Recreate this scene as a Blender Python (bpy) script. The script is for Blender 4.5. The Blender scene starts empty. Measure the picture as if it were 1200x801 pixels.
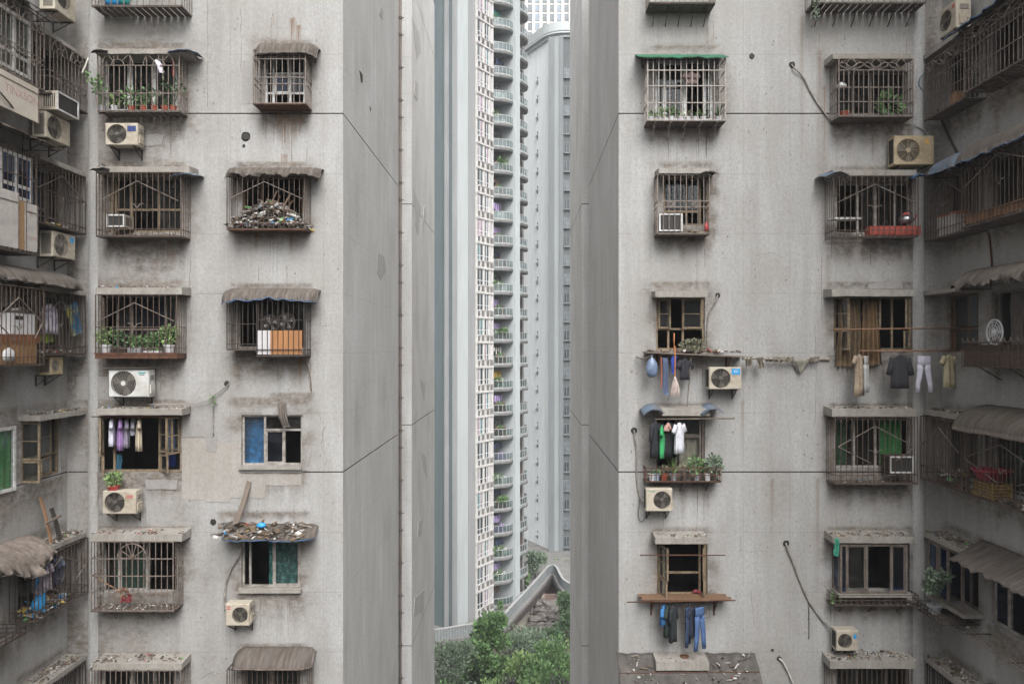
import bpy, math, random
from mathutils import Vector, Matrix, noise
sc = bpy.context.scene
C = sc.collection
PI = math.pi
random.seed(7)
# ---------------------------------------------------------------- camera, world, sun, exposure
HAZE = 0.0006
ZC = 36.0                       # camera height over the garden
F, CX, CY = 870.0, 612.0, 409.0 # focal length and principal point in photograph pixels (1200 wide)
cam = bpy.data.cameras.new('camera'); co = bpy.data.objects.new('camera', cam); C.objects.link(co)
co.location = (0, 0, ZC); co.rotation_euler = (PI/2, 0, 0)
cam.sensor_width = 36; cam.lens = 36*F/1200; cam.shift_x = -12/1200; cam.shift_y = 8.5/1200
cam.clip_start = 0.1; cam.clip_end = 2000
sc.camera = co
SUN_EL, SUN_AZ = math.radians(48), math.radians(166)      # azimuth from +y, clockwise: the sun stands behind the camera
w = bpy.data.worlds.new('World'); sc.world = w; w.use_nodes = True
nt = w.node_tree; nt.nodes.clear()
sky = nt.nodes.new('ShaderNodeTexSky'); sky.sky_type = 'NISHITA'; sky.sun_disc = False
sky.sun_elevation = SUN_EL; sky.sun_rotation = SUN_AZ; sky.dust_density = 6; sky.air_density = 1.0; sky.ozone_density = 1
hs = nt.nodes.new('ShaderNodeHueSaturation'); hs.inputs['Saturation'].default_value = 0.12
bg = nt.nodes.new('ShaderNodeBackground'); bg.inputs[1].default_value = 0.15
wo = nt.nodes.new('ShaderNodeOutputWorld')
nt.links.new(sky.outputs[0], hs.inputs['Color']); nt.links.new(hs.outputs[0], bg.inputs[0]); nt.links.new(bg.outputs[0], wo.inputs[0])
sl = bpy.data.lights.new('sun', 'SUN'); sl.energy = 1.2; sl.angle = math.radians(40); sl.color = (1, .99, .98)
so = bpy.data.objects.new('sun', sl); C.objects.link(so)
sd = Vector((math.sin(SUN_AZ)*math.cos(SUN_EL), math.cos(SUN_AZ)*math.cos(SUN_EL), math.sin(SUN_EL)))
so.rotation_euler = sd.to_track_quat('Z', 'Y').to_euler(); so.location = (0, -20, 90)
sc.view_settings.view_transform = 'Standard'; sc.view_settings.look = 'None'
sc.view_settings.exposure = 1.0; sc.view_settings.gamma = 1.0
sc.cycles.use_denoising = True; sc.cycles.max_bounces = 8; sc.cycles.diffuse_bounces = 5
sc.cycles.transparent_max_bounces = 12; sc.cycles.volume_bounces = 1
# ---------------------------------------------------------------- materials
MATS = {}
def rgb(h):
    v = [int(h[i:i+2], 16)/255 for i in (0, 2, 4)]
    return tuple(c/12.92 if c <= .04045 else ((c+.055)/1.055)**2.4 for c in v) + (1,)
class NT:
    def __init__(s, name):
        s.m = bpy.data.materials.new(name); s.m.use_nodes = True; s.t = s.m.node_tree
        s.b = s.t.nodes['Principled BSDF']
    def n(s, typ, **kw):
        x = s.t.nodes.new('ShaderNode'+typ)
        for k, v in kw.items():
            if k.startswith('i_'): x.inputs[k[2:].replace('_', ' ')].default_value = v
            else: setattr(x, k, v)
        return x
    def l(s, a, b): s.t.links.new(a, b)
    def noise(s, vec, scale, detail=4, rough=.6):
        x = s.n('TexNoise', i_Scale=scale, i_Detail=detail, i_Roughness=rough); s.l(vec, x.inputs['Vector']); return x.outputs['Fac']
    def ramp(s, fac, p0, p1, c0=(0,0,0,1), c1=(1,1,1,1)):
        x = s.n('ValToRGB'); e = x.color_ramp.elements; e[0].position = p0; e[1].position = p1; e[0].color = c0; e[1].color = c1
        s.l(fac, x.inputs[0]); return x.outputs[0]
    def mix(s, fac, a, b, typ='MIX'):
        x = s.n('MixRGB', blend_type=typ)
        for v, i in ((fac, 0), (a, 1), (b, 2)):
            if hasattr(v, 'links'): s.l(v, x.inputs[i])
            else: x.inputs[i].default_value = v
        return x.outputs[0]
    def mapping(s, vec, scale, loc=(0,0,0)):
        x = s.n('Mapping'); x.inputs['Scale'].default_value = scale; x.inputs['Location'].default_value = loc; s.l(vec, x.inputs[0]); return x.outputs[0]
    def bump(s, h, strength, dist=.01):
        x = s.n('Bump', i_Strength=strength, i_Distance=dist); s.l(h, x.inputs['Height']); s.l(x.outputs[0], s.b.inputs['Normal'])
def grad(c, k):
    return (min(1, c[0]*k), min(1, c[1]*k), min(1, c[2]*k), 1)
def mat(name, col, rough=.8, var=.35, scale=9, metal=0, dirt=None, bump=.15, streak=False, island=0):
    """Plain worn surface: colour varies by noise; dirt is a second colour in blotches."""
    if name in MATS: return MATS[name]
    if isinstance(col, str): col = rgb(col)
    s = NT(name); tc = s.n('TexCoord').outputs['Object']
    v = s.mapping(tc, (3.5, .5, .5) if streak == 'x' else (1, 1, .15) if streak else (1, 1, 1))
    f = s.ramp(s.noise(v, scale), .3, .7)
    c = s.mix(f, grad(col, 1-var), grad(col, 1+var*.5))
    if island:
        g = s.n('NewGeometry').outputs['Random Per Island']
        c = s.mix(s.ramp(g, 0, 1), s.mix(1, c, (1-island,)*3+(1,), 'MULTIPLY'), s.mix(1, c, (1+island,)*3+(1,), 'MULTIPLY'))
    if dirt:
        g = s.ramp(s.noise(v, scale*.45, 6, .7), .48, .68)
        c = s.mix(g, c, rgb(dirt) if isinstance(dirt, str) else dirt)
    s.l(c, s.b.inputs['Base Color']); s.b.inputs['Roughness'].default_value = rough; s.b.inputs['Metallic'].default_value = metal
    if bump: s.bump(s.noise(tc, scale*5, 3), bump)
    MATS[name] = s.m; return s.m
def concrete(name, base, dark, speck=.5, streak=.5, attr=True, panels=True, tint=(1, 1, 1)):
    s = NT(name); tc = s.n('TexCoord').outputs['Object']
    big = s.ramp(s.noise(s.mapping(tc, (1, 1, .6)), .55, 5, .65), .35, .7)
    st1 = s.ramp(s.noise(s.mapping(tc, (2.2, 2.2, .16)), 1.5, 7, .72), .36, .68)
    st2 = s.ramp(s.noise(s.mapping(tc, (16, 16, .35)), 1.0, 3, .6), .45, .75)
    fine = s.ramp(s.noise(s.mapping(tc, (1, 1, .7)), 15, 6, .8), .42, .74)
    c = s.mix(big, (base[0]*1.05, base[1]*1.055, base[2]*1.06, 1), (base[0]*.80, base[1]*.775, base[2]*.74, 1))
    c = s.mix(s.mix(1, st1, (streak,)*3+(1,), 'MULTIPLY'), c, dark)
    c = s.mix(s.mix(1, st2, (streak*.12,)*3+(1,), 'MULTIPLY'), c, grad(base, 1.15))
    c = s.mix(s.mix(1, fine, (.60,)*3+(1,), 'MULTIPLY'), c, grad(dark, .72))
    vo = s.n('TexVoronoi', i_Scale=6.5); s.l(s.mapping(tc, (1, 1, .6)), vo.inputs['Vector'])
    sp = s.ramp(vo.outputs['Distance'], .07, .16, (1,1,1,1), (0,0,0,1))
    msk = s.ramp(s.noise(s.mapping(tc, (1.6, 1.6, .22)), 1.3, 3), .45, .62)
    c = s.mix(s.mix(1, s.mix(1, sp, msk, 'MULTIPLY'), (speck,)*3+(1,), 'MULTIPLY'), c, (.07, .058, .05, 1))
    gr = s.ramp(s.noise(s.mapping(tc, (1, 1, .8)), 34, 4, .75), .5, .72)
    c = s.mix(s.mix(1, gr, (.45*speck,)*3+(1,), 'MULTIPLY'), c, (.11, .095, .082, 1))
    if attr:     # flaked render, in sharp-edged chips
        fl = s.ramp(s.noise(s.mapping(tc, (1, 1, 1.5)), 2.3, 7, .72), .655, .672)
        c = s.mix(s.mix(1, fl, (.55,)*3+(1,), 'MULTIPLY'), c, (.17, .145, .12, 1))
    if panels:   # shutter-board marks left in the cast concrete
        x = s.n('SeparateXYZ'); s.l(tc, x.inputs[0])
        def line(o, per, wd, off=0):
            a = s.n('Math', operation='ADD'); a.inputs[1].default_value = off+200*per; s.l(o, a.inputs[0])
            m = s.n('Math', operation='MODULO'); m.inputs[1].default_value = per; s.l(a.outputs[0], m.inputs[0])
            q = s.n('Math', operation='LESS_THAN'); q.inputs[1].default_value = wd; s.l(m.outputs[0], q.inputs[0]); return q.outputs[0]
        mx = s.n('Math', operation='MAXIMUM'); s.l(line(x.outputs[0], 1.13, .014, .3), mx.inputs[0]); s.l(line(x.outputs[2], 1.447, .014, .1), mx.inputs[1])
        k = s.ramp(s.noise(tc, 1.1, 2), .36, .52)
        c = s.mix(s.mix(1, s.mix(1, mx.outputs[0], k, 'MULTIPLY'), (.5,)*3+(1,), 'MULTIPLY'), c, grad(dark, .7))
    if attr:
        at = s.n('Attribute', attribute_name='dirt').outputs['Fac']
        k = s.mix(.75, at, s.mix(1, at, s.ramp(s.noise(s.mapping(tc, (1.0, 1.0, 1.5)), 5, 8, .8), .36, .58), 'MULTIPLY'))
        c = s.mix(k, c, s.mix(s.ramp(s.noise(tc, 3.0, 5, .7), .35, .65), (.15, .115, .086, 1), (.062, .047, .036, 1)))
        rs = s.n('Attribute', attribute_name='rust').outputs['Fac']
        c = s.mix(rs, c, (.13, .075, .042, 1))
    c = s.mix(1, c, tint+(1,), 'MULTIPLY')
    s.l(c, s.b.inputs['Base Color']); s.b.inputs['Roughness'].default_value = .92
    h = s.mix(.5, s.noise(tc, 45, 4, .7), s.noise(tc, 7, 3)); s.bump(h, .35, .012)
    MATS[name] = s.m; return s.m
def glass(name, tint, gloss=.16, gcol=(.9, .95, 1, 1)):
    s = NT(name); s.t.nodes.remove(s.b)
    tr = s.n('BsdfTransparent'); tr.inputs[0].default_value = tint
    gl = s.n('BsdfGlossy'); gl.inputs['Color'].default_value = gcol; gl.inputs['Roughness'].default_value = .04
    tc = s.n('TexCoord').outputs['Object']
    mx = s.n('MixShader'); fr = s.n('Fresnel', i_IOR=1.5); bf = s.n('NewGeometry'); io = s.n('Math', operation='MULTIPLY_ADD'); io.inputs[1].default_value = -.8333; io.inputs[2].default_value = 1.5; s.l(bf.outputs['Backfacing'], io.inputs[0]); s.l(io.outputs[0], fr.inputs['IOR'])
    ad = s.n('Math', operation='ADD'); ad.inputs[1].default_value = gloss-.12; s.l(fr.outputs[0], ad.inputs[0])
    s.l(ad.outputs[0], mx.inputs[0]); s.l(tr.outputs[0], mx.inputs[1])
    df = s.n('BsdfDiffuse'); df.inputs[0].default_value = (.35, .33, .30, 1)     # dust film
    m2 = s.n('MixShader'); d = s.ramp(s.noise(tc, 5, 5, .7), .45, .8, (.01,)*3+(1,), (.07,)*3+(1,)); s.l(d, m2.inputs[0])
    s.l(gl.outputs[0], mx.inputs[2]); s.l(mx.outputs[0], m2.inputs[1]); s.l(df.outputs[0], m2.inputs[2])
    s.l(m2.outputs[0], s.t.nodes['Material Output'].inputs[0]); MATS[name] = s.m; return s.m

FRONT = concrete('weathered_concrete', (.382, .381, .374, 1), (.245, .238, .228, 1), speck=.75, streak=.55)
SIDE = concrete('smooth_concrete', (.60, .595, .585, 1), (.40, .395, .385, 1), speck=.55, streak=.75)
SIDE_LIT = concrete('lit_smooth_concrete', (.74, .735, .72, 1), (.52, .515, .505, 1), speck=.5, streak=.75)  # lightened copy of the side concrete: brighter gap light in its colour
PATCH = concrete('patch_plaster', (.36, .343, .322, 1), (.23, .205, .175, 1), speck=.5, streak=.5, attr=False, panels=False)
PATCHG = concrete('patch_plaster_grey', (.30, .29, .28, 1), (.22, .21, .2, 1), speck=.4, streak=.4, attr=False, panels=False)
PATCHW = concrete('patch_plaster_white', (.395, .39, .378, 1), (.33, .32, .305, 1), speck=.2, streak=.3, attr=False, panels=False)
RUSTS = mat('rust_stain', (.17, .11, .07, 1), .95, var=.5, scale=9, dirt=(.28, .22, .17, 1))
DRIP = mat('drip_stain', (.13, .112, .095, 1), .95, var=.4, scale=12, dirt=(.24, .22, .2, 1))
HOOD = concrete('hood_concrete', (.33, .312, .285, 1), (.17, .152, .13, 1), speck=.8, streak=.6, attr=False, panels=False)
ROOM = mat('room_dark', (.045, .04, .036), .9, scale=2)  # near-black: the darkness of unlit rooms is put into the colour
WOOD = mat('window_timber', '80705a', .75, scale=14, dirt='4d4133')
WOODD = mat('dark_timber', '5f4633', .8, scale=10, dirt='3a2f26')
PLANK = mat('grey_plank', '6e6258', .85, scale=9, streak=True)
ORANGEW = mat('varnished_board', '735a47', .6, scale=8, streak=True, dirt='6d5238')
BAMBOO = mat('bamboo_pole', '86624a', .6, scale=12, dirt='4a3529')
ALU = mat('aluminium_frame', '9a958f', .5, scale=10, dirt='5f574f', metal=0)
ALUB = mat('brown_aluminium', '6d645c', .5, scale=10, dirt='473f38')
WPVC = mat('white_window_frame', 'c6c6c4', .5, scale=10, dirt='8f8a84')
BARS = mat('grey_bars', '776c64', .6, scale=20, dirt='41342b', bump=.05)
BARD = mat('dark_rusty_bars', '362e29', .75, scale=24, dirt='2c1b13', bump=.05)
BARB = mat('brown_bars', '53463d', .7, scale=22, dirt='352217', bump=.05)
RUST = mat('rusted_steel', '5a3a28', .85, scale=14, dirt='2e211b')
TRAY = mat('dusty_tray', '5a514a', .9, scale=10, dirt='2e2722')
ACW = mat('white_enamel', 'bfc0be', .45, scale=6, var=.12, dirt='a9a49b', bump=.03)
ACC = mat('cream_enamel', 'aea697', .5, scale=6, var=.15, dirt='8d8170', bump=.03)
ACY = mat('yellowed_enamel', 'a39479', .55, scale=6, var=.2, dirt='85735a', bump=.03)
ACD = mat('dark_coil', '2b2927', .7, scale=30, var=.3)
ACG = mat('fan_grille_grey', '7d776f', .6, scale=20)
ACK = mat('fan_grille_brown', '56504a', .6, scale=20)
BADGEB = mat('blue_badge', '2b8cc4', .4, var=.1)
BADGEN = mat('navy_badge', '34406f', .4, var=.1)
TEAL = mat('teal_print', '2a8a8a', .5, var=.1); REDP = mat('red_print', 'b0484a', .6, var=.2); REDF = mat('faded_red_print', 'ad8f8a', .8, var=.2)
WHITE = mat('white_plastic', 'cfd0d2', .5, var=.15, scale=5); BLACK = mat('black_rubber', '1b1a1a', .7)
ROOFG = mat('weathered_roof_sheet', '59524b', .85, scale=5, dirt='3d342c', var=.55, streak='x', bump=.5)
ROOFB = mat('brown_grey_roof_sheet', '5f5852', .85, scale=5, dirt='463c34', var=.5, streak='x', bump=.4)
ROOFBL = mat('blue_grey_roof_sheet', '5c6b7c', .7, scale=6, dirt='6a6059', var=.3)
ROOFGR = mat('green_roof_sheet', '1f6a4a', .55, scale=6, dirt='2f4a3c')
TARP = mat('torn_roofing_felt', '746a62', .9, scale=8, dirt='51473f')
CABLE = mat('grey_conduit', '8b857e', .7, scale=10, dirt='5d564f'); CABLED = mat('dark_cable', '3a3633', .7)
LEAFD = mat('dark_leaf', (.07, .125, .055), .6, var=.3, scale=6, island=.5, bump=0)
LEAFM = mat('mid_leaf', (.115, .205, .075), .6, var=.3, scale=6, island=.45, bump=0)
LEAFY = mat('yellow_green_leaf', (.175, .265, .095), .6, var=.3, scale=6, island=.4, bump=0)
LEAFG = mat('grey_green_leaf', (.145, .195, .13), .65, var=.3, scale=6, island=.45, bump=0)
LEAFP = mat('purple_leaf', (.04, .025, .045), .65, var=.3, scale=6, island=.4, bump=0)
LEAFDRY = mat('dry_leaf', '7b7a66', .8, var=.3, scale=6, island=.4, bump=0)
BARK = mat('bark', '4b4038', .9, scale=6); SOIL = mat('soil', '3c3028', 1, scale=10)
POTR = mat('terracotta_pot', '9a4a35', .8, dirt='6d3a2c'); POTW = mat('white_glazed_pot', 'c4c4c6', .35, var=.1); POTB = mat('plastic_basin_pot', '8b8d90', .6)
def cloth(name, col, dirt=None): return mat('cloth_'+name, col, .9, var=.25, scale=7, dirt=dirt, bump=.1)
G_DARK = glass('dark_window_glass', (.86, .88, .88, 1), .10)
G_BLUE = glass('blue_window_glass', (.25, .45, .75, 1), .10)
G_GREEN = glass('green_window_glass', (.5, .75, .65, 1), .10)
G_TEAL = glass('pale_teal_glass', (.62, .71, .70, 1), .16)
# ---------------------------------------------------------------- mesh helpers
class MB:
    def __init__(s): s.v = []; s.f = []; s.m = []
    def quad(s, a, b, c, d, m=0):
        i = len(s.v); s.v += [tuple(a), tuple(b), tuple(c), tuple(d)]; s.f.append((i, i+1, i+2, i+3)); s.m.append(m)
    def box(s, x0, y0, z0, x1, y1, z1, m=0, M=None):
        x0, x1 = min(x0, x1), max(x0, x1); y0, y1 = min(y0, y1), max(y0, y1); z0, z1 = min(z0, z1), max(z0, z1)
        p = [(x0,y0,z0),(x1,y0,z0),(x1,y1,z0),(x0,y1,z0),(x0,y0,z1),(x1,y0,z1),(x1,y1,z1),(x0,y1,z1)]
        if M is not None: p = [tuple(M @ Vector(q)) for q in p]
        i = len(s.v); s.v += p
        for f in ((3,2,1,0),(4,5,6,7),(0,1,5,4),(1,2,6,5),(2,3,7,6),(3,0,4,7)): s.f.append(tuple(i+k for k in f)); s.m.append(m)
        return s
    def bar(s, p, q, r, m=0, n=4):
        p, q = Vector(p), Vector(q); d = (q-p)
        if d.length < 1e-6: return s
        d.normalize(); a = d.orthogonal().normalized()
        if abs(d.x) < .01 and abs(d.y) < .01: a = Vector((1, 1, 0)).normalized()
        elif abs(d.z) < .01: a = (Vector((0, 0, 1))+d.cross(Vector((0, 0, 1)))).normalized()
        b = d.cross(a); i = len(s.v)
        for o in (p, q):
            for k in range(n):
                t = 2*PI*k/n; s.v.append(tuple(o+(a*math.cos(t)+b*math.sin(t))*r))
        for k in range(n): s.f.append((i+k, i+(k+1) % n, i+n+(k+1) % n, i+n+k)); s.m.append(m)
        s.f.append(tuple(i+k for k in range(n))[::-1]); s.m.append(m); s.f.append(tuple(i+n+k for k in range(n))); s.m.append(m)
        return s
    def loft(s, rings, m=0, cap=True):
        i = len(s.v); n = len(rings[0])
        for r in rings: s.v += [tuple(p) for p in r]
        for j in range(len(rings)-1):
            for k in range(n):
                s.f.append((i+j*n+k, i+j*n+(k+1) % n, i+(j+1)*n+(k+1) % n, i+(j+1)*n+k)); s.m.append(m)
        if cap:
            s.f.append(tuple(i+k for k in range(n))[::-1]); s.m.append(m)
            j = len(rings)-1; s.f.append(tuple(i+j*n+k for k in range(n))); s.m.append(m)
        return s
    def tube(s, pts, r, n=6, m=0):
        pts = [Vector(p) for p in pts]; rings = []; a = None
        for k, p in enumerate(pts):
            d = (pts[min(k+1, len(pts)-1)]-pts[max(k-1, 0)]).normalized()
            a = (a - d*a.dot(d)) if a is not None else d.orthogonal()
            a.normalize(); b = d.cross(a); rr = r[k] if isinstance(r, (list, tuple)) else r
            rings.append([p+(a*math.cos(2*PI*q/n)+b*math.sin(2*PI*q/n))*rr for q in range(n)])
        return s.loft(rings, m)
    def lathe(s, prof, n=16, c=(0, 0, 0), m=0, ax='z', cap=True):
        rings = []
        for r, h in prof:
            ring = []
            for k in range(n):
                t = 2*PI*k/n; x, y = r*math.cos(t), r*math.sin(t)
                ring.append((c[0]+x, c[1]+y, c[2]+h) if ax == 'z' else (c[0]+x, c[1]+h, c[2]+y))
            rings.append(ring)
        return s.loft(rings, m, cap)
    def sheet(s, fn, nu, nv, th=(0, 0, -.008), m=0):
        th = Vector(th); i = len(s.v)
        for lay in (0, 1):
            for a in range(nu+1):
                for b in range(nv+1):
                    s.v.append(tuple(Vector(fn(a/nu, b/nv)) + th*lay))
        N = (nu+1)*(nv+1); ix = lambda a, b, l: i+l*N+a*(nv+1)+b
        for a in range(nu):
            for b in range(nv):
                s.f.append((ix(a,b,0), ix(a+1,b,0), ix(a+1,b+1,0), ix(a,b+1,0))); s.m.append(m)
                s.f.append((ix(a,b+1,1), ix(a+1,b+1,1), ix(a+1,b,1), ix(a,b,1))); s.m.append(m)
        for a in range(nu):
            for b in (0, nv):
                s.f.append((ix(a,b,0), ix(a,b,1), ix(a+1,b,1), ix(a+1,b,0))); s.m.append(m)
        for b in range(nv):
            for a in (0, nu):
                s.f.append((ix(a,b,0), ix(a,b+1,0), ix(a,b+1,1), ix(a,b,1))); s.m.append(m)
        return s
    def prism(s, poly, y0, y1, m=0):
        """outline in x,z extruded along y"""
        return s.loft([[(x, y0, z) for x, z in poly], [(x, y1, z) for x, z in poly]], m)
    def arc(s, c, R, a0, a1, r, y, n=12, m=0):
        pts = [(c[0]+R*math.cos(a0+(a1-a0)*k/n), y, c[1]+R*math.sin(a0+(a1-a0)*k/n)) for k in range(n+1)]
        for k in range(n): s.bar(pts[k], pts[k+1], r, m)
        return s
    def mesh(s, name, mats, smooth=False):
        me = bpy.data.meshes.new(name); me.from_pydata(s.v, [], s.f)
        for x in (mats if isinstance(mats, (list, tuple)) else [mats]): me.materials.append(x)
        if isinstance(mats, (list, tuple)) and len(mats) > 1: me.polygons.foreach_set('material_index', s.m)
        if smooth: me.polygons.foreach_set('use_smooth', [True]*len(s.f))
        me.update(); return me
def link(name, data, parent=None, L=None):
    o = bpy.data.objects.new(name, data); C.objects.link(o)
    if parent is not None: o.parent = parent
    if L is not None: o.matrix_basis = L
    return o
def part(name, mb, mats, parent=None, L=None, smooth=False, label=None):
    o = link(name, mb.mesh(name, mats, smooth), parent, L)
    if label: o['label'] = label
    return o
def tag(o, label, cat=None, group=None, kind=None):
    if label: o['label'] = label
    if cat: o['category'] = cat
    if group: o['group'] = group
    if kind: o['kind'] = kind
    return o
def thing(name, label, cat, M=None, group=None):
    o = link(name, None, None, M); o.empty_display_size = .1
    return tag(o, label, cat, group)
def single(name, mb, mats, label, cat, M=None, group=None, smooth=False):
    return tag(part(name, mb, mats, None, M, smooth), label, cat, group)
def T(x, y, z): return Matrix.Translation((x, y, z))
def RZ(a): return Matrix.Rotation(a, 4, 'Z')
def RX(a): return Matrix.Rotation(a, 4, 'X')
def RY(a): return Matrix.Rotation(a, 4, 'Y')
def nz(x, y, z): return noise.noise(Vector((x, y, z)))
def text(s, size, m, parent, L, name='lettering'):
    cu = bpy.data.curves.new(name, 'FONT'); cu.body = s; cu.size = size; cu.extrude = .0008; cu.align_x = 'CENTER'; cu.align_y = 'CENTER'
    cu.resolution_u = 2
    t = bpy.data.objects.new(name, cu); C.objects.link(t)
    me = bpy.data.meshes.new_from_object(t.evaluated_get(bpy.context.evaluated_depsgraph_get()))
    bpy.data.objects.remove(t); bpy.data.curves.remove(cu); me.name = name
    me.materials.clear(); me.materials.append(m)
    return link(name, me, parent, L @ RX(PI/2))
# ---------------------------------------------------------------- wall frames: local x along the wall, -y outward, z up from the camera's height
XL, XR, SL, SR = -11.03, 10.17, -4.345, 2.338
WF = {'LF': T(0, 18, ZC), 'RF': T(0, 18, ZC), 'LW': T(XL, 0, ZC) @ RZ(PI/2), 'RW': T(XR, 0, ZC) @ RZ(-PI/2),
      'LS': T(SL, 0, ZC) @ RZ(PI/2), 'RS': T(SR, 0, ZC) @ RZ(-PI/2), 'BF': T(0, 29.2, ZC)}
def P(w, px, py, n=0.0):
    if w in ('LF', 'RF'): D = 18-n; return (px-CX)/F*D, (CY-py)/F*D
    if w == 'LW': D = (XL+n)*F/(px-CX); return D, (CY-py)/F*D
    if w == 'RW': D = (XR-n)*F/(px-CX); return -D, (CY-py)/F*D
    if w == 'LS': D = (SL+n)*F/(px-CX); return D, (CY-py)/F*D
    D = 29.2-n; return (px-CX)/F*D, (CY-py)/F*D
def R(w, x0, y0, x1, y1, n=0.0, ref=None):
    """pixel rectangle (left, top, right, bottom) on the plane n metres off the wall -> u0, u1, z0, z1 (on a wing the heights hold at pixel column ref)"""
    r = ref if ref is not None else x0
    if w in ('LF', 'RF'): r = x0
    return P(w, x0, y1, n)[0], P(w, x1, y1, n)[0], P(w, r, y1, n)[1], P(w, r, y0, n)[1]
# ---------------------------------------------------------------- the four concrete slabs
BM = {}
TOP = 17
def block(key, label, x, y):
    M = T(x, y, 0); b = thing('apartment_block', label, 'apartment block', M, 'grey concrete apartment slabs either side of the gap'); BM[key] = (b, M); return b
block('L', 'grey concrete slab block on the left, its windows caged and its front streaked', -7.7, 22)
block('R', 'grey concrete slab block on the right, washing hung across its front', 6.2, 22)
block('L2', 'rear concrete block behind the rusty drainpipe, its flank flaking', -6.0, 33)
block('R2', 'rear concrete block beyond the right slab, its flank plain and bare', 4.0, 33)
def bpart(key, name, mb, mats, w=None, L=None, smooth=False, label=None):
    b, M = BM[key]; X = M.inverted() @ (WF[w] if w else Matrix()) @ (L or Matrix())
    return part(name, mb, mats, b, X, smooth, label)
ZJ = [5.71+8.68*k for k in range(-3, 5)]
def wall(key, w, u0, u1, z0, z1, opens, m, dirts=(), rusts=(), step=.12, joints=True, name='wall', corner_tone=None):
    cu, cz = [u0, u1], [z0, z1]
    k = max(1, int((u1-u0)/step)); cu += [u0+(u1-u0)*i/k for i in range(k+1)]
    k = max(1, int((z1-z0)/step)); cz += [z0+(z1-z0)*i/k for i in range(k+1)]
    holes = [(a, b, c, d, .16) for a, b, c, d in opens]
    js = [z for z in ZJ if z0 < z < z1] if joints else []
    for a, b, c, d, _ in holes: cu += [a, b]; cz += [c, d]
    for z in js: cz += [z-.013, z+.013]
    keep = [q for h in holes for q in h[:2]]; keepz = [q for h in holes for q in h[2:4]] + [z+s for z in js for s in (-.013, .013)]
    def clean(c, kp):
        c = sorted(c); o = [c[0]]
        for x in c[1:]:
            if x-o[-1] < .025:
                if x in kp and o[-1] not in kp and len(o) > 1: o[-1] = x
                elif x in kp and x-o[-1] > 1e-4: o.append(x)
                continue
            o.append(x)
        o[-1] = c[-1]; return o
    cu, cz = clean(cu, keep), clean(cz, keepz)
    mb = MB(); idx = {}
    def vi(i, j):
        if (i, j) not in idx: idx[(i, j)] = len(mb.v); mb.v.append((cu[i], 0.0, cz[j]))
        return idx[(i, j)]
    for i in range(len(cu)-1):
        uc = (cu[i]+cu[i+1])/2
        for j in range(len(cz)-1):
            zc = (cz[j]+cz[j+1])/2
            if any(a < uc < b and c < zc < d for a, b, c, d, _ in holes) or any(abs(zc-z) < .013 for z in js): continue
            mb.f.append((vi(i, j), vi(i+1, j), vi(i+1, j+1), vi(i, j+1))); mb.m.append(0)
    for z in js:
        a, b = z-.013, z+.013
        segs = [(u0, u1)]
        for h in holes:
            if h[2] < z < h[3]: segs = [t for s in segs for t in ((s[0], min(s[1], h[0])), (max(s[0], h[1]), s[1])) if t[1]-t[0] > .001]
        for s0, s1 in segs:
            mb.quad((s0, .05, a), (s1, .05, a), (s1, .05, b), (s0, .05, b), 1)
            mb.quad((s0, 0, b), (s0, .05, b), (s1, .05, b), (s1, 0, b), 1); mb.quad((s0, .05, a), (s0, 0, a), (s1, 0, a), (s1, .05, a), 1)
    for a, b, c, d, q in holes:
        mb.quad((a, 0, c), (b, 0, c), (b, q, c), (a, q, c)); mb.quad((a, q, d), (b, q, d), (b, 0, d), (a, 0, d))
        mb.quad((a, 0, d), (a, 0, c), (a, q, c), (a, q, d)); mb.quad((b, q, d), (b, q, c), (b, 0, c), (b, 0, d))
    me = mb.mesh(name, [m, MATS['dark_coil']])
    at = me.attributes.new('dirt', 'FLOAT', 'POINT'); dv, rv = [], []
    sd = sum(map(ord, w)) % 97
    for (x, y, z) in mb.v:
        d = 0
        for (a, b, zt, ln, st) in dirts:
            if z > zt+.05 or z < zt-ln*1.3 or x < a-.15 or x > b+.15: continue
            l2 = ln*(.75+.6*nz(x*5, sd, 1))
            k = max(0, 1-(zt-z)/max(l2, .05)) if z <= zt else 1-(z-zt)/.05
            e = min(1, max(0, (x-a+.12)/.2), max(0, (b+.12-x)/.2))
            d = max(d, st*k*e)
        for (a, b, c, e) in opens:
            q = max(a-x, x-b, c-z, z-e, 0)
            if q < .55: d = max(d, (.5+.9*nz(x*2.5, z*2.5, sd+3))*(1-q/.55)**1.3*.62)
        if corner_tone: gx = abs(x-corner_tone[0])/corner_tone[1]; d += max(0, 1-gx)*corner_tone[2]*(.6+.9*nz(x*1.4, z*.8, sd+8))
        d += max(0, nz(x*.9, z*.45, sd)-.25)*.35
        dv.append(max(0, min(.9, d*2.0)))
        r = 0
        for (a, zt, ln, wd, st) in rusts:
            if abs(x-a) < wd and zt-ln < z < zt: r = max(r, st*(1-(zt-z)/ln)*(1-abs(x-a)/wd))
        rv.append(r)
    at.data.foreach_set('value', dv)
    a2 = me.attributes.new('rust', 'FLOAT', 'POINT'); a2.data.foreach_set('value', rv)
    b, M = BM[key]; return link(name, me, b, M.inverted() @ WF[w])
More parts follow.
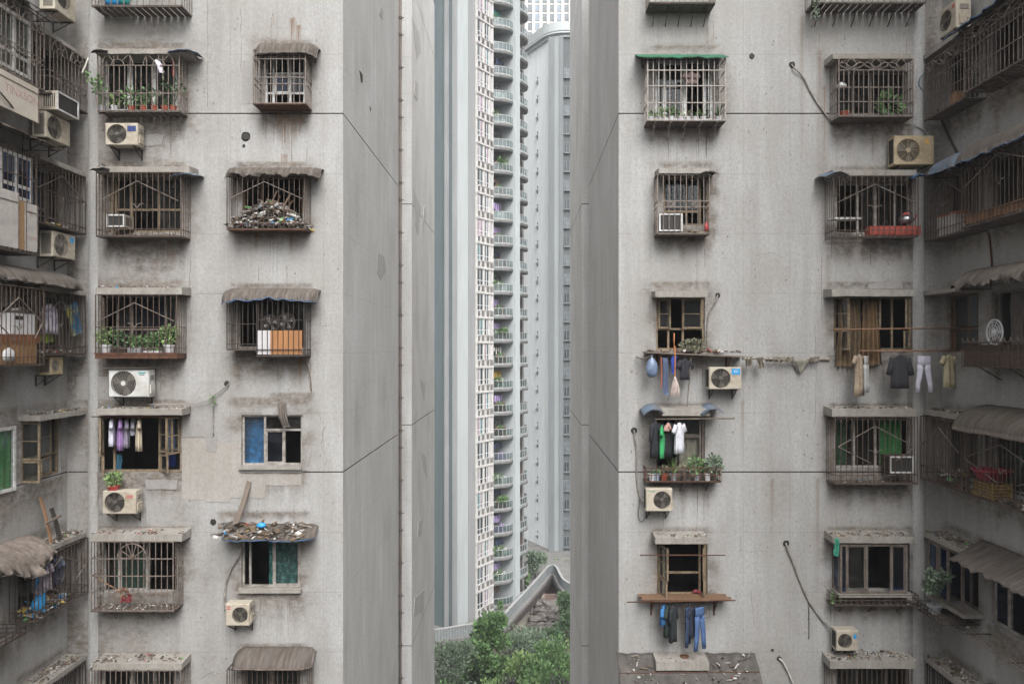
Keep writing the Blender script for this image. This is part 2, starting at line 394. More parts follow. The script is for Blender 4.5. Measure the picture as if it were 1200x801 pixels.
# window openings, pixel rectangles at the wall
OP = {'L2': ('LF', 122, 68, 208, 131), 'L3': ('LF', 128, 208, 212, 272), 'L4': ('LF', 118, 346, 206, 410), 'L5': ('LF', 117, 487, 212, 553),
      'L6': ('LF', 120, 634, 208, 694), 'L7': ('LF', 118, 782, 206, 840), 'M1': ('LF', 310, 64, 357, 122), 'M2': ('LF', 284, 208, 355, 262),
      'M3': ('LF', 278, 350, 358, 408), 'M4': ('LF', 283, 486, 354, 545), 'M5': ('LF', 283, 632, 352, 688), 'M6': ('LF', 283, 772, 352, 840),
      'R2': ('RF', 768, 70, 836, 141), 'R3': ('RF', 778, 208, 832, 264), 'R4': ('RF', 769, 348, 826, 410), 'R5': ('RF', 769, 489, 826, 549),
      'R6': ('RF', 770, 636, 829, 697), 'R7': ('RF', 769, 786, 829, 845), 'S2': ('RF', 980, 84, 1064, 134), 'S3': ('RF', 980, 214, 1068, 274),
      'S4': ('RF', 977, 348, 1069, 410), 'S5': ('RF', 978, 490, 1068, 548), 'S6': ('RF', 975, 634, 1066, 693), 'S7': ('RF', 980, 782, 1065, 845)}
RECT = {k: R(*v) for k, v in OP.items()}
# wings: near and far opening of each storey, u range and heights
HZ = [6.98, 4.16, 1.29, -1.57, -4.52, -7.5]
for k, h in enumerate(HZ):
    RECT['LWf%d' % k] = (16.25, 17.75, h-1.32, h-.02); RECT['RWf%d' % k] = (-17.75, -16.55, h-1.35, h-.02)
    RECT['RWn%d' % k] = (-16.08, -13.6, h-1.4, h-.05); RECT['LWn%d' % k] = (13.9, 15.75, h-1.4, h-.05)
RECT['LWf3'] = (16.35, 17.75, HZ[3]-1.38, HZ[3]-.02)
RECT['LWn3'] = (15.0, 16.12, -3.05, -1.66)
WALLOPS = {w: [RECT[k] for k in RECT if (k in OP and OP[k][0] == w) or k[:2] == w] for w in ('LF', 'RF', 'LW', 'RW')}
def streaks(w):
    d = []
    for (a, b, c, e) in WALLOPS[w]:
        d.append((a-.1, b+.1, c-.1, random.uniform(.7, 1.3), random.uniform(.5, .85)))
        d.append((a-.1, b+.1, e+.34, .3, .6))
    return d
DL = streaks('LF') + []
DL += [(P('LF', 270, 0)[0], P('LF', 345, 0)[0], P('LF', 0, 468)[1], .35, .75), (P('LF', 320, 0)[0], P('LF', 365, 0)[0], P('LF', 0, 462)[1], .5, .9), (P('LF', 258, 0)[0], P('LF', 360, 0)[0], P('LF', 0, 600)[1], .3, .7)]
RL = [(P('LF', x, 0)[0], P('LF', 0, y)[1], l, .085, 1.0) for x, y, l in ((330, 128, .9), (326, 128, .7), (337, 128, 1.4), (341, 272, .7), (300, 270, .6), (352, 420, .9), (160, 142, .7), (200, 280, .8), (338, 548, .5), (150, 415, .6), (225, 515, 1.3), (231, 520, 1.5), (345, 130, .9), (352, 128, .6), (343, 22, .6), (350, 30, .5), (334, 180, .4), (320, 118, .7))]
RR = [(P('RF', x, 0)[0], P('RF', 0, y)[1], l, .07, .55) for x, y, l in ((966, 100, 4.2), (960, 60, 5), (970, 300, 3), (975, 480, 2.5), (940, 20, 4), (958, 560, 3.2), (905, 560, 1.6), (828, 30, .7), (835, 40, .6), (870, 470, 1.2))]
wall('L', 'LF', XL, SL, -9.8, 9.8, WALLOPS['LF'], FRONT, DL, RL, step=.06, corner_tone=(-11.2, 5.2, .5))  # brown grime towards the left corner
wall('R', 'RF', SR, XR, -9.8, 9.8, WALLOPS['RF'], FRONT, streaks('RF') + [(9.6, 10.1, 9, 17, .3)], RR, step=.065, corner_tone=(10.4, 2.6, .3))  # tone darkens towards the right corner
wall('L', 'LW', 13.0, 18, -9.8, 9.8, WALLOPS['LW'], FRONT, streaks('LW') + [], step=.15)
wall('R', 'RW', -18, -13.0, -9.8, 9.8, WALLOPS['RW'], FRONT, streaks('RW') + [(-18, -13, 9, 30, .12)], step=.15)
for key, w, a, b in (('L', 'LF', XL, SL), ('R', 'RF', SR, XR), ('L', 'LW', 13, 18), ('R', 'RW', -18, -13)):
    wall(key, w, a, b, 9.8, TOP, [], FRONT, step=1.2); wall(key, w, a, b, -ZC-1, -9.8, [], FRONT, step=1.6)
wall('L', 'LW', 6, 13, -ZC-1, TOP, [], FRONT, step=1.2); wall('R', 'RW', -13, -6, -ZC-1, TOP, [], FRONT, step=1.2)
EB = 26.07
scarL = []
wall('L', 'LS', 18, EB, -ZC-1, TOP, [], SIDE, step=.5); wall('R', 'RS', -EB, -18, -ZC-1, TOP, [], SIDE, step=.5)
wall('L2', 'BF', -6.3, SL, -ZC-1, TOP, [], SIDE, step=.4); wall('R2', 'BF', SR, 4.6, -ZC-1, TOP, [], SIDE, step=.4)
wall('L2', 'LS', 29.2, 36.75, -ZC-1, TOP, [], SIDE_LIT, step=.5); wall('R2', 'RS', -36.35, -29.2, -ZC-1, TOP, [], SIDE_LIT, step=.5)
# backs, roofs and the link walls inside the gaps
def shell(key, boxes):
    mb = MB()
    for b in boxes: mb.box(*b)
    bpart(key, 'wall', mb, SIDE)
shell('L', [(XL-6, 25.8, -1, SL-.01, EB, ZC+TOP), (XL-6, 6, ZC+TOP-.3, XL-.05, 25.7, ZC+TOP), (XL-6, 18.1, ZC+TOP-.3, SL-.02, 25.7, ZC+TOP-.02), (XL-6, 6, -1, XL-.06, 6.3, ZC+TOP-.4), (XL-6.3, 6, -1, XL-6.01, EB, ZC+TOP-.4)])
shell('R', [(SR+.01, 25.8, -1, XR+6, EB, ZC+TOP), (XR+.05, 6, ZC+TOP-.3, XR+6, 25.7, ZC+TOP), (SR+.02, 18.1, ZC+TOP-.3, XR+6, 25.7, ZC+TOP-.02), (XR+.06, 6, -1, XR+6, 6.3, ZC+TOP-.4), (XR+6.01, 6, -1, XR+6.3, EB, ZC+TOP-.4)])
shell('L2', [(-14, EB+.05, -1, -6.31, 29.3, ZC+TOP-.2), (-14, 36.4, -1, SL-.012, 36.745, ZC+TOP-.1), (-14, 29.35, ZC+TOP-.5, SL-.02, 36.3, ZC+TOP-.15)])
shell('R2', [(4.61, EB+.05, -1, 12, 29.3, ZC+TOP-.2), (SR+.012, 36.0, -1, 12, 36.345, ZC+TOP-.1), (SR+.02, 29.35, ZC+TOP-.5, 12, 35.9, ZC+TOP-.15)])
# block added across the court, unseen behind the camera, to darken the window glass reflections
block('O', 'unseen plain concrete block added across the court behind the viewpoint', 0, -24)
mb = MB(); mb.box(-30, -34, -1, 30, -18, ZC+8); bpart('O', 'wall', mb, SIDE)
for zz in range(8):
    mb = MB()
    for i in range(14): mb.box(-27+i*4, -18, 8+zz*4.4, -25+i*4, -17.95, 10+zz*4.4)
    bpart('O', 'window_band', mb, ACD)
# rounded pilasters in the corners
def pilaster(key, w, px, r, n=8):
    u = P(w, px, 0)[0]; mb = MB()
    mb.loft([[(u+r*math.cos(PI*k/n), .02-.55*r*math.sin(PI*k/n), z) for k in range(n+1)] for z in (-ZC, -9.8, 9.8, TOP-1)])
    bpart(key, 'pilaster', mb, FRONT, w)
pilaster('L', 'LF', 109, .13); pilaster('R', 'RF', 1077, .16)
# patches of newer plaster, 8 mm proud
def patch(key, w, pts, m, n=.008, name='plaster_patch', jag=0):
    q = []
    P2 = [P(w, *p) for p in pts]
    for i, a in enumerate(P2):
        b = P2[(i+1) % len(P2)]
        q.append(a)
        if jag:
            k = 4
            for j in range(1, k): q.append((a[0]+(b[0]-a[0])*j/k+random.uniform(-jag, jag), a[1]+(b[1]-a[1])*j/k+random.uniform(-jag, jag)))
    mb = MB(); mb.prism(q, -n, .004); bpart(key, name, mb, m, w)
for ip, (pts, m) in enumerate((([(213, 513), (241, 513), (241, 585), (213, 585)], PATCH), ([(241, 518), (283, 518), (283, 555), (353, 555), (353, 568), (311, 568), (311, 583), (270, 583), (270, 588), (241, 588)], PATCH),
               ([(214, 473), (250, 473), (250, 512), (214, 512)], PATCHG), ([(242, 514), (254, 514), (254, 529), (242, 529)], PATCHG),
               ([(170, 562), (208, 562), (208, 573), (172, 573)], PATCHG), ([(283, 71), (296, 70), (296, 122), (284, 122)], PATCHG), ([(90, 441), (127, 441), (127, 468), (90, 468)], PATCHG),
               ([(281, 550), (353, 550), (353, 553), (281, 553)], PATCHW), ([(168, 158), (193, 158), (190, 170), (168, 172)], PATCHG))):
    patch('L', 'LF', pts, m, .006+.0035*(ip % 5), jag=.012)
patch('R', 'RF', [(1017, 333), (1057, 329), (1058, 338), (1017, 338)], PATCHG, jag=.01)
for pts in ([(483, 20), (491, 38), (493, 62), (488, 70)], [(486, 92), (490, 100), (489, 118), (485, 112)], [(484, 220), (493, 245), (490, 275), (486, 262)], [(497, 240), (499, 248), (496, 275), (495, 262)]):
    patch('L2', 'LS', pts, SIDE, .012, 'plaster_scar', .05)
for pts in ([(446, 8), (449, 14), (448, 22), (444, 16)], [(442, 296), (450, 300), (452, 318), (446, 328), (442, 318)]): patch('L', 'LS', pts, PATCHW, .008, 'plaster_scar', .03)
for pts in ([(421, 82), (425, 88), (425, 97), (423, 97)], [(433, 124), (435, 128), (434, 131)]): patch('L', 'LS', pts, ACD, .004, 'plaster_scar', .01)
for a in ([(494, 530), (499, 535), (500, 560), (496, 548)], [(486, 700), (497, 690), (496, 715), (484, 722)], [(490, 610), (495, 608), (494, 626), (489, 628)], [(493, 445), (498, 450), (497, 470)]):
    patch('L2', 'LS', a, SIDE, .01, 'plaster_scar', .05)
KEY0 = {'LF': 'L', 'RF': 'R'}
def stain(key, w, px, y0, y1, wd, m=None, nm='rust_stain'):
    u, z1 = P(w, px, y0); z0 = P(w, px, y1)[1]; n = 14; L = []; Rr = []
    for i in range(n+1):
        t = i/n; k = wd*(1-.75*t)*(.7+.6*random.random()); o = nz(t*3, px*.7, 1)*.012; z = z1+(z0-z1)*t
        L.append((u-k+o, z)); Rr.append((u+k+o, z))
    mb = MB(); mb.prism(L+Rr[::-1], -.0025, .003); bpart(key, nm, mb, m or RUSTS, w)
for a in ((326, 130, 153, .012), (331, 130, 175, .014), (334, 129, 168, .03), (342, 130, 190, .01), (351, 130, 160, .012), (353, 130, 150, .008), (342, 22, 48, .016), (347, 26, 48, .008), (350, 30, 48, .014), (320, 16, 30, .008), (330, 180, 194, .012), (342, 178, 193, .008), (158, 143, 146, .01), (230, 516, 545, .014), (224, 515, 535, .02), (338, 547, 560, .03), (364, 425, 470, .008), (341, 272, 290, .01), (302, 272, 283, .012)): stain('L', 'LF', *a)
for a in ((966, 100, 190, .008), (960, 40, 120, .007), (963, 300, 380, .007), (829, 20, 60, .009), (836, 24, 45, .006)): stain('R', 'RF', *a)
rr = random.Random(11)
for k, (w, x0, y0, x1, y1) in OP.items():
    if y1 > 790: continue
    for i in range(rr.choice((3, 4, 5, 6))):
        px = rr.uniform(x0-8, x1+6); stain(KEY0[w], w, px, y1+rr.uniform(3, 16), y1+rr.uniform(20, 62), rr.uniform(.004, .016), DRIP, 'drip_stain')
    for i in range(rr.choice((0, 1, 2))):
        px = rr.uniform(x0-8, x1+6); stain(KEY0[w], w, px, y0-rr.uniform(14, 45), y0-12, rr.uniform(.003, .008), DRIP, 'drip_stain')
def crack(key, w, pts, wd=.006):
    q = [P(w, *p) for p in pts]; c = [q[0]]
    for a, b in zip(q, q[1:]):
        for j in range(1, 6): t = j/5; c.append((a[0]+(b[0]-a[0])*t+rr.uniform(-.02, .02), a[1]+(b[1]-a[1])*t+rr.uniform(-.02, .02)))
    L = [(x-wd*rr.uniform(.4, 1.2), z+wd*rr.uniform(.3, 1)) for x, z in c]; Rr = [(x+wd*rr.uniform(.4, 1.2), z-wd*rr.uniform(.3, 1)) for x, z in c]
    mb = MB()
    for i in range(len(c)-1): mb.quad((L[i][0], -.0022, L[i][1]), (Rr[i][0], -.0022, Rr[i][1]), (Rr[i+1][0], -.0022, Rr[i+1][1]), (L[i+1][0], -.0022, L[i+1][1]))
    bpart(key, 'crack', mb, DRIP, w)
for p in ([(372, 480), (380, 500), (376, 520), (384, 540)], [(360, 505), (366, 525), (362, 545)], [(234, 795), (250, 786), (262, 790)], [(366, 380), (388, 382)], [(358, 425), (362, 445), (366, 470)], [(223, 300), (222, 340), (224, 380)], [(282, 10), (283, 45), (282, 85)], [(243, 0), (244, 60), (243, 125)], [(85, 590), (92, 612), (88, 640)], [(230, 345), (262, 344)]): crack('L', 'LF', p)
for p in ([(884, 300), (905, 296), (918, 303)], [(868, 628), (868, 645), (900, 646)], [(955, 380), (957, 440), (954, 500)], [(1020, 250), (1030, 262)], [(880, 690), (884, 730)]): crack('R', 'RF', p, .005)
for p in ([(405, 80), (410, 90)], [(440, 110), (452, 150), (462, 180)], [(434, 130), (444, 165), (458, 205)]): crack('L', 'LS', p, .008)
# holes drilled for hoses: shallow dark dishes, their inner shade painted
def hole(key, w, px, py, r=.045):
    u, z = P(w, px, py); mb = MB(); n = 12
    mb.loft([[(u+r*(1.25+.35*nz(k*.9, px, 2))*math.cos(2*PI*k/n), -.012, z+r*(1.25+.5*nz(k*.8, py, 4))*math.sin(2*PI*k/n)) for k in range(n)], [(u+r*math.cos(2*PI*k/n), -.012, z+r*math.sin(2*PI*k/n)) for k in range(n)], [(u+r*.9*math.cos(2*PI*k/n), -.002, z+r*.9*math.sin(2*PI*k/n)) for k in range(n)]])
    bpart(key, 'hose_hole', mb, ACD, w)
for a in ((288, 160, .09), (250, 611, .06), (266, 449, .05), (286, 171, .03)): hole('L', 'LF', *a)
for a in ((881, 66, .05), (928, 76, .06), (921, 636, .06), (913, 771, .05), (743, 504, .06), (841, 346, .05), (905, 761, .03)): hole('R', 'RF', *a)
# ---------------------------------------------------------------- rooms, windows, hoods
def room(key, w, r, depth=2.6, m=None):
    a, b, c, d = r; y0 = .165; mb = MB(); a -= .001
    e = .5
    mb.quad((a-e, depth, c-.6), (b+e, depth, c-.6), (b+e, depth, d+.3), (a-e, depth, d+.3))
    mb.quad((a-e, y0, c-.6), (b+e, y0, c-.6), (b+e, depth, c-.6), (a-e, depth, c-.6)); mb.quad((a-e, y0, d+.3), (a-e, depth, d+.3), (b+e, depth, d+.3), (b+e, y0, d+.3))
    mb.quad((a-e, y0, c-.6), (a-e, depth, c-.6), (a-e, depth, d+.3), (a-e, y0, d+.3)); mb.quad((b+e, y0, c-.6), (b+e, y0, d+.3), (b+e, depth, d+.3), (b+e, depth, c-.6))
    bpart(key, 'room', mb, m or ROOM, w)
KEY = {'LF': 'L', 'LW': 'L', 'RF': 'R', 'RW': 'R'}
GL = {'d': G_DARK, 'b': G_BLUE, 'g': G_GREEN, 't': G_TEAL}
def window(w, r, cols, fm, y=.09, fr=.05, bar_d=.05, do_room=True, mull=0):
    """cols: [(width fraction, [(height fraction, pane code or None), ... from the bottom])]; '.' opens a gap"""
    key = KEY[w]; a, b, c, d = r
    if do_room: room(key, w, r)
    mb = MB(); panes = []; W, H = b-a, d-c
    mb.box(a, y-bar_d/2, c, a+fr, y+bar_d/2, d); mb.box(b-fr, y-bar_d/2, c, b, y+bar_d/2, d)
    mb.box(a+fr, y-bar_d/2, d-fr, b-fr, y+bar_d/2, d); mb.box(a+fr, y-bar_d/2, c, b-fr, y+bar_d/2, c+fr)
    x = 0
    for i, (fw, rows) in enumerate(cols):
        x0, x1 = a+x*W, a+(x+fw)*W
        if i: mb.box(x0-fr/2, y-bar_d/2+.003, c+fr, x0+fr/2, y+bar_d/2+.003, d-fr)
        x0 += fr if i == 0 else fr/2; x1 -= fr if i == len(cols)-1 else fr/2
        z = 0
        for j, (fh, p) in enumerate(rows):
            z0, z1 = c+z*H, c+(z+fh)*H
            if j: mb.box(x0, y-bar_d/2+.006, z0-fr/2, x1, y+bar_d/2-.004, z0+fr/2)
            z0 += fr if j == 0 else fr/2; z1 -= fr if j == len(rows)-1 else fr/2
            if p: panes.append((x0, z0, x1, z1, p, i))
            z += fh
        x += fw
    L = BM[key][1].inverted() @ WF[w]; o = part('window', mb, fm, BM[key][0], L)
    for (x0, z0, x1, z1, p, i) in panes:
        q = MB(); s = .012 if i % 2 else -.012
        if p in 'DBGT':   # sliding sash with its own stiles
            t = .03; f = MB(); yy = y+s*1.6
            f.box(x0, yy-.014, z0, x0+t, yy+.014, z1); f.box(x1-t, yy-.014, z0, x1, yy+.014, z1); f.box(x0+t, yy-.014, z0, x1-t, yy+.014, z0+t); f.box(x0+t, yy-.014, z1-t, x1-t, yy+.014, z1)
            part('sash', f, fm, o); q.box(x0+t, yy-.003, z0+t, x1-t, yy+.003, z1-t)
        else: q.box(x0, y+s-.003, z0, x1, y+s+.003, z1)
        part('pane', q, GL[p.lower()], o)
    return o
def casement(w, hinge_u, z0, z1, width, ang, fm=WOOD, g='d', n=-.05, bars=1):
    """open timber casement hinged at hinge_u; width < 0 opens to the other side; ang 0 = closed, 90 = straight out"""
    key = KEY[w]; s = 1 if width > 0 else -1; W = abs(width); H = z1-z0; t = .042; mb = MB()
    mb.box(0, -.02, 0, s*t, .02, H); mb.box(s*(W-t), -.02, 0, s*W, .02, H); mb.box(s*t, -.013, 0, s*(W-t), .013, t); mb.box(s*t, -.013, H-t, s*(W-t), .013, H)
    for k in range(bars): z = H*(k+1)/(bars+1); mb.box(s*t, -.012, z-.012, s*(W-t), .012, z+.012)
    L = BM[key][1].inverted() @ WF[w] @ T(hinge_u, -n, z0) @ RZ(-s*math.radians(ang)); o = part('casement', mb, fm, BM[key][0], L)
    q = MB(); q.box(s*t, -.003, t, s*(W-t), .003, H-t); part('pane', q, GL[g], o)
def hood(w, u0, u1, z, d=.5, t=.13, chip=.012):
    key = KEY[w]; n = max(3, int((u1-u0)/.12)); mb = MB(); sd = random.random()*50
    top = lambda u: z+t+nz(u*6, sd, 0)*chip; low = lambda u: z+nz(u*5, sd, 3)*chip
    us = [u0+(u1-u0)*i/n for i in range(n+1)]
    mb.loft([[(u, .004, low(u)), (u, -d+nz(u*4, sd, 7)*.012, low(u)), (u, -d+nz(u*7, sd, 5)*.014, top(u)-.02), (u, .004, top(u)+.02)] for u in us])
    bpart(key, 'window_hood', mb, HOOD, w)
def sill(w, u0, u1, z, d=.1, t=.07): 
    mb = MB(); mb.box(u0, -d, z-t, u1, .004, z); bpart(KEY[w], 'window_sill', mb, HOOD, w)
A = R('LF', *OP['L2'][1:])
# left front, column by the corner
window('LF', RECT['L2'], [(.33, [(1, 'D')]), (.33, [(1, 'D')]), (.34, [(1, 'D')])], WPVC)
window('LF', RECT['L3'], [(.07, [(1, None)]), (.22, [(.42, 'd'), (.58, 'd')]), (.38, [(.42, None), (.58, 'd')]), (.33, [(.42, 'd'), (.58, 'd')])], WOOD)
window('LF', RECT['L4'], [(.2, [(1, None)]), (.2, [(.38, 'd'), (.62, 'd')]), (.45, [(.38, 'd'), (.62, 'b')]), (.15, [(1, 'd')])], ALUB)
window('LF', RECT['L5'], [(.16, [(1, None)]), (.56, [(1, None)]), (.28, [(.4, 'b'), (.6, None)])], WOOD, fr=.055)
window('LF', RECT['L6'], [(.2, [(1, 'd')]), (.38, [(1, 'D')]), (.42, [(1, None)])], ALU)
window('LF', RECT['L7'], [(.4, [(1, 'D')]), (.3, [(1, 'D')]), (.3, [(1, 'D')])], ALU)
# left front, column by the edge
window('LF', RECT['M1'], [(.2, [(.24, None), (.4, None), (.36, None)]), (.42, [(.24, None), (.4, 'B'), (.36, None)]), (.38, [(.24, None), (.4, 'd'), (.36, None)])], WPVC)
window('LF', RECT['M2'], [(.3, [(1, None)]), (.7, [(1, None)])], WOODD)
window('LF', RECT['M3'], [(.34, [(1, None)]), (.33, [(1, 'd')]), (.33, [(1, 'd')])], ALUB)
window('LF', RECT['M4'], [(.37, [(1, 'd')]), (.32, [(.7, 'B'), (.3, 'd')]), (.31, [(.7, None), (.3, 'd')])], ALU)
window('LF', RECT['M5'], [(.13, [(1, None)]), (.4, [(1, None)]), (.47, [(1, 'D')])], ALU)
window('LF', RECT['M6'], [(.5, [(1, 'D')]), (.5, [(1, 'D')])], ALUB)
# right front, column by the gap
window('RF', RECT['R2'], [(.16, [(1, 'd')]), (.36, [(1, 'D')]), (.34, [(1, None)]), (.14, [(1, 'd')])], WPVC, fr=.06)
window('RF', RECT['R3'], [(.5, [(.3, None), (.7, 'd')]), (.3, [(.3, None), (.7, 'd')]), (.2, [(1, None)])], WOOD)
window('RF', RECT['R4'], [(.26, [(.4, None), (.6, 'd')]), (.3, [(.4, None), (.6, None)]), (.44, [(.4, None), (.6, 'd')])], WOOD)
window('RF', RECT['R5'], [(.42, [(1, None)]), (.5, [(.62, 'd'), (.38, 'd')]), (.08, [(1, None)])], ALUB)
window('RF', RECT['R6'], [(.14, [(1, None)]), (.72, [(.42, None), (.58, None)]), (.14, [(1, None)])], WOOD)
window('RF', RECT['R7'], [(.5, [(1, 'D')]), (.5, [(1, 'D')])], ALUB)
# right front, column by the corner
window('RF', RECT['S2'], [(.25, [(1, 'd')]), (.25, [(1, 'd')]), (.25, [(1, 'd')]), (.25, [(1, 'd')])], ALUB)
window('RF', RECT['S3'], [(.3, [(1, None)]), (.24, [(1, 'd')]), (.26, [(1, 'd')]), (.2, [(1, 'd')])], ALU)
window('RF', RECT['S4'], [(.16, [(1, None)]), (.6, [(1, None)]), (.24, [(1, None)])], WOOD)
window('RF', RECT['S5'], [(.27, [(1, 'd')]), (.28, [(1, 'd')]), (.45, [(1, None)])], ALU)
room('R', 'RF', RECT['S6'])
S6 = R('RF', 984, 637, 1063, 695, .42); window('RF', S6, [(.1, [(1, 'b')]), (.3, [(1, 'D')]), (.36, [(1, None)]), (.24, [(1, 'B')])], ALUB, y=-.42, do_room=False)
sill('RF', S6[0]-.03, S6[1]+.1, S6[2], .46, .08)
def return_pane(w, u, c, d, dep, g, s):
    mb = MB(); t = .05; mb.box(u, -dep, c, u+s*t, -dep+t, d); mb.box(u, -t, c, u+s*t, -.003, d); mb.box(u, -dep+t, c, u+s*t, -t, c+t); mb.box(u, -dep+t, d-t, u+s*t, -t, d)
    o = part('window', mb, ALUB, BM[KEY[w]][0], BM[KEY[w]][1].inverted() @ WF[w]); q = MB(); q.box(u+s*.02, -dep+t, c+t, u+s*.026, -t, d-t); part('pane', q, GL[g], o)
return_pane('RF', S6[0], S6[2], S6[3], .39, 'b', 1)
window('RF', RECT['S7'], [(.3, [(1, 'd')]), (.4, [(1, 'd')]), (.3, [(1, 'd')])], ALUB)
# wings
for k in range(6):
    for w in ('LW', 'RW'):
        f, n = RECT[w+'f%d' % k], RECT[w+'n%d' % k]
        if w == 'RW' and k == 2: window(w, f, [(.12, [(1, None)]), (.46, [(.4, 'd'), (.6, 'd')]), (.42, [(.4, 'd'), (.6, 'd')])], WOODD); window(w, n, [(.06, [(1, None)]), (.94, [(1, None)])], ALUB)
        elif w == 'LW' and k == 3: window(w, f, [(.1, [(1, None)]), (.9, [(.36, 'd'), (.64, 'd')])], WOOD); window(w, n, [(1, [(1, 'd')])], WPVC, y=-.01, fr=.07, bar_d=.07)
        elif w == 'LW' and k in (1, 2): window(w, f, [(.3, [(.3, 'b'), (.7, 'b')]), (.4, [(.3, 'b'), (.7, 'b')]), (.3, [(1, 'd')])], ALUB); window(w, n, [(.5, [(.3, 'b'), (.7, 'b')]), (.5, [(.3, 'b'), (.7, 'b')])], ALU)
        elif w == 'RW' and k == 4: window(w, f, [(.36, [(1, 'b')]), (.3, [(1, 'b')]), (.34, [(1, None)])], ALUB); r4 = (-17.8, -16.4, f[2]+.02, f[3]); window(w, r4, [(.3, [(1, 'B')]), (.27, [(1, 'B')]), (.43, [(1, None)])], ALUB, y=-.42, do_room=False); sill(w, r4[0], r4[1]+.05, r4[2], .46, .08); window(w, n, [(.2, [(1, 'B')]), (.4, [(1, None)]), (.4, [(1, 'd')])], ALU)
        elif w == 'RW' and k in (0, 1): window(w, f, [(.45, [(1, None)]), (.55, [(1, 'D')])], ALUB); window(w, n, [(.3, [(1, None)]), (.4, [(1, None)]), (.3, [(1, None)])], ALUB)
        else: window(w, f, [(.5, [(1, 'D')]), (.5, [(1, 'D')])], ALUB); window(w, n, [(.4, [(1, 'd')]), (.3, [(1, None)]), (.3, [(1, 'd')])], ALU)
window('LW', (14.4, 15.83, 3.1, 4.05), [(.34, [(.3, 'b'), (.7, 'b')]), (.33, [(.3, 'b'), (.7, 'b')]), (.33, [(.3, 'b'), (.7, 'b')])], WPVC, y=-.56, fr=.07, do_room=False)
window('LW', (14.4, 15.9, 5.75, 6.98), [(.34, [(.3, 'd'), (.7, 't')]), (.33, [(.3, 'd'), (.7, 't')]), (.33, [(.3, 'd'), (.7, 't')])], WPVC, y=-.48, fr=.07, do_room=False)
def hoodpx(w, x0, x1, ybot, ytop, d=.5):
    a, b, c, e = R(w, x0, ytop, x1, ybot, d); hood(w, a, b, c, d, e-c)
for a in (('LF', 112, 220, 63, 56), ('LF', 113, 222, 202, 194), ('LF', 112, 213, 345, 336), ('LF', 112, 213, 486, 478), ('LF', 107, 213, 634, 625), ('LF', 108, 213, 784, 776),
          ('RF', 772, 831, 203, 196), ('RF', 768, 829, 348, 340), ('RF', 776, 832, 487, 478), ('RF', 768, 830, 637, 629), ('RF', 769, 831, 785, 774),
          ('RF', 976, 1071, 69, 62), ('RF', 976, 1074, 206, 198), ('RF', 975, 1073, 347, 338), ('RF', 975, 1074, 488, 478), ('RF', 976, 1072, 636, 628), ('RF', 973, 1075, 783, 773)): hoodpx(*a)
for k, h in enumerate(HZ):
    hood('LW', 16.25 if k != 4 else 16.2, 17.95, h, .48); hood('RW', -17.95, -16.35, h, .48)
sill('LF', *[P('LF', x, 0)[0] for x in (281, 354)], P('LF', 0, 546)[1]); sill('LF', *[P('LF', x, 0)[0] for x in (281, 354)], P('LF', 0, 688)[1], .12, .1)
# open casements
a, b, c, d = RECT['L5']
casement('LF', a+.05, c+.45, d-.02, .5, 68); casement('LF', a+.05, c, c+.43, .5, 60); casement('LF', a+1.42, c+.48, d-.02, .5, 30); casement('LF', b-.06, c+.46, d-.02, -.45, 75); casement('LF', a+1.45, c+.02, c+.44, .4, 42, bars=0)
a, b, c, d = RECT['LWf3']
casement('LW', a+.05, c+.5, d-.02, .42, 88); casement('LW', a+.05, c, c+.48, .42, 88, bars=0); casement('LW', b-.3, c+.5, d-.02, -.6, 10); casement('LW', b-.3, c+.06, c+.46, -.6, 14, bars=0)
a, b, c, d = RECT['S4']
casement('RF', a+.04, c+.5, d-.02, .42, 62); casement('RF', a+.04, c, c+.48, .42, 62, bars=0); casement('RF', a+.62, c+.5, d-.02, .5, 18); casement('RF', b-.05, c+.5, d-.02, -.48, 55); casement('RF', b-.05, c+.03, c+.46, -.46, 50, bars=0)
a, b, c, d = RECT['R6']
casement('RF', a+.05, c+.45, d-.04, .42, 70); casement('RF', a+.05, c, c+.43, .42, 74, bars=0); casement('RF', b-.05, c+.45, d-.04, -.42, 72); casement('RF', b-.05, c, c+.43, -.42, 74, bars=0)
a, b, c, d = RECT['R4']
casement('RF', a+.06, c+.52, d-.05, .3, 12); casement('RF', b-.06, c+.52, d-.05, -.5, 8)
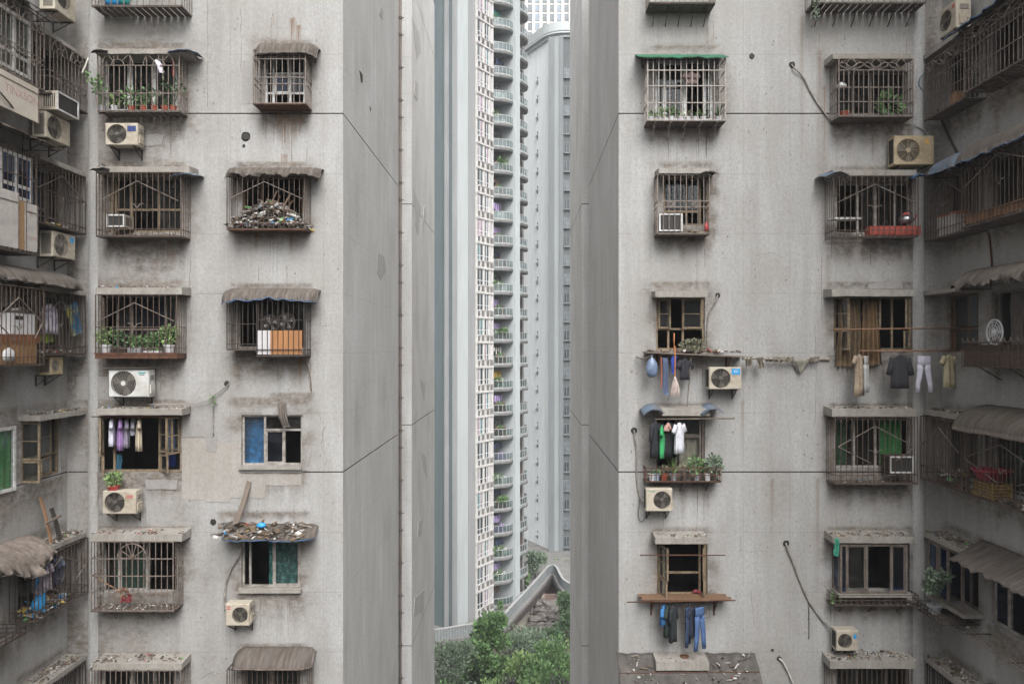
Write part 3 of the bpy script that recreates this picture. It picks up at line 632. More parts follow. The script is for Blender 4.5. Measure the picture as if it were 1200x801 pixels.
# ---------------------------------------------------------------- security cages
def cage(w, r, d, label, style='plain', m=BARS, sp=.135, rails=(0, .5, 1), tray='sheet', top='bars', struts=0, rad=.012, sides=(1, 1), tilt=0, group='window cages bolted to the fronts', traym=None, lipz=0):
    u0, u1, z0, z1 = r; W, H = u1-u0, z1-z0; uc = (u0+u1)/2; rad *= .8
    o = thing('window_cage', label, 'window cage', WF[w] @ T(uc, 0, z0), group)
    x0, x1 = -W/2, W/2; n = max(2, round(W/sp)); h0 = 0
    f = MB(); zt = H if style not in ('arch', 'petal') else H
    def orn(g):
        if g.v: part('ornament', g, BARS if style in ('zigzag', 'diamond') else m, o)
    cap = {'arch': .78, 'petal': .8}.get(style, 1)
    for i in range(n+1):
        x = x0+W*i/n
        full = style == 'petal' and i not in (0, n) or style == 'arch' and (i % 3 != 0)
        f.bar((x, -d, h0), (x, -d, H*(cap if full else 1)), rad*(1.5 if i in (0, n) else 1))
    for q in rails: f.bar((x0, -d-.006, H*q), (x1, -d-.006, H*q), rad*1.3)
    if cap < 1: f.bar((x0, -d-.006, H*cap), (x1, -d-.006, H*cap), rad*1.2)
    part('front_grille', f, m, o)
    g = MB(); y = -d-.014
    if style == 'arch':
        k = 2; ww = W/k
        for i in range(k):
            c = x0+ww*(i+.5); b = H*cap; R1 = min(ww*.42, H-b+.06); R2 = R1*.4
            g.arc((c, b), R1, 0, PI, .013, y, 14); g.arc((c, b), R2, 0, PI, .012, y, 8); g.arc((c, H*.3), .055, 0, 2*PI, .011, y, 10)
            for a in (.25, .5, .75): g.bar((c+R2*math.cos(a*PI), y, b+R2*math.sin(a*PI)), (c+R1*math.cos(a*PI), y, b+R1*math.sin(a*PI)), .01)
            orn(g); g = MB()
    if style == 'petal':
        k = 3; ww = W/k; b = H*cap; hh = H-b
        for i in range(k):
            c = x0+ww*(i+.5)
            for s in (-1, 1):
                for sc_ in (.2, .48): g.tube([(c+s*ww*sc_*math.sin(PI*t)*(1 if sc_ < .4 else 1), y, b+hh*(t)) for t in [j/8 for j in range(9)]], .012, 4)
                g.tube([(c+s*ww*.46*t, y, b+hh*(.15+.7*math.sin(PI/2*t))*(1-t*.25)) for t in [j/6 for j in range(7)]], .012, 4)
            orn(g); g = MB()
    if style in ('diamond', 'zigzag'):
        orn(g); g = MB(); m0, m1 = H*.38, H*.86; xm = -.03
        g.bar((x0+.06, y, H*.55), (xm, y, m1), .012); g.bar((xm, y, m1), (x1-.06, y, H*.55), .012)
        if style == 'diamond': g.bar((x0+.06, y, H*.55), (xm-.1, y, m0*.8), .012); g.bar((x1-.06, y, H*.55), (xm+.5, y, m0*.9), .012)
        orn(g); g = MB(); g.tube([(xm-.16, y, m0+.19), (xm-.06, y, m0+.17), (xm, y, m0+.08)], .01, 4); orn(g); g = MB(); g.tube([(xm+.16, y, m0+.19), (xm+.06, y, m0+.17), (xm, y, m0+.08)], .01, 4)
    if style == 'fan':
        c = x0+W*.5; b = H*.76; R1 = H*.21
        g.arc((c, b), R1, 0, PI, .015, y, 14); g.arc((c, b), R1*.25, 0, PI, .012, y, 6)
        for a in (0, .2, .4, .6, .8, 1): g.bar((c, y, b), (c+R1*math.cos(a*PI), y, b+R1*math.sin(a*PI)), .012)
    if style == 'rings':
        for c in (x0+W*.25, x0+W*.75):
            for rr in (.085, .045): g.arc((c, H*.5), rr, 0, 2*PI, .012, y, 12)
            orn(g); g = MB()
    if g.v: orn(g)
    for s in (0, 1):
        if not sides[s]: continue
        x = (x0, x1)[s]; q = MB(); k = max(2, round(d/.14))
        for i in range(k): yy = -d*i/k; q.bar((x, yy+.004-.012*(i == 0), 0), (x, yy+.004-.012*(i == 0), H), rad)
        for t in rails: q.bar((x, -d, H*t), (x, -.004, H*t), rad)
        part('side_grille', q, m, o)
    t = MB()
    if tray == 'slat':
        k = max(3, round(W/.16))
        for i in range(k): xx = x0+W*(i+.08)/k; t.box(xx, -d+.02, -.02, xx+W*.84/k, -.006, -.006)
        t.box(x0, -d-.02, -.035, x1, -d+.018, .005)
    elif tray == 'grid':
        k = max(3, round(W/.12))
        for i in range(k+1): xx = x0+W*i/k; t.bar((xx, -d, -.005), (xx, -.006, -.005), .009)
        for i in range(3): t.bar((x0, -d*(i+.5)/3, -.012), (x1, -d*(i+.5)/3, -.012), .01)
    else:
        t.box(x0-.01, -d-.01, -.03-lipz, x1+.01, -.006, -.004)
        if lipz: t.box(x0-.015, -d-.022, -.03, x1+.015, -d-.014, .02)
    part('tray', t, traym or TRAY, o)
    if top == 'bars':
        q = MB(); k = max(3, round(W/.3))
        for i in range(k+1): xx = x0+W*i/k; q.bar((xx, -d, H), (xx, -.004, H), rad)
        q.bar((x0, -d*.5, H), (x1, -d*.5, H), rad); part('top_grille', q, m, o)
    if struts:
        for i in range(struts):
            q = MB(); xx = x0+W*(i+.5)/struts; q.bar((xx, -d*.85, -.03), (xx, -.004, -.36), .012); q.bar((xx, -d, -.04), (xx, -.004, -.04), .013); part('bracket', q, m, o)
    return o
D0 = .5
def cpx(w, x0, y0, x1, y1, d=.5, **k): return R(w, x0, y0, x1, y1, d)
CG = {}
CG['L1'] = cage('LF', cpx('LF', 109, -50, 214, 8), .55, 'grey cage cut by the top edge, blue bags behind its bars', m=BARS, sp=.15, tray='slat', rails=(0, .5, 1), rad=.015)
CG['L2'] = cage('LF', cpx('LF', 113, 61, 209, 129), .45, 'cage with two arched fan tops and flowerpots inside', 'arch', BARS, .125, (0, .3, 1), 'slat', rad=.014)
CG['L3'] = cage('LF', cpx('LF', 113, 202, 212, 276), .5, 'cage under a broken hood holding an old box air conditioner', 'zigzag', BARB, .135, (0, .1, 1), 'sheet')
CG['L4'] = cage('LF', cpx('LF', 112, 345, 207, 414), .5, 'brown cage lined with green potted plants, above the whitest air conditioner', 'zigzag', BARB, .14, (0, .1, .45, 1), 'sheet', lipz=.09, traym=MATS['rusted_steel'])
CG['L6'] = cage('LF', cpx('LF', 107, 634, 203, 715), .5, 'cage with a white half-wheel ornament and a broom leaning inside', 'fan', BARS, .14, (0, .25, .5, .75, 1), 'sheet', struts=3, rad=.014)
CG['L7'] = cage('LF', cpx('LF', 104, 785, 212, 850), .5, 'cage cut by the bottom edge under the leaf-strewn hood', 'plain', BARS, .13, (0, .5, 1), rad=.014)
CG['M1'] = cage('LF', cpx('LF', 297, 58, 358, 121), .5, 'small grey cage under a curved metal roof with rust running below', 'plain', BARS, .13, (0, .36, .48, .82, 1), 'sheet', rad=.014, traym=MATS['rusted_steel'])
CG['M2'] = cage('LF', cpx('LF', 266, 204, 357, 268), .5, 'cage heaped with household junk and an upturned stool', 'zigzag', BARB, .125, (0, .1, 1), 'sheet', struts=0, traym=MATS['rusted_steel'])
CG['M3'] = cage('LF', cpx('LF', 266, 350, 303, 409), .5, 'narrow cage bay beside the white and orange boards', 'plain', BARD, .13, (0, .1, .5, 1), 'sheet', sides=(1, 0))
CG['M3b'] = cage('LF', cpx('LF', 302, 350, 357, 416), .55, 'cage bay fronted by white and orange boards with fans above', 'plain', BARD, .125, (0, .1, .62, 1), 'sheet')
CG['M6'] = cage('LF', cpx('LF', 265, 785, 360, 850), .45, 'cage under the domed metal roof at the bottom of the left front', 'plain', BARB, .12, (0, .4, 1))
CG['R1'] = cage('RF', cpx('RF', 761, -60, 838, 3), .5, 'grey tray of a cage cut by the top edge above the green roof', m=BARB, sp=.14, tray='sheet', struts=5)
CG['R2'] = cage('RF', cpx('RF', 759, 68, 850, 141), .5, 'large white-barred cage under a green sheet roof', 'plain', mat('pale_bars', '958d86', .5, scale=20, dirt='655a51', bump=.05), .135, (0, .28, .55, .8, 1), 'sheet', struts=5, rad=.015)
CG['R3'] = cage('RF', cpx('RF', 771, 204, 832, 273), .45, 'square grey cage with two ring ornaments on its rails', 'rings', BARS, .14, (0, .45, .55, 1), 'sheet', rad=.014)
CG['S1'] = cage('RF', cpx('RF', 953, -60, 1085, 3), .5, 'wide tray of a cage cut by the top edge, weeds trailing off it', m=BARB, sp=.14, tray='slat', struts=6)
CG['S2'] = cage('RF', cpx('RF', 983, 69, 1070, 136), .5, 'cage with three looped petal ornaments along its top', 'petal', BARS, .115, (0, .25, .5, 1), 'sheet', rad=.014)
CG['S3'] = cage('RF', cpx('RF', 977, 206, 1076, 277), .5, 'cage holding a red planter box and a kettle below the yellowed air conditioner', 'zigzag', BARB, .13, (0, .1, 1), 'grid')
CG['S5'] = cage('RF', cpx('RF', 979, 488, 1075, 566), .5, 'cage with a lozenge brace and a boxy window air conditioner', 'diamond', BARB, .13, (0, .12, 1), 'sheet')
CG['S7'] = cage('RF', cpx('RF', 976, 783, 1070, 850), .45, 'cage cut by the bottom edge below the littered hood on the right', 'plain', BARB, .12, (0, .4, 1))
# wings: the front planes stand n metres off the wing walls
CG['LWn0'] = cage('LW', (14.6, 16.2, 5.64, 7.15), .6, 'topmost wing cage on the left with looped top and a signboard below', 'arch', BARS, .135, (0, .35, .42, 1), 'sheet')
CG['LWf0'] = cage('LW', (16.55, 17.9, 5.72, 6.98), .5, 'small arch-topped cage in the upper left corner over a louvred box', 'arch', BARS, .13, (0, .3, .4, 1), 'sheet')
CG['LWn1'] = cage('LW', (14.4, 15.85, 2.02, 4.1), .65, 'tall wing cage boarded with white panels bearing red characters', 'plain', BARB, .14, (0, .5, .75, 1), 'sheet')
CG['LWf1'] = cage('LW', (16.1, 17.9, 2.78, 4.14), .5, 'corner cage on the left with fruit peel strewn on its tray', 'zigzag', BARB, .13, (0, .1, .55, 1), 'sheet')
CG['LWn2'] = cage('LW', (14.4, 15.95, -.32, 1.28), .75, 'wing cage packed with a cabinet, cartons and a white box', 'diamond', BARB, .13, (0, .1, 1), 'sheet')
CG['LWf2'] = cage('LW', (16.0, 17.9, -.1, 1.28), .5, 'corner cage on the left with two bright cloths drying', 'zigzag', BARB, .13, (0, .12, 1), 'sheet')
CG['LWf4'] = cage('LW', (15.95, 17.9, -5.85, -4.54), .55, 'corner cage on the left heaped with bags under drying shirts', 'diamond', BARB, .13, (0, .14, 1), 'grid')
CG['RWn0'] = cage('RW', (-16.05, -13.4, 5.55, 6.85), .6, 'long dark cage at the top right with zigzag top ironwork', 'petal', BARS, .13, (0, .33, .66, 1), 'slat', struts=4)
CG['RWf0'] = cage('RW', (-17.82, -16.25, 5.5, 6.8), .5, 'dark corner cage at the top right with a small carton', 'petal', BARS, .12, (0, .33, .66, 1), 'slat')
CG['RWf1'] = cage('RW', (-17.82, -16.2, 2.6, 4.1), .5, 'dark corner cage on the right with an orange shelf inside', 'zigzag', BARB, .12, (0, .12, 1), 'sheet')
CG['RWn1'] = cage('RW', (-16.0, -13.4, 2.62, 4.1), .7, 'dark wing cage on the right with planks along its lower rail', 'zigzag', BARB, .13, (0, .14, 1), 'sheet')
CG['RWf3'] = cage('RW', (-17.82, -16.2, -3.1, -1.6), .6, 'corner cage on the right holding dried gourds and bundles', 'zigzag', BARB, .12, (0, .22, 1), 'grid')
CG['RWn3'] = cage('RW', (-16.05, -13.4, -3.1, -1.7), .65, 'wing cage on the right with a red basin on a crate', 'diamond', BARB, .13, (0, .12, 1), 'grid')
CG['LWf5'] = cage('LW', (16.1, 17.9, -8.9, -7.52), .5, 'cage below the littered slab in the lower left corner', 'plain', BARD, .13, (0, .5, 1))
CG['RWf5'] = cage('RW', (-17.82, -16.3, -8.9, -7.52), .45, 'cage below the littered slab in the lower right corner', 'plain', BARD, .11, (0, .5, 1))
# open planter rails
def rail(w, u0, u1, z0, d, h, label, m=BARB, sp=.13, curl=False, sheet_=False):
    o = thing('planter_rail', label, 'planter rail', WF[w] @ T((u0+u1)/2, 0, z0), 'open railings under windows'); W = u1-u0
    f = MB(); n = round(W/sp)
    for i in range(n+1): x = -W/2+W*i/n; f.bar((x, -d, 0), (x, -d, h), .01)
    for z in (0, h*.5, h): f.bar((-W/2, -d-.004, z), (W/2, -d-.004, z), .012)
    part('front_grille', f, m, o)
    for s in (-1, 1):
        q = MB()
        for z in (0, h*.5, h): q.bar((s*W/2, -d, z), (s*W/2, -.004, z), .011)
        for i in range(1, 3): q.bar((s*W/2, -d*i/3, 0), (s*W/2, -d*i/3, h), .01)
        part('side_grille', q, m, o)
    t = MB(); t.box(-W/2, -d, -.022, W/2, -.006, -.006); part('tray', t, TRAY, o)
    for i in range(3): q = MB(); xx = W*(-.35+.35*i); q.bar((xx, -d*.8, -.02), (xx, -.004, -.3), .012); part('bracket', q, BARD, o)
    if curl:
        q = MB()
        for i in range(int(W/.2)): q.arc((-W/2+.1+i*.2, h+.1), .1, PI, 2*PI, .01, -d, 8)
        part('ornament', q, BARS, o)
    return o
a, b, z, _ = R('RF', 757, 548, 845, 564, .42); rail('RF', a, b, z, .42, .32, 'rusty planter rail under the right front window, crowded with pots', RUST)
a, b, z, _ = R('RF', 978, 690, 1076, 709, .45); rail('RF', a, b, z, .45, .24, 'low empty planter rail under the four-paned sliding window', BARB)
rail('RW', -17.5, -16.5, -6.12, .85, .2, 'small planter tray on the right wing with a leafy shrub', BARD, .15)
o = rail('RW', -16.15, -13.4, -.36, .6, .5, 'basket-like rail lined with split bamboo on the right wing', BARB, .3, True)
for i in range(52):   # split-bamboo screen behind the rail, one cane after another
    mb = MB(); mb.box(-1.36+i*.0523, -.575, .0, -1.36+i*.0523+.045, -.56, .46+random.uniform(-.01, .01)) if i == 0 else None
    if i == 0: c0 = part('cane', mb, mat('split_bamboo', '4d3d31', .8, scale=20, dirt='2f251e', var=.5, island=.3), o)
    else: c = c0.copy(); C.objects.link(c); c.parent = o; c.location = (i*.0523, random.uniform(-.005, .005), random.uniform(-.02, .01))
a, b, z, _ = -0, 0, 0, 0
rail('LW', 14.6, 15.6, -5.95, .6, .18, 'bent drying rail under the dark window at the lower left', BARD, .2)
# ---------------------------------------------------------------- awnings
def awning(w, u0, u1, zw, zl, d, label, m=ROOFG, corr=.012, per=.09, end=.0, tear=.01, name='awning', cat='awning', prof='arc', lip=None, sag=None, frame=True):
    W = u1-u0; o = thing(name, label, cat, WF[w] @ T((u0+u1)/2, 0, zl), 'sheet roofs over windows'); H = zw-zl; sd = random.random()*90
    def fn(a, b):
        x = -W/2+W*a; 
        if prof == 'arc': y = -d*math.sin(b*PI/2); z = H*math.cos(b*PI/2)
        else: y = -d*b; z = H*(1-b)
        e = max(0, 1-min(a, 1-a)*W/.22) if end else 0
        y *= 1-.45*e*e; z -= end*e*e*(.3+.7*(1-b))
        z += corr*math.sin(2*PI*x/per)*(.4+.6*b) + nz(x*2.2, b*2, sd)*.025*b
        if b > .9: y += nz(x*5, sd, 2)*tear*4; z += nz(x*4, sd, 4)*tear*2
        if sag: z += sag(a, b)
        return (x, y-.004, z)
    mb = MB(); mb.sheet(fn, max(12, int(W/(per/4)) if corr else int(W/.06)), 9, (0, .003, -.012)); part('roof_sheet', mb, m, o, None, True)
    if lip:
        q = MB(); k = 24
        pts = [Vector(fn(i/k, 1)) for i in range(k+1)]
        for i in range(k): q.bar(pts[i]+Vector((0, -.012, -.01)), pts[i+1]+Vector((0, -.012, -.01)), .016)
        part('edge_trim', q, lip, o)
    if frame:
        q = MB()
        for s in (-.42, .42): q.bar((W*s, -d*.8, -.02), (W*s, -.004, -.02), .012); q.bar((W*s, -.01, -.02), (W*s, -.01, H*.9), .012)
        q.bar((-W*.45, -d*.8, -.02), (W*.45, -d*.8, -.02), .012); part('support_frame', q, BARD, o)
    return o
def apx(w, x0, x1, ytop, ylip, d): 
    u0, u1, zl, _ = R(w, x0, ytop, x1, ylip, d); return u0, u1, P(w, x0, ytop, 0)[1], zl
LIPB = mat('blue_roof_edge', '3f5d80', .6, scale=10, dirt='6a6460')
awning('LF', *apx('LF', 293, 368, 54, 62, .6), .6, 'small curved metal roof over the rust-stained cage', ROOFG, .004, .09, .12)
awning('LF', *apx('LF', 259, 372, 198, 205, .6), .6, 'ragged litter-covered roof sheet over the junk-filled cage', ROOFG, .008, .12, .03, .05, lip=None)
awning('LF', *apx('LF', 254, 368, 338, 351, .62), .62, 'buckled corrugated awning with a blue edge over the boards', ROOFB, .014, .075, .05, .02, lip=LIPB, sag=lambda a, b: .10*b*(abs(a-.55)*-1.1+.2+.5*math.exp(-((a-.53)/.05)**2)))
awning('LF', *apx('LF', 256, 365, 613, 633, .6), .6, 'awning littered with peelings and a blue bag, above the dark sliding window', ROOFG, .006, .3, .05, .02, prof='flat', lip=LIPB)
awning('LF', *apx('LF', 267, 363, 757, 783, .6), .6, 'domed metal awning with faint ribs at the bottom of the left front', ROOFB, .014, .16, .12, .006, lip=BARS)
awning('RF', *apx('RF', 749, 854, 64, 67, .62), .62, 'green flat sheet roof over the white-barred cage', ROOFGR, .004, .3, 0, .01, prof='flat')
awning('LW', 13.8, 16.62, 7.75, 7.25, .75, 'grey roof sheet at the very top left', ROOFG, .004, .2, 0, .01, prof='flat')
awning('LW', 13.8, 16.6, 4.78, 4.40, .9, 'long flat roof sheet over the red-lettered panels', ROOFG, .004, .2, 0, .01, prof='flat', lip=BARB)
awning('LW', 13.8, 17.5, 1.78, 1.40, .76, 'wavy grey roof sheet over the drying bright cloths', ROOFB, .006, .12, .03, .02, lip=BARD)
awning('LW', 13.8, 16.45, -4.10, -4.55, .8, 'torn roofing felt sagging over the dark window at lower left', TARP, .01, .14, .02, .09, sag=lambda a, b: .16*b*math.sin(a*7))
awning('RW', -16.5, -13.3, 7.35, 6.88, .8, 'blue-edged roof sheet sloping over the long top right cage', ROOFG, .004, .2, 0, .02, prof='flat', lip=LIPB)
awning('RW', -17.35, -16.1, 4.45, 4.0, .8, 'blue-grey curved roof sheet over the orange-shelf cage', ROOFBL, .004, .2, .06, .02)
awning('RW', -16.15, -13.2, 4.48, 3.95, .88, 'dusty curved roof sheet over the plank-lined cage', ROOFB, .006, .3, .06, .02, lip=LIPB)
awning('RW', -16.35, -13.2, 1.75, 1.32, .82, 'ribbed awning holed and flaking over the bamboo-lined rail', ROOFB, .035, .17, .05, .05)
awning('RW', -16.35, -13.2, -1.20, -1.72, .82, 'smooth domed awning over the red basin', ROOFG, .003, .2, .1, .006, lip=BARB)
awning('RW', -16.5, -13.2, -4.18, -4.60, .8, 'patched grey awning between the blue-glass windows', ROOFB, .006, .2, .03, .03, prof='flat')
awning('RW', -16.2, -13.2, -7.2, -7.6, .8, 'domed sheet peeping in at the bottom right corner', ROOFB, .004, .2, .1, .01)
# scraps of sheeting bent over the ends of hoods
def scrap(w, x0, y0, x1, y1, n, label, m, dz=.09, name='roof_scrap'):
    u0, u1, z0, z1 = R(w, x0, y0, x1, y1, n); W = u1-u0; sd = random.random()*50
    mb = MB(); mb.sheet(lambda a, b: (-W/2+W*a, -n*b-.02+nz(a*3, b*3, sd)*.04, (z1-z0)*.6*math.sin(PI*(a*.7+.1))+nz(a*4, b*3, sd+9)*.03-dz*b*b), 12, 6, (0, .002, -.01))
    single(name, mb, m, label, 'roof scrap', WF[w] @ T((u0+u1)/2, 0, z0+.04), 'bent scraps of roof sheet', True)
scrap('LF', 196, 52, 226, 61, .6, 'blue-edged scrap of sheet bent over the arched cage, right end', LIPB)
scrap('LF', 106, 53, 124, 60, .6, 'dark scrap of sheet at the left end of the arched cage', BARD)
scrap('LF', 199, 196, 227, 206, .6, 'torn blue scrap at the right end of the broken hood', ROOFBL)
scrap('LF', 105, 191, 126, 199, .6, 'black scrap at the left end of the broken hood', BARD)
scrap('RF', 816, 195, 842, 204, .55, 'black torn flap over the right end of the ringed cage', BARD)
scrap('RF', 966, 193, 996, 207, .6, 'curved blue-grey scrap left of the kettle cage hood', ROOFBL)
scrap('RF', 1070, 197, 1086, 208, .6, 'small blue scrap folded beside the yellowed air conditioner', LIPB)
scrap('RF', 754, 470, 778, 487, .6, 'curled clear-blue sheet left of the hood above the green shirt', ROOFBL)
scrap('RF', 822, 469, 848, 488, .6, 'curled clear-blue sheet right of the hood above the green shirt', ROOFBL)
mb = MB(); a, b, c, d = R('LF', 325, 472, 341, 500, .12)
mb.sheet(lambda p, q: ((b-a)*(p*.6+q*.4*q)+math.sin(q*3)*.03, -.08-.14*math.sin(q*2.6)+.012*math.sin(p*22), -(d-c)*q), 20, 10, (0, .006, -.004))
single('torn_awning', mb, ROOFB, 'torn strip of ribbed sheet dangling over the blue-glass window', 'torn awning', WF['LF'] @ T(a, 0, d), None, True)
# broad sheet of roofing at the bottom of the right front
mb = MB(); a, b, c, d = R('RF', 722, 768, 884, 830, .0)
mb.sheet(lambda p, q: (a+(b-a)*p+nz(p*9, q*2, 3)*.03, -.02-1.25*q, -.0-.95*q+.012*math.sin(p*60)+nz(p*5, q*5, 1)*.03), 90, 12, (0, .004, -.012))
single('lean_to_roof', mb, mat('grey_lean_to_sheet', '55514d', .85, scale=5, dirt='3b3733'), 'grey lean-to sheet strewn with white scraps at the bottom of the right front', 'lean-to roof', WF['RF'] @ T(0, 0, P('RF', 0, 764)[1]), None, True)
# ---------------------------------------------------------------- air conditioner outdoor units
def ac(w, r, label, m=ACW, dep=.3, n0=.14, fan=.32, right=True, grille='ring', blades=True, grm=ACG, badge=None, brack='L', rot=0, name='air_conditioner', hub=True, ffr=.44):
    u0, u1, z0, z1 = r; W, H = u1-u0, z1-z0
    o = thing(name, label, 'air conditioner', WF[w] @ T((u0+u1)/2, 0, z0) @ RZ(rot), 'air conditioner units on the fronts')
    y0, y1 = -(n0+dep), -n0; c = .018; mb = MB()
    x0, x1 = -W/2, W/2; R0 = min(H*ffr, W*.33); fx = (x0+R0+W*.06) if right else (x1-R0-W*.06); fz = H*.5
    # body: chamfered shell whose front has a round opening
    ring = lambda y, s: [(x0+s, y, s), (x1-s, y, s), (x1-s, y, H-s), (x0+s, y, H-s)]
    mb.loft([ring(y1, 0), ring(y0+c, 0), ring(y0, c)], 0, False); mb.quad(*ring(y1, 0)[::-1])
    n = 32; i = len(mb.v); rr = ring(y0, c)
    sq = []
    for k in range(n):
        t = 2*PI*k/n; dx, dz = math.cos(t), math.sin(t)
        sx = ((x1-c-fx)/dx if dx > 1e-6 else (x0+c-fx)/dx if dx < -1e-6 else 1e9); sz = ((H-c-fz)/dz if dz > 1e-6 else (c-fz)/dz if dz < -1e-6 else 1e9)
        s = min(sx, sz); sq.append((fx+dx*s, y0, fz+dz*s))
    ci = [(fx+R0*math.cos(2*PI*k/n), y0, fz+R0*math.sin(2*PI*k/n)) for k in range(n)]; cb = [(p[0], y0+.09, p[2]) for p in ci]
    corners = [(x1-c, y0, H-c), (x0+c, y0, H-c), (x0+c, y0, c), (x1-c, y0, c)]
    for k in range(n):
        a, b = sq[k], sq[(k+1) % n]; mb.quad(ci[k], ci[(k+1) % n], b, a)
        if abs(a[0]-b[0]) > 1e-5 and abs(a[2]-b[2]) > 1e-5:
            q = min(corners, key=lambda v: (v[0]-(a[0]+b[0])/2)**2+(v[2]-(a[2]+b[2])/2)**2); mb.quad(a, b, q, q)
        mb.quad(cb[k], cb[(k+1) % n], ci[(k+1) % n], ci[k])
    mb.f.append(tuple(range(len(mb.v), len(mb.v)+n))); mb.v += cb; mb.m.append(1)
    part('body', mb, [m, ACD], o)
    # fan, grille
    f = MB()
    if blades:
        for k in range(3):
            t0 = 2*PI*k/3+.6; L = [(.25, 0), (.9, -.25), (.98, .25), (.8, .55), (.3, .4)]
            f.loft([[(fx+R0*q*math.cos(t0+a), y0+.055+.03*a-.0*q, fz+R0*q*math.sin(t0+a)) for q, a in L], [(fx+R0*q*math.cos(t0+a), y0+.06+.03*a, fz+R0*q*math.sin(t0+a)) for q, a in L]])
        f.lathe([(R0*.22, .07), (R0*.22, .035), (R0*.05, .03)], 10, (fx, y0, fz), ax='y'); part('fan', f, mat('fan_blade', '6c6660', .6), o)
    g = MB()
    for k in range(1, 8 if grille == 'ring' else 5): g.arc((fx, fz), R0*(.16+.84*k/(7.5 if grille == 'ring' else 4.6)), 0, 2*PI, .0035, y0-.004, 24)
    ns = 28 if grille == 'spiral' else 8
    for k in range(ns): t = 2*PI*k/ns; g.bar((fx+R0*.18*math.cos(t+.4), y0-.006, fz+R0*.18*math.sin(t+.4)), (fx+R0*math.cos(t), y0-.003, fz+R0*math.sin(t)), .0045)
    fg = part('fan_grille', g, grm, o)
    if hub: h = MB(); h.lathe([(R0*.19, -.002), (R0*.19, -.012), (R0*.1, -.016)], 14, (fx, y0, fz), ax='y'); part('hub_cap', h, m if grille == 'spiral' else grm, fg)
    # side door panel with a seam, valve cover on the end, feet
    s = MB(); px = (fx+R0+.02, x1-c-.01) if right else (x0+c+.01, fx-R0-.02)
    if px[1]-px[0] > .05:
        s.box(px[0], y0-.004, .03, px[1], y0+.001, H-.03)
        if grille == 'spiral':
            for k in range(9): s.box(px[0]+.02, y0-.008, .06+k*.035, px[1]-.02, y0-.003, .075+k*.035)
        part('service_panel', s, m, o)
    e = MB(); e.box(x1-.002, y0+.06, H*.12, x1+.03, y1-.04, H*.45); e.bar((x1+.03, y1-.1, H*.3), (x1+.07, y1-.1, H*.28), .012, 1, 6); e.bar((x1+.03, y1-.15, H*.2), (x1+.07, y1-.15, H*.19), .009, 1, 6)
    e2 = MB(); e2.box(x1-.002, y0+.07, H*.62, x1+.012, y1-.05, H*.8); part('grip', e2, ACG, o)
    part('valve_cover', e, [m, ACG], o)
    v = MB()
    for k in range(9): v.box(x0-.006, y0+.05+k*.024, .06, x0+.001, y0+.062+k*.024, H-.06)
    part('coil', v, ACD, o)
    for s in (-.36, .36):
        b = MB(); b.box(W*s-.018, y0+.0, -.03, W*s+.018, -.004, -.004)
        if brack == 'L': b.box(W*s-.012, -.03, -.26, W*s+.012, -.004, -.031); b.bar((W*s, y0+.06, -.035), (W*s, -.02, -.24), .012)
        part('bracket', b, BARD, o)
    if badge:
        bx = (px[0]+px[1])/2
        for kind, txt, dx, zz, bw, bh, bm, tm in badge:
            if bm: q = MB(); q.box(bx+dx-bw/2, y0-.009, H*zz-bh/2, bx+dx+bw/2, y0-.004, H*zz+bh/2); pb = part('badge', q, bm, o)
            if txt: text(txt, bh*.8 if bm is None else bh*.42, tm, pb if bm else o, T(bx+dx, y0-.0105, H*zz))
    return o
def acpx(w, x0, y0, x1, y1, n=.44): return R(w, x0, y0, x1, y1, n)
ac('LF', acpx('LF', 123, 144, 161, 170), 'cream air conditioner with a navy badge, between two left corner cages', ACC, grm=ACK, badge=[('b', None, 0, .74, .2, .13, BADGEN, WHITE), ('t', 'AIR\nCON', 0, .74, .2, .05, None, WHITE)] and [('b', None, 0, .74, .2, .13, BADGEN, WHITE)])
o = ac('LF', acpx('LF', 127, 433, 174, 465), 'large white air conditioner with swirl grille below the plant-filled cage', ACW, grille='spiral', badge=[('t', 'MEDIA', 0, .88, .2, .05, None, TEAL)] and [('b', None, 0, .88, .17, .03, TEAL, None), ('b', None, 0, .81, .12, .025, ACG, None)], ffr=.46)
q = MB(); q.box(-.5, -.5, .675, .5, -.1, .69); part('rain_cover', q, TRAY, o)
ac('LF', acpx('LF', 120, 575, 159, 602), 'cream air conditioner with red print carrying a potted plant', ACC, grm=ACK, badge=[('t', '海尔空调', 0, .78, .2, .055, None, REDP)] and [('b', None, 0, .8, .15, .022, REDP, None), ('b', None, 0, .72, .15, .022, REDP, None)])
ac('LF', acpx('LF', 264, 707, 292, 733), 'small air conditioner hosed from the litter-strewn awning above', ACC, fan=.3, right=False, grm=ACK, badge=[('b', None, 0, .86, .09, .022, REDP, None), ('b', None, 0, .77, .09, .022, REDP, None)], ffr=.36)
ac('RF', acpx('RF', 831, 430, 869, 456), 'air conditioner with a bright blue label under the junk-laden shelf', ACC, grm=ACK, badge=[('b', '美的', 0, .8, .2, .14, BADGEB, WHITE)])
ac('RF', acpx('RF', 757, 572, 788, 599), 'air conditioner with teal lettering under the rusty planter rail', ACC, right=False, grm=ACK, badge=[('t', 'Hisense', .05, .88, .2, .06, None, TEAL)], ffr=.38)
ac('RF', acpx('RF', 1048, 159, 1095, 193), 'yellowed air conditioner perched above the kettle cage', ACY, grm=ACY, ffr=.4, brack='flat', badge=[('b', None, 0, .8, .1, .12, mat('orange_sticker', 'c09a5a', .6), None)])
ac('RF', acpx('RF', 980, 738, 1005, 762, .42), 'small air conditioner with a round blue sticker, fed by the long curved conduit', ACC, grm=ACK, ffr=.38, badge=[('b', None, 0, .72, .07, .1, BADGEB, None)])
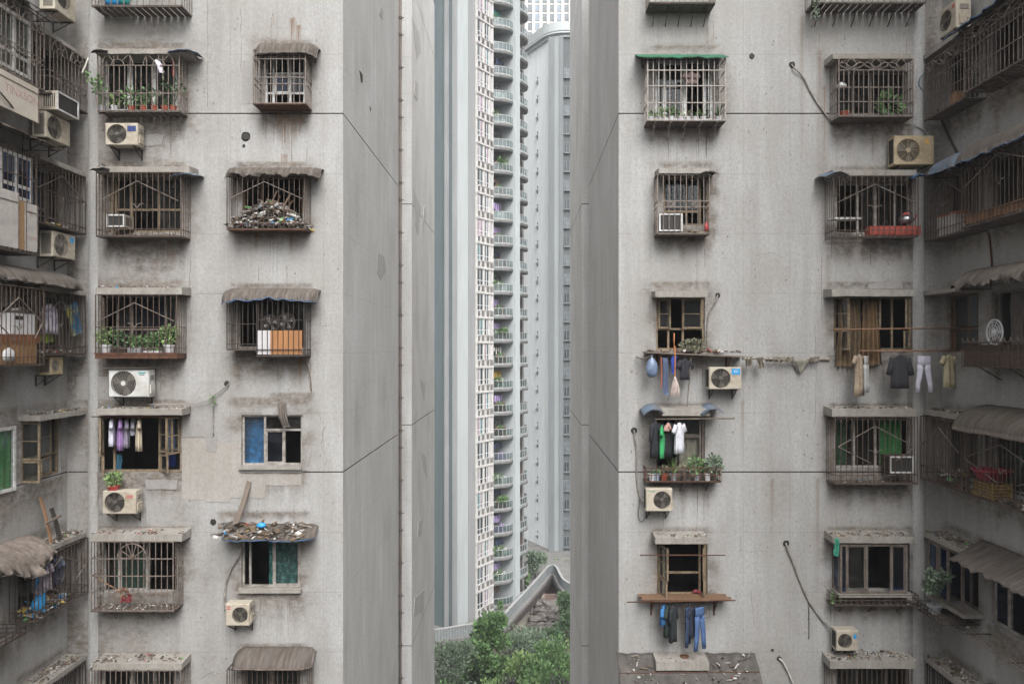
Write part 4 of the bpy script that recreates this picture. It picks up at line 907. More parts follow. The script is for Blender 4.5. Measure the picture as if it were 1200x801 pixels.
# on the wings
ac('LW', (16.75, 17.55, 7.68, 8.5), 'air conditioner cut by the top edge in the upper left corner', ACC, grm=ACK, brack='L', dep=.34)
ac('LW', (16.5, 17.4, 4.72, 5.3), 'round-fanned cream air conditioner under the louvred box on the left wing', ACC, grm=ACK, blades=True)
ac('LW', (16.75, 17.6, 2.1, 2.68), 'air conditioner with a small blue sticker on a black bracket, left wing', ACC, badge=[('b', None, 0, .78, .12, .13, BADGEB, None)])
ac('LW', (16.75, 17.2, -.58, -.16), 'small old air conditioner under the drying bright cloths', ACY, ffr=.3, n0=.12, dep=.28)
ac('RW', (-17.3, -16.6, 7.2, 7.85), 'tilted air conditioner with a red mark in the upper right corner', ACC, grm=ACK, badge=[('b', None, 0, .8, .08, .08, REDP, None)], dep=.32)
# boxy window units: louvred case with a grid front
def boxac(w, u, n, z, W, H, dep, label, m=ACC, fm=ACD):
    o = thing('window_air_conditioner', label, 'air conditioner', WF[w] @ T(u, -n, z), 'boxy window air conditioners')
    mb = MB(); mb.box(-W/2, 0, 0, W/2, dep, H); part('case', mb, m, o)
    f = MB(); t = .035
    f.box(-W/2, -.025, 0, -W/2+t, -.001, H); f.box(W/2-t, -.025, 0, W/2, -.001, H); f.box(-W/2+t, -.025, 0, W/2-t, -.001, t); f.box(-W/2+t, -.025, H-t, W/2-t, -.001, H); part('front_frame', f, WPVC, o)
    g = MB(); g.box(-W/2+t, -.006, t, W/2-t, -.001, H-t); part('coil', g, fm, o)
    l = MB()
    for s in (-1, 1):
        for k in range(6): l.box(s*W/2, .04+k*.045, H*.15, s*(W/2+.008), .06+k*.045, H*.85)
    part('louvre', l, fm, o)
u, z = P('LF', 136, 266, .42); boxac('LF', u, .42, z, .42, .3, .4, 'boxy white-framed air conditioner inside the cage under the broken hood')
u, z = P('RF', 786, 271, .38); boxac('RF', u, .38, z, .56, .42, .36, 'boxy air conditioner inside the ringed square cage')
u, z = P('RF', 1056, 554, .45); boxac('RF', u, .45, z, .56, .4, .42, 'boxy air conditioner inside the lozenge-braced cage', BARB)
boxac('LW', 17.0, .62, 5.36, .8, .42, .5, 'louvred boxy unit jutting below the small arch-topped cage')
# ---------------------------------------------------------------- clothes
def ell(cx, cz, rx, ry, z, n, ph, fold, nf=5, cy=0):
    pts = []
    for k in range(n):
        t = 2*PI*k/n; f = 1+fold*math.sin(nf*t+ph)
        pts.append((cx+rx*math.cos(t)*(1+fold*.15*math.sin(nf*t+ph)), cy+ry*math.sin(t)*f, z))
    return pts
def shirt(label, m, M, w=.5, h=.66, sl=.25, name='shirt', group='washing hung out to dry', hanger=True, thick=.05, ang=1.0):
    o = thing(name, label, 'shirt' if name == 'shirt' else name.replace('_', ' '), M, group); ph = random.random()*6; mb = MB(); rings = []
    for z, k in ((0, .16), (-.02, .3), (-.06, .62), (-.1, .82), (-.2, .86), (-h*.5, .84), (-h*.8, .9), (-h, .95)):
        rings.append(ell(nz(z*3, ph, 0)*.015, 0, w*k*.5, thick*(.5+.6*min(1, -z/.3)), z, 24, ph+z*2+nz(z*5, ph, 1), .35+.25*min(1, -z/h)))
    mb.loft(rings); part('body', mb, m, o, None, True)
    if sl:
        for s in (-1, 1):
            q = MB(); rg = []
            for t in (0, .3, .6, 1):
                cx = s*(w*.36+sl*math.cos(ang)*t+.0); cz = -.06-sl*math.sin(ang)*t
                rg.append([(cx+.07*math.cos(a)*math.sin(ang)*s*(1+.2*math.sin(3*a+ph)), .9*thick*math.sin(a)*(1+.2*math.sin(4*a)), cz+.07*math.cos(a)*math.cos(ang)) for a in [2*PI*k/12 for k in range(12)]])
            q.loft(rg); part('sleeve', q, m, o, None, True)
    if hanger:
        q = MB(); q.tube([(-w*.36, 0, -.06), (0, 0, .01), (w*.36, 0, -.06)], .006, 5); q.tube([(0, 0, .01), (0, 0, .05), (.02, 0, .075), (0, 0, .095), (-.02, 0, .08)], .004, 5); part('hanger', q, CABLED, o)
    return o
def trousers(label, m, M, w=.36, h=.9, spread=.04, thick=.036, group='washing hung out to dry'):
    o = thing('trousers', label, 'trousers', M, group); ph = random.random()*6
    mb = MB(); rings = [ell(0, 0, w*.5, thick, z, 20, ph, .2) for z in (0, -.03, -.12, -.24)]; mb.loft(rings); part('seat', mb, m, o, None, True)
    for s in (-1, 1):
        q = MB(); q.loft([ell(s*(w*.25+spread*t)+nz(t*2, ph, s)*.03, 0, w*(.26-.08*t), thick*1.05, -.2-(h-.2)*t, 16, ph+t*3, .25, 4) for t in (0, .2, .45, .7, 1)]); part('leg', q, m, o, None, True)
    return o
def drape(label, m, M, w, h, name='towel', cat='towel', waves=3, amp=.03, group='washing hung out to dry', taper=0, m2=None, wob=.03):
    mb = MB(); ph = random.random()*6
    mb.sheet(lambda a, b: ((a-.5)*w*(1-taper*b)+nz(b*3, ph, 2)*wob, (amp if h < 1.25 or name != 'curtain' or amp > .05 else .018)*(.4+.6*b)*math.sin(a*waves*2*PI+ph+b)+nz(a*2, b*2, ph)*amp, -h*b+nz(a*3, ph, 5)*.03*b), 24, 10, (0, .006, 0))
    o = single(name, mb, m, label, cat, M, group, True); return o
def hang(w, px, py, n, a=0): u, z = P(w, px, py, n); return WF[w] @ T(u, -n, z) @ RZ(a)
STRIPE = mat('cloth_pattern', 'aaa6ba', .9, var=.6, scale=16, dirt='e0dcdc'); BLUEP = mat('cloth_blue_pattern', '2a6f9c', .9, var=.4, scale=5, dirt='bdb13a'); FLORAL = mat('cloth_floral', 'b5a8b4', .9, var=.5, scale=14, dirt='6a6478')
c_ = cloth
shirt('white shirt, leftmost of the row in the open timber window', c_('white', 'c6c5d0'), hang('LF', 131, 490, .1, 2.0), .4, .66, .2)
shirt('lilac shirt in the open timber window', c_('lilac', '9a7bb0'), hang('LF', 141, 490, .05, 2.05), .45, .76, .2)
shirt('grey striped shirt behind the lilac one', c_('greystripe', '8a8493'), hang('LF', 148, 490, .0, 2.1), .42, .7, .2)
shirt('dark patterned shirt in the shadow of the open timber window', STRIPE, hang('LF', 156, 490, -.1, 2.0), .4, .4, .2)
shirt('cream shirt beside the half-open sash', c_('cream', 'b9ae97'), hang('LF', 163, 490, .06, 2.05), .42, .78, .2)
drape('blue curtain behind the right sash of the open timber window', c_('curtainblue', '2f5d8c'), hang('LF', 200, 489, -.25), .2, 1.2, 'curtain', 'curtain', 2, .03, 'curtains')
drape('teal cloth low behind the row of shirts', c_('tealcloth', '2c5a6e'), hang('LF', 139, 532, -.1), .2, .4, 'towel', 'towel')
drape('green curtain filling the flush wing window', c_('curtaingreen', (.08, .25, .09, 1)), WF['LW'] @ T(15.56, .045, -1.7), 1.02, 1.3, 'curtain', 'curtain', 5, .03, 'curtains')
drape('dark green curtain behind the white half-wheel cage', c_('curtaindarkgreen', '2c4d40'), hang('LF', 152, 636, -.4), .8, 1.2, 'curtain', 'curtain', 5, .03, 'curtains')
drape('patterned teal curtain in the dark sliding window', mat('cloth_teal_pattern', '1f5450', .9, var=.6, scale=20, dirt='5f918a'), hang('LF', 335, 632, -.3), .85, 1.15, 'curtain', 'curtain', 4, .02, 'curtains')
drape('blue flowered curtain in the left pane of the torn-awning window', mat('cloth_blue_flower', '2f6ea0', .9, var=.7, scale=5, dirt='1c3148'), hang('LF', 297, 488, -.25), .55, 1.15, 'curtain', 'curtain', 2, .02, 'curtains')
drape('green curtain at the right of the lozenge-braced cage', c_('curtaingrass', '3c7a45'), hang('RF', 1044, 491, -.3), .55, 1.1, 'curtain', 'curtain', 5, .03, 'curtains')
drape('green curtain at the left of the lozenge-braced cage', c_('curtaingrass2', '35603f'), hang('RF', 986, 491, -.3), .25, 1.1, 'curtain', 'curtain', 3, .03, 'curtains')
drape('dark green curtain in the red basin cage window', c_('curtaindg2', '23513e'), WF['RW'] @ T(-15.4, .3, -1.7), .6, 1.25, 'curtain', 'curtain', 5, .03, 'curtains')
drape('deep green curtain behind the gourds', c_('curtaindg3', '1f5a3c'), WF['RW'] @ T(-16.75, .2, -1.65), .35, 1.25, 'curtain', 'curtain', 3, .03, 'curtains')
drape('grey curtain beside the black far-right window', c_('curtaingrey', '6d6661'), WF['RW'] @ T(-15.65, .25, 1.25), .4, 1.3, 'curtain', 'curtain', 4, .03, 'curtains')
drape('yellow-brown curtain blowing out of the open timber window, left half', c_('curtainochre', '5a4a35', '40352a'), hang('RF', 994, 350, .12), .5, 1.62, 'curtain', 'curtain', 5, .1, 'curtains', -.1)
drape('yellow-brown curtain blowing out of the open timber window, right half', c_('curtainochre2', '654f35', '443628'), hang('RF', 1021, 350, .16), .38, 1.58, 'curtain', 'curtain', 4, .1, 'curtains', -.3)
# right front washing
shirt('tan knitted garment hanging under the ochre curtains', c_('tan', '9b8b78', '7a6a5a'), hang('RF', 1007, 415, .55, .6), .36, .98, .2, 'shirt')
trousers('thin pale trousers beside the tan garment', c_('pale', 'a9a9a8'), hang('RF', 1015, 417, .55, .9), .26, .86, .02)
shirt('black jacket on the long pole across the corner', c_('black', '2a2a2e'), hang('RF', 1055, 416, .55), .46, .78, .42, 'jacket', ang=1.35)
trousers('white trousers on the long pole with a patterned waist', c_('whitetr', 'bcbac6'), hang('RF', 1083, 417, .55), .3, .85, .08)
shirt('cream shirt nearest the bamboo-lined rail', c_('cream2', 'b3a88a'), hang('RF', 1112, 415, .6, .4), .36, .78, .2)
shirt('dark long-sleeved shirt, leftmost under the two curled blue sheets', c_('dark', '23242a'), hang('RF', 768, 494, .5, .9), .44, .84, .4, ang=1.4)
shirt('bright green shirt above the planter rail', c_('green', '35935a'), hang('RF', 776, 498, .45, 1.3), .44, .76, .2)
shirt('black shirt between the green and the white ones', c_('black2', '202124'), hang('RF', 785, 495, .4, .3), .36, .82, .2)
shirt('small pink garment showing at the collar of the black shirt', c_('pink', 'b28a82'), hang('RF', 783, 495, .5, .4), .22, .2, 0, 'vest')
shirt('white shirt with a grey print, rightmost above the planter rail', c_('white2', 'c9cad2'), hang('RF', 796, 495, .5, .8), .4, .72, .2)
drape('beige cloth in the lower half of the window behind the white shirt', c_('beige', '958b7d'), hang('RF', 808, 508, -.2), .5, .9, 'curtain', 'curtain', 3, .03, 'curtains')
shirt('bright blue shirt, leftmost under the varnished shelf board', c_('sky', '346a9e'), hang('RF', 777, 709, .45, 1.25), .36, .44, .18)
shirt('dark green shirt second under the varnished shelf board', c_('bottle', '26332f'), hang('RF', 782, 709, .4, 1.2), .4, .72, .2)
shirt('black long shirt third under the varnished shelf board', c_('black3', '22272b'), hang('RF', 789, 709, .45, .95), .36, .84, .3, ang=1.4)
trousers('dark blue jeans under the varnished shelf board', c_('jeans', '2b3a55'), hang('RF', 806, 711, .42, 1.15), .32, .9, .05)
shirt('navy jacket hung between the jeans and the blue trousers', c_('navy', '23293a'), hang('RF', 812, 711, .36, .7), .34, .7, .2, 'jacket')
trousers('light blue trousers, rightmost under the varnished shelf board', c_('lightblue', '4a6590', '3d5478'), hang('RF', 820, 711, .45, .6), .3, 1.0, .06)
# things hung under the junk-laden shelf
drape('grey-blue narrow towel under the junk-laden shelf', c_('slate', '4d5870'), hang('RF', 780, 419, .42), .13, .88, 'towel', 'towel', 1, .03)
drape('royal blue cloth under the junk-laden shelf', c_('royal', '27408c'), hang('RF', 790, 417, .46), .12, .42, 'towel', 'towel', 1, .03)
shirt('black garment with a pink collar under the junk-laden shelf', c_('black4', '26262c'), hang('RF', 803, 420, .45, .5), .3, .5, .2)
def bag(label, m, M, rx=.15, h=.42):
    mb = MB(); ph = random.random()*9
    mb.loft([[(r*rx*math.cos(t)*(1+.18*nz(math.cos(t)*2, math.sin(t)*2, z+ph)), r*rx*.7*math.sin(t)*(1+.2*nz(math.cos(t)*3, z, ph)), -z*h) for t in [2*PI*k/16 for k in range(16)]] for z, r in ((0, .06), (.12, .1), (.22, .5), (.4, .9), (.7, 1), (.9, .85), (1, .4))])
    single('plastic_bag', mb, m, label, 'plastic bag', M, 'hung plastic bags', True)
bag('knotted pale blue plastic bag at the left end of the junk-laden shelf', mat('thin_blue_plastic', '67768e', .35, var=.4, scale=10), hang('RF', 764, 415, .45), .14, .54)
def mop(label, M, L=.62, hd=.44):
    o = thing('mop', label, 'mop', M, None); q = MB(); q.bar((0, 0, .14), (0, 0, -L), .014, 0, 6); part('handle', q, mat('orange_handle', 'c07b4a', .5), o)
    h = MB()
    for k in range(60):
        a = random.random()*2*PI; r = random.uniform(.02, .13); l = random.uniform(.7, 1)*hd
        h.tube([(0, 0, -L+.05), (r*.6*math.cos(a), r*.5*math.sin(a), -L-l*.4), (r*math.cos(a), r*.6*math.sin(a), -L-l)], .012, 4)
    part('mop_head', h, c_('mopstring', 'b3a49d', '6e625c'), o)
mop('string mop hung head down under the junk-laden shelf', hang('RF', 791, 412, .5))
mb = MB(); mb.bar((0, 0, 0), (0, 0, -.72), .016, 0, 6); single('red_stick', mb, mat('red_stick', '9c5a4a', .6), 'short red stick hanging under the junk-laden shelf', 'stick', hang('RF', 775, 418, .45))
mb = MB(); mb.bar((0, 0, 0), (-.1, 0, -1.18), .013, 0, 6); single('brown_stick', mb, PLANK, 'long thin brown stick below the junk-laden shelf', 'stick', hang('RF', 810, 418, .4))
# left wing washing
shirt('grey-white patterned dress in the cage under the wavy roof', STRIPE, WF['LW'] @ T(16.75, -.36, 1.02), .62, .68, .0, 'dress', hanger=True, thick=.08)
drape('lime hem of a cloth under the patterned dress', c_('lime', '86a33c'), WF['LW'] @ T(16.75, -.3, .42), .5, .26, 'towel', 'towel', 2, .02)
drape('blue and yellow patterned cloth slung beside the dress', BLUEP, WF['LW'] @ T(17.45, -.4, 1.05) @ RY(-.35), .5, .75, 'towel', 'towel', 2, .05, taper=.4)
for i, (u, m, l) in enumerate(((16.35, FLORAL, 'patterned grey shirt, leftmost in the lower left corner cage'), (16.52, STRIPE, 'striped grey shirt, second in the lower left corner cage'), (16.7, FLORAL, 'patterned shirt, third in the lower left corner cage'), (16.95, c_('inkblue', '343d52'), 'ink-blue shirt in the lower left corner cage'), (17.12, c_('dusk', '4a5160'), 'dusky shirt furthest in, lower left corner cage'))):
    shirt(l, m, WF['LW'] @ T(u, -.35, -4.75) @ RZ(.9), .4, .62, .18)
drape('bright blue cloth hook dangling from the torn roofing felt', c_('brightblue', '3f7fb4'), WF['LW'] @ T(16.15, -.5, -4.8), .12, .4, 'towel', 'towel', 1, .03)
shirt('pale pink cloth hung inside the large white-barred cage', c_('rose', 'a08c88'), hang('RF', 810, 84, .2), .3, .3, .12)
drape('red cloth strip hung at the right of the arched cage', c_('red', '9c3238'), hang('LF', 203, 70, .2), .06, .4, 'towel', 'towel', 1, .02)
drape('white rag knotted on the arched cage bars', c_('whiterag', 'b8b4bb'), hang('LF', 183, 70, .47) @ RY(-.4), .12, .34, 'rag', 'rag', 1, .03)
drape('green plastic strip hung off the hood of the four-paned window', c_('jade', '35876f'), hang('RF', 981, 630, .53), .12, .42, 'rag', 'rag', 1, .04)
drape('dark grey rags bundled on the clothes wire, first from the shelf', c_('ragdark', '7c7468', '565046'), hang('RF', 878, 417, .3), .16, .26, 'rag', 'rag', 2, .04)
drape('grey rag on the clothes wire, second from the shelf', c_('ragdark', '7c7468'), hang('RF', 891, 418, .3), .14, .28, 'rag', 'rag', 2, .04)
drape('pale triangular rag sagging from the ragged clothes wire', c_('ragpale', '7d7a70', '625d54'), hang('RF', 938, 422, .12), .5, .28, 'rag', 'rag', 2, .03, taper=.85)
for i, px in enumerate((903, 914, 925, 955)): drape(['short rag wrapped on the ragged wire, third from the shelf', 'short rag wrapped on the ragged wire, fourth from the shelf', 'short rag on the ragged wire just left of the triangular one', 'small rag at the right end of the ragged wire'][i], c_('ragdark', '7c7468'), hang('RF', px, 418, .18), .24, .12, 'rag', 'rag', 2, .04)
# ---------------------------------------------------------------- poles, shelves, wires
def pole(w, p, q, r, m, label, name='drying_pole', cat='pole', group='drying poles'):
    a = Vector((P(w, p[0], p[1], p[2])[0], -p[2], P(w, p[0], p[1], p[2])[1])); b = Vector((P(w, q[0], q[1], q[2])[0], -q[2], P(w, q[0], q[1], q[2])[1]))
    mb = MB(); mb.bar((0, 0, 0), b-a, r, 0, 8)
    return single(name, mb, m, label, cat, WF[w] @ T(*a), group, True)
pole('RF', (1007, 411, .55), (1124, 411, .6), .022, BAMBOO, 'lower bamboo pole carrying the black jacket and white trousers')
pole('RF', (976, 386, .5), (1135, 384, .55), .018, BAMBOO, 'upper bamboo pole across the open timber casements')
pole('RF', (768, 491, .5), (861, 490, .5), .016, PLANK, 'grey pole above the green shirt')
pole('RF', (750, 650, .45), (850, 650, .45), .014, RUST, 'thin rusty pole across the wide-open casements')
pole('RF', (735, 705, .5), (862, 703, .5), .015, RUST, 'thin pole along the front of the varnished shelf board')
pole('RF', (725, 788, .9), (889, 787, .9), .012, RUST, 'thin rod lying across the grey lean-to sheet')
pole('LF', (107, 488, .4), (212, 488, .4), .012, RUST, 'rod carrying the lilac and white shirts')
def board(w, x0, x1, y, n0, n1, t, m, label, name='shelf', tilt=0, planks=1):
    u0, z = P(w, x0, y, n1); u1 = P(w, x1, y, n1)[0]; o = thing(name, label, 'shelf', WF[w] @ T((u0+u1)/2, 0, z) @ RY(tilt), 'boards set out as shelves')
    for k in range(planks):
        a = n0+(n1-n0)*k/planks; b = n0+(n1-n0)*(k+1)/planks-.008; mb = MB(); e = random.uniform(-.05, .05)
        mb.box(-(u1-u0)/2+e, -b, 0, (u1-u0)/2+e, -a, t+random.uniform(-.003, .003)); part('plank', mb, m, o)
    for s in (-.36, .36):
        q = MB(); xx = (u1-u0)*s; q.box(xx-.02, -n1*.9, -.035, xx+.02, -.006, -.003); q.bar((xx, -n1*.75, -.04), (xx, -.01, -.42), .016); q.box(xx-.018, -.03, -.5, xx+.018, -.004, -.036); part('bracket', q, RUST, o)
board('RF', 752, 857, 703, .02, .44, .018, ORANGEW, 'varnished shelf board under the wide-open casements', planks=4)
board('RF', 758, 874, 416, .02, .5, .03, PLANK, 'sagging junk-laden shelf of grey planks', tilt=.045, planks=4)
def wire(w, pts, r, m, label, name='cable', cat='cable', group='cables and hoses on the fronts'):
    q = [Vector((P(w, *p)[0], -p[2], P(w, *p)[1])) for p in pts]; o = q[0].copy(); k = []
    for i in range(len(q)-1):   # Catmull-Rom through the points
        p0, p1, p2, p3 = q[max(i-1, 0)], q[i], q[i+1], q[min(i+2, len(q)-1)]
        for j in range(6):
            t = j/6; k.append(.5*((2*p1)+(p2-p0)*t+(2*p0-5*p1+4*p2-p3)*t*t+(3*p1-p0-3*p2+p3)*t**3)-o)
    k.append(q[-1]-o); mb = MB(); mb.tube(k, r, 6)
    return single(name, mb, m, label, cat, WF[w] @ T(*o), group, True)
wire('RF', [(928, 76, .0), (931, 80, .08), (941, 90, .04), (950, 108, .03), (960, 124, .03), (973, 141, .05)], .02, CABLE, 'dark hose running down to the petal-topped cage')
wire('RF', [(973, 141, .03), (1010, 143, .05), (1060, 144, .06), (1082, 153, .1), (1090, 162, .2)], .012, CABLE, 'thin hose sagging under the petal-topped cage')
wire('RF', [(921, 636, 0), (923, 642, .07), (930, 660, .04), (938, 682, .03), (948, 704, .03), (962, 724, .04), (978, 737, .2)], .026, CABLE, 'long curved conduit feeding the round-stickered air conditioner')
wire('RF', [(947, 700, .03), (948, 720, .03), (948, 748, .03)], .008, CABLED, 'thin stray wire dropping off the long curved conduit')
wire('RF', [(913, 771, 0), (918, 776, .06), (925, 790, .04), (933, 810, .03)], .024, mat('white_conduit', 'b4b0aa', .6), 'white conduit leaving the lowest hole on the right front')
wire('RF', [(841, 346, 0), (839, 352, .06), (833, 362, .04), (829, 378, .03), (829, 408, .03)], .02, CABLE, 'grey hose curving down beside the small timber window')
wire('RF', [(743, 504, 0), (744, 512, .06), (746, 530, .03), (746, 556, .03), (749, 580, .04), (756, 588, .2)], .022, CABLE, 'hose from the wall hole to the teal-lettered air conditioner')
wire('RF', [(750, 584, .1), (748, 604, .05), (752, 611, .03), (757, 604, .04)], .008, CABLED, 'loop of loose wire by the teal-lettered air conditioner')
wire('RF', [(870, 420, .3), (900, 420, .2), (930, 423, .1), (950, 421, .05), (972, 421, .03)], .032, mat('wrapped_wire', '8d857b', .9, dirt='5b544c'), 'ragged clothes wire strung along the right front')
wire('RF', [(746, 418, .05), (752, 420, .3), (760, 418, .4), (768, 412, .45)], .02, PLANK, 'twisted twig at the left end of the junk-laden shelf', 'twig', 'twig')
wire('LF', [(268, 449, 0), (266, 452, .06), (252, 462, .1), (240, 470, .12), (215, 473, .2), (175, 474, .4)], .016, CABLE, 'grey wire slung from the wall hole to the white enamel unit')
wire('LF', [(249, 466, .1), (250, 480, .04), (250, 510, .03)], .014, CABLE, 'short length of wire hanging off the slung grey wire')
wire('LF', [(283, 645, .05), (280, 652, .07), (270, 668, .04), (264, 690, .03), (264, 715, .08)], .026, CABLE, 'bent hose between the littered awning and the small air conditioner')
wire('LF', [(114, 552, .03), (115, 575, .03), (114, 590, .04), (119, 602, .1)], .014, CABLE, 'thin hose left of the pot-topped air conditioner')
wire('LF', [(357, 418, .1), (361, 430, .04), (364, 445, .03), (365, 458, .03)], .012, mat('stained_pipe', '6b5f56', .8), 'stained hose hanging off the boarded cage')
wire('LW', [(103, 53, .5), (105, 62, .5), (102, 72, .52), (96, 86, .52)], .022, mat('white_conduit', 'b4b0aa', .6), 'white bent pipe over the small arch-topped cage')
wire('LW', [(0, 108, .66), (12, 122, .65), (22, 134, .5), (38, 138, .3), (46, 146, .1)], .018, CABLED, 'black cable sagging under the signboard')
wire('RW', [(1098, 128, .2), (1104, 142, .05), (1112, 160, .03), (1120, 176, .03), (1127, 186, .02)], .03, CABLED, 'dark drain hose behind the yellowed air conditioner')
wire('RF', [(1083, 86, .2), (1078, 92, .25), (1077, 100, .25), (1082, 107, .2)], .014, mat('blue_hose', '3f5f70', .6), 'short blue hose coiled beside the petal-topped cage')
wire('RW', [(1158, 272, .05), (1160, 285, .03), (1162, 305, .03), (1162, 322, .03)], .02, RUST, 'rust-brown pipe down the right wing wall')
# rusty drainpipe in the slot between the left slabs
o = thing('drainpipe', 'rusty drainpipe with collars down the slot between the left slabs', 'drainpipe', T((469-CX)/F*28.9, 28.9, ZC))
mb = MB(); mb.bar((0, 0, -ZC+.02), (0, 0, 18), .055, 0, 10); part('pipe', mb, mat('rusty_pipe', '6f665f', .8, scale=3, dirt='4f433b', streak=True), o, None, True)
k0 = None
for i in range(30):
    z = -16+i*1.07
    if k0 is None: mb = MB(); mb.lathe([(.075, -.05), (.075, .05)], 10); mb.box(-.02, .02, -.015, .02, .29, .015); mb.box(-.15, -.015, -.012, .15, .015, .012); k0 = part('collar', mb, mat('dull_collar', '5d544d', .8), o, T(0, 0, z))
    else: c = k0.copy(); C.objects.link(c); c.parent = o; c.location = (0, 0, z+.2*((i*7) % 3))
# ---------------------------------------------------------------- plants
def leafbush(mb, c, R3, n, size, m=0, up=.2, bend=.3):
    c = Vector(c)
    for _ in range(n):
        d = Vector((random.gauss(0, 1), random.gauss(0, 1), random.gauss(0, 1))).normalized(); r = random.random()**.45
        p = c+Vector((d.x*R3[0], d.y*R3[1], d.z*R3[2]))*r
        a = (d+Vector((0, 0, up))+Vector((random.uniform(-.6, .6), random.uniform(-.6, .6), random.uniform(-.6, .6)))).normalized()
        s = a.cross(Vector((random.uniform(-1, 1), random.uniform(-1, 1), random.uniform(-1, 1)))).normalized(); L = size*random.uniform(.6, 1.25); W = L*.3
        i = len(mb.v); up_ = a.cross(s)*L*bend*.3
        mb.v += [tuple(p), tuple(p+a*L*.5+s*W+up_), tuple(p+a*L), tuple(p+a*L*.5-s*W+up_)]
        mb.f += [(i, i+1, i+2), (i, i+2, i+3)]; mb.m += [m, m]
def blades(mb, c, n, L, w=.02, droop=.5, m=0):
    c = Vector(c)
    for _ in range(n):
        a = random.random()*2*PI; l = L*random.uniform(.6, 1.1); t = random.uniform(.15, .9)
        dx = Vector((math.cos(a), math.sin(a), 0)); pr = None; s = Vector((-math.sin(a), math.cos(a), 0))*w
        for k in range(6):
            q = k/5; p = c+dx*l*q*t+Vector((0, 0, l*(q*(1-.3*t)-droop*t*q*q*.8))); ww = s*(1-q*.85)
            i = len(mb.v); mb.v += [tuple(p-ww), tuple(p+ww)]
            if pr is not None: mb.f.append((pr, pr+1, i+1, i)); mb.m.append(m)
            pr = i
POTTED = 'potted plants in cages'
def pot_plant(label, M, r=.1, h=.17, pm=POTW, kind='bush', s=.2, n=90, lm=LEAFM, ls=.1, box=None, group=POTTED):
    o = thing('potted_plant', label, 'potted plant', M, group); mb = MB()
    if box: mb.box(-box/2, -r, 0, box/2, r, h)
    else: mb.lathe([(r*.72, 0), (r*.95, h*.85), (r*1.05, h*.86), (r*1.05, h), (r*.9, h), (r*.88, h*.9), (.001, h*.9)], 14)
    part('pot', mb, pm, o); f = MB()
    if kind == 'bush':
        f.bar((0, 0, h*.85), (0, 0, h+s*.9), .01, 0, 5); leafbush(f, (0, 0, h+s*.75), (s*.8 if not box else box*.5, s*.6, s*.75), n, ls)
    elif kind == 'spiky': blades(f, (0, 0, h*.9), n, s, .015)
    else:
        for _ in range(7):
            a = random.random()*6.28; l = s*random.uniform(.6, 1.3); e = (l*.4*math.cos(a), l*.4*math.sin(a), h+l); f.bar((0, 0, h*.8), e, .006, 0, 4); leafbush(f, e, (.07, .07, .1), max(4, n//8), ls)
    part('foliage', f, lm, o); return o
def at(w, px, py, n): u, z = P(w, px, py, n); return WF[w] @ T(u, -n, z)
fz = RECT
zf = P('LF', 0, 129, .45)[1]
for px, pm, k, s, n, lm, lb in ((120, POTB, 'tall', .55, 90, LEAFM, 'tall leggy plant in a blue and white pot, left in the arched cage'), (134, POTW, 'bush', .16, 40, LEAFY, 'low plant in a white pot in the arched cage'), (154, POTR, 'bush', .28, 110, LEAFM, 'fullest bush in a terracotta pot in the arched cage'),
                            (168, POTR, 'tall', .2, 40, LEAFM, 'small plant in a terracotta pot at the middle of the arched cage'), (181, POTR, 'tall', .35, 60, LEAFD, 'thin plant in a terracotta pot in the arched cage, third from right'), (193, POTR, 'spiky', .3, 20, LEAFM, 'spiky plant in a terracotta pot, second from right in the arched cage'), (203, POTR, 'tall', .4, 60, LEAFD, 'dark plant in the rightmost terracotta pot of the arched cage')):
    pot_plant(lb, WF['LF'] @ T(P('LF', px, 0, .3)[0], -.3, zf), .085, .14, pm, k, s, n, lm, .1)
zf = P('LF', 0, 414, .5)[1]
for px, pm, h, s, n, lm, lb, ex in ((125, POTW, .2, .26, 150, LEAFY, 'yellow-green bush in the left white pot of the brown cage', {}), (140, SOIL, .1, .3, 90, LEAFD, 'dark straggling plant in the brown cage', {'box': .3}), (160, POTB, .13, .2, 130, LEAFM, 'small bush in a patterned trough in the brown cage', {'box': .3}), (180, POTW, .06, .28, 190, LEAFM, 'rounded green bush in a white dish in the brown cage', {'box': .36}), (199, POTW, .2, .3, 160, LEAFY, 'bush in the right white pot of the brown cage', {})):
    pot_plant(lb, WF['LF'] @ T(P('LF', px, 0, .3)[0], -.33, zf+.005), .125 if h > .15 else .09, h, pm, 'bush', s, n, lm, .09, **ex)
pot_plant('green plant in a red pot on the pot-topped air conditioner', WF['LF'] @ T(P('LF', 133, 0, .3)[0], -.3, P('LF', 0, 575, .44)[1]), .15, .1, mat('red_pot', 'a23c3c', .5), 'bush', .22, 130, LEAFY, .1)
zf = P('RF', 0, 141, .5)[1]
for i, (px, pm, k, s, n, lm, lb) in enumerate(((763, POTW, 'bush', .1, 25, LEAFM, 'first white pot from the left in the white-barred cage'), (774, POTW, 'bush', .13, 50, LEAFY, 'second white pot from the left in the white-barred cage, bright leaves'), (787, POTW, 'bush', .14, 60, LEAFM, 'third white pot from the left in the white-barred cage'), (797, POTW, 'bush', .12, 40, LEAFY, 'fourth pot from the left in the white-barred cage'), (806, POTW, 'bush', .08, 20, LEAFDRY, 'fifth pot from the left in the white-barred cage, dry leaves'), (815, POTW, 'bush', .05, 8, LEAFM, 'nearly bare white pot, sixth in the white-barred cage'), (824, POTW, 'spiky', .5, 16, LEAFY, 'tall grassy plant in the seventh pot of the white-barred cage'), (842, POTW, 'spiky', .45, 30, LEAFD, 'dark spiky plant at the right end of the white-barred cage'))):
    pot_plant(lb, WF['RF'] @ T(P('RF', px, 0, .36)[0], -.36, zf), .075, .12, pm, k, s, n, lm, .09)
zf = P('RF', 0, 564, .42)[1]
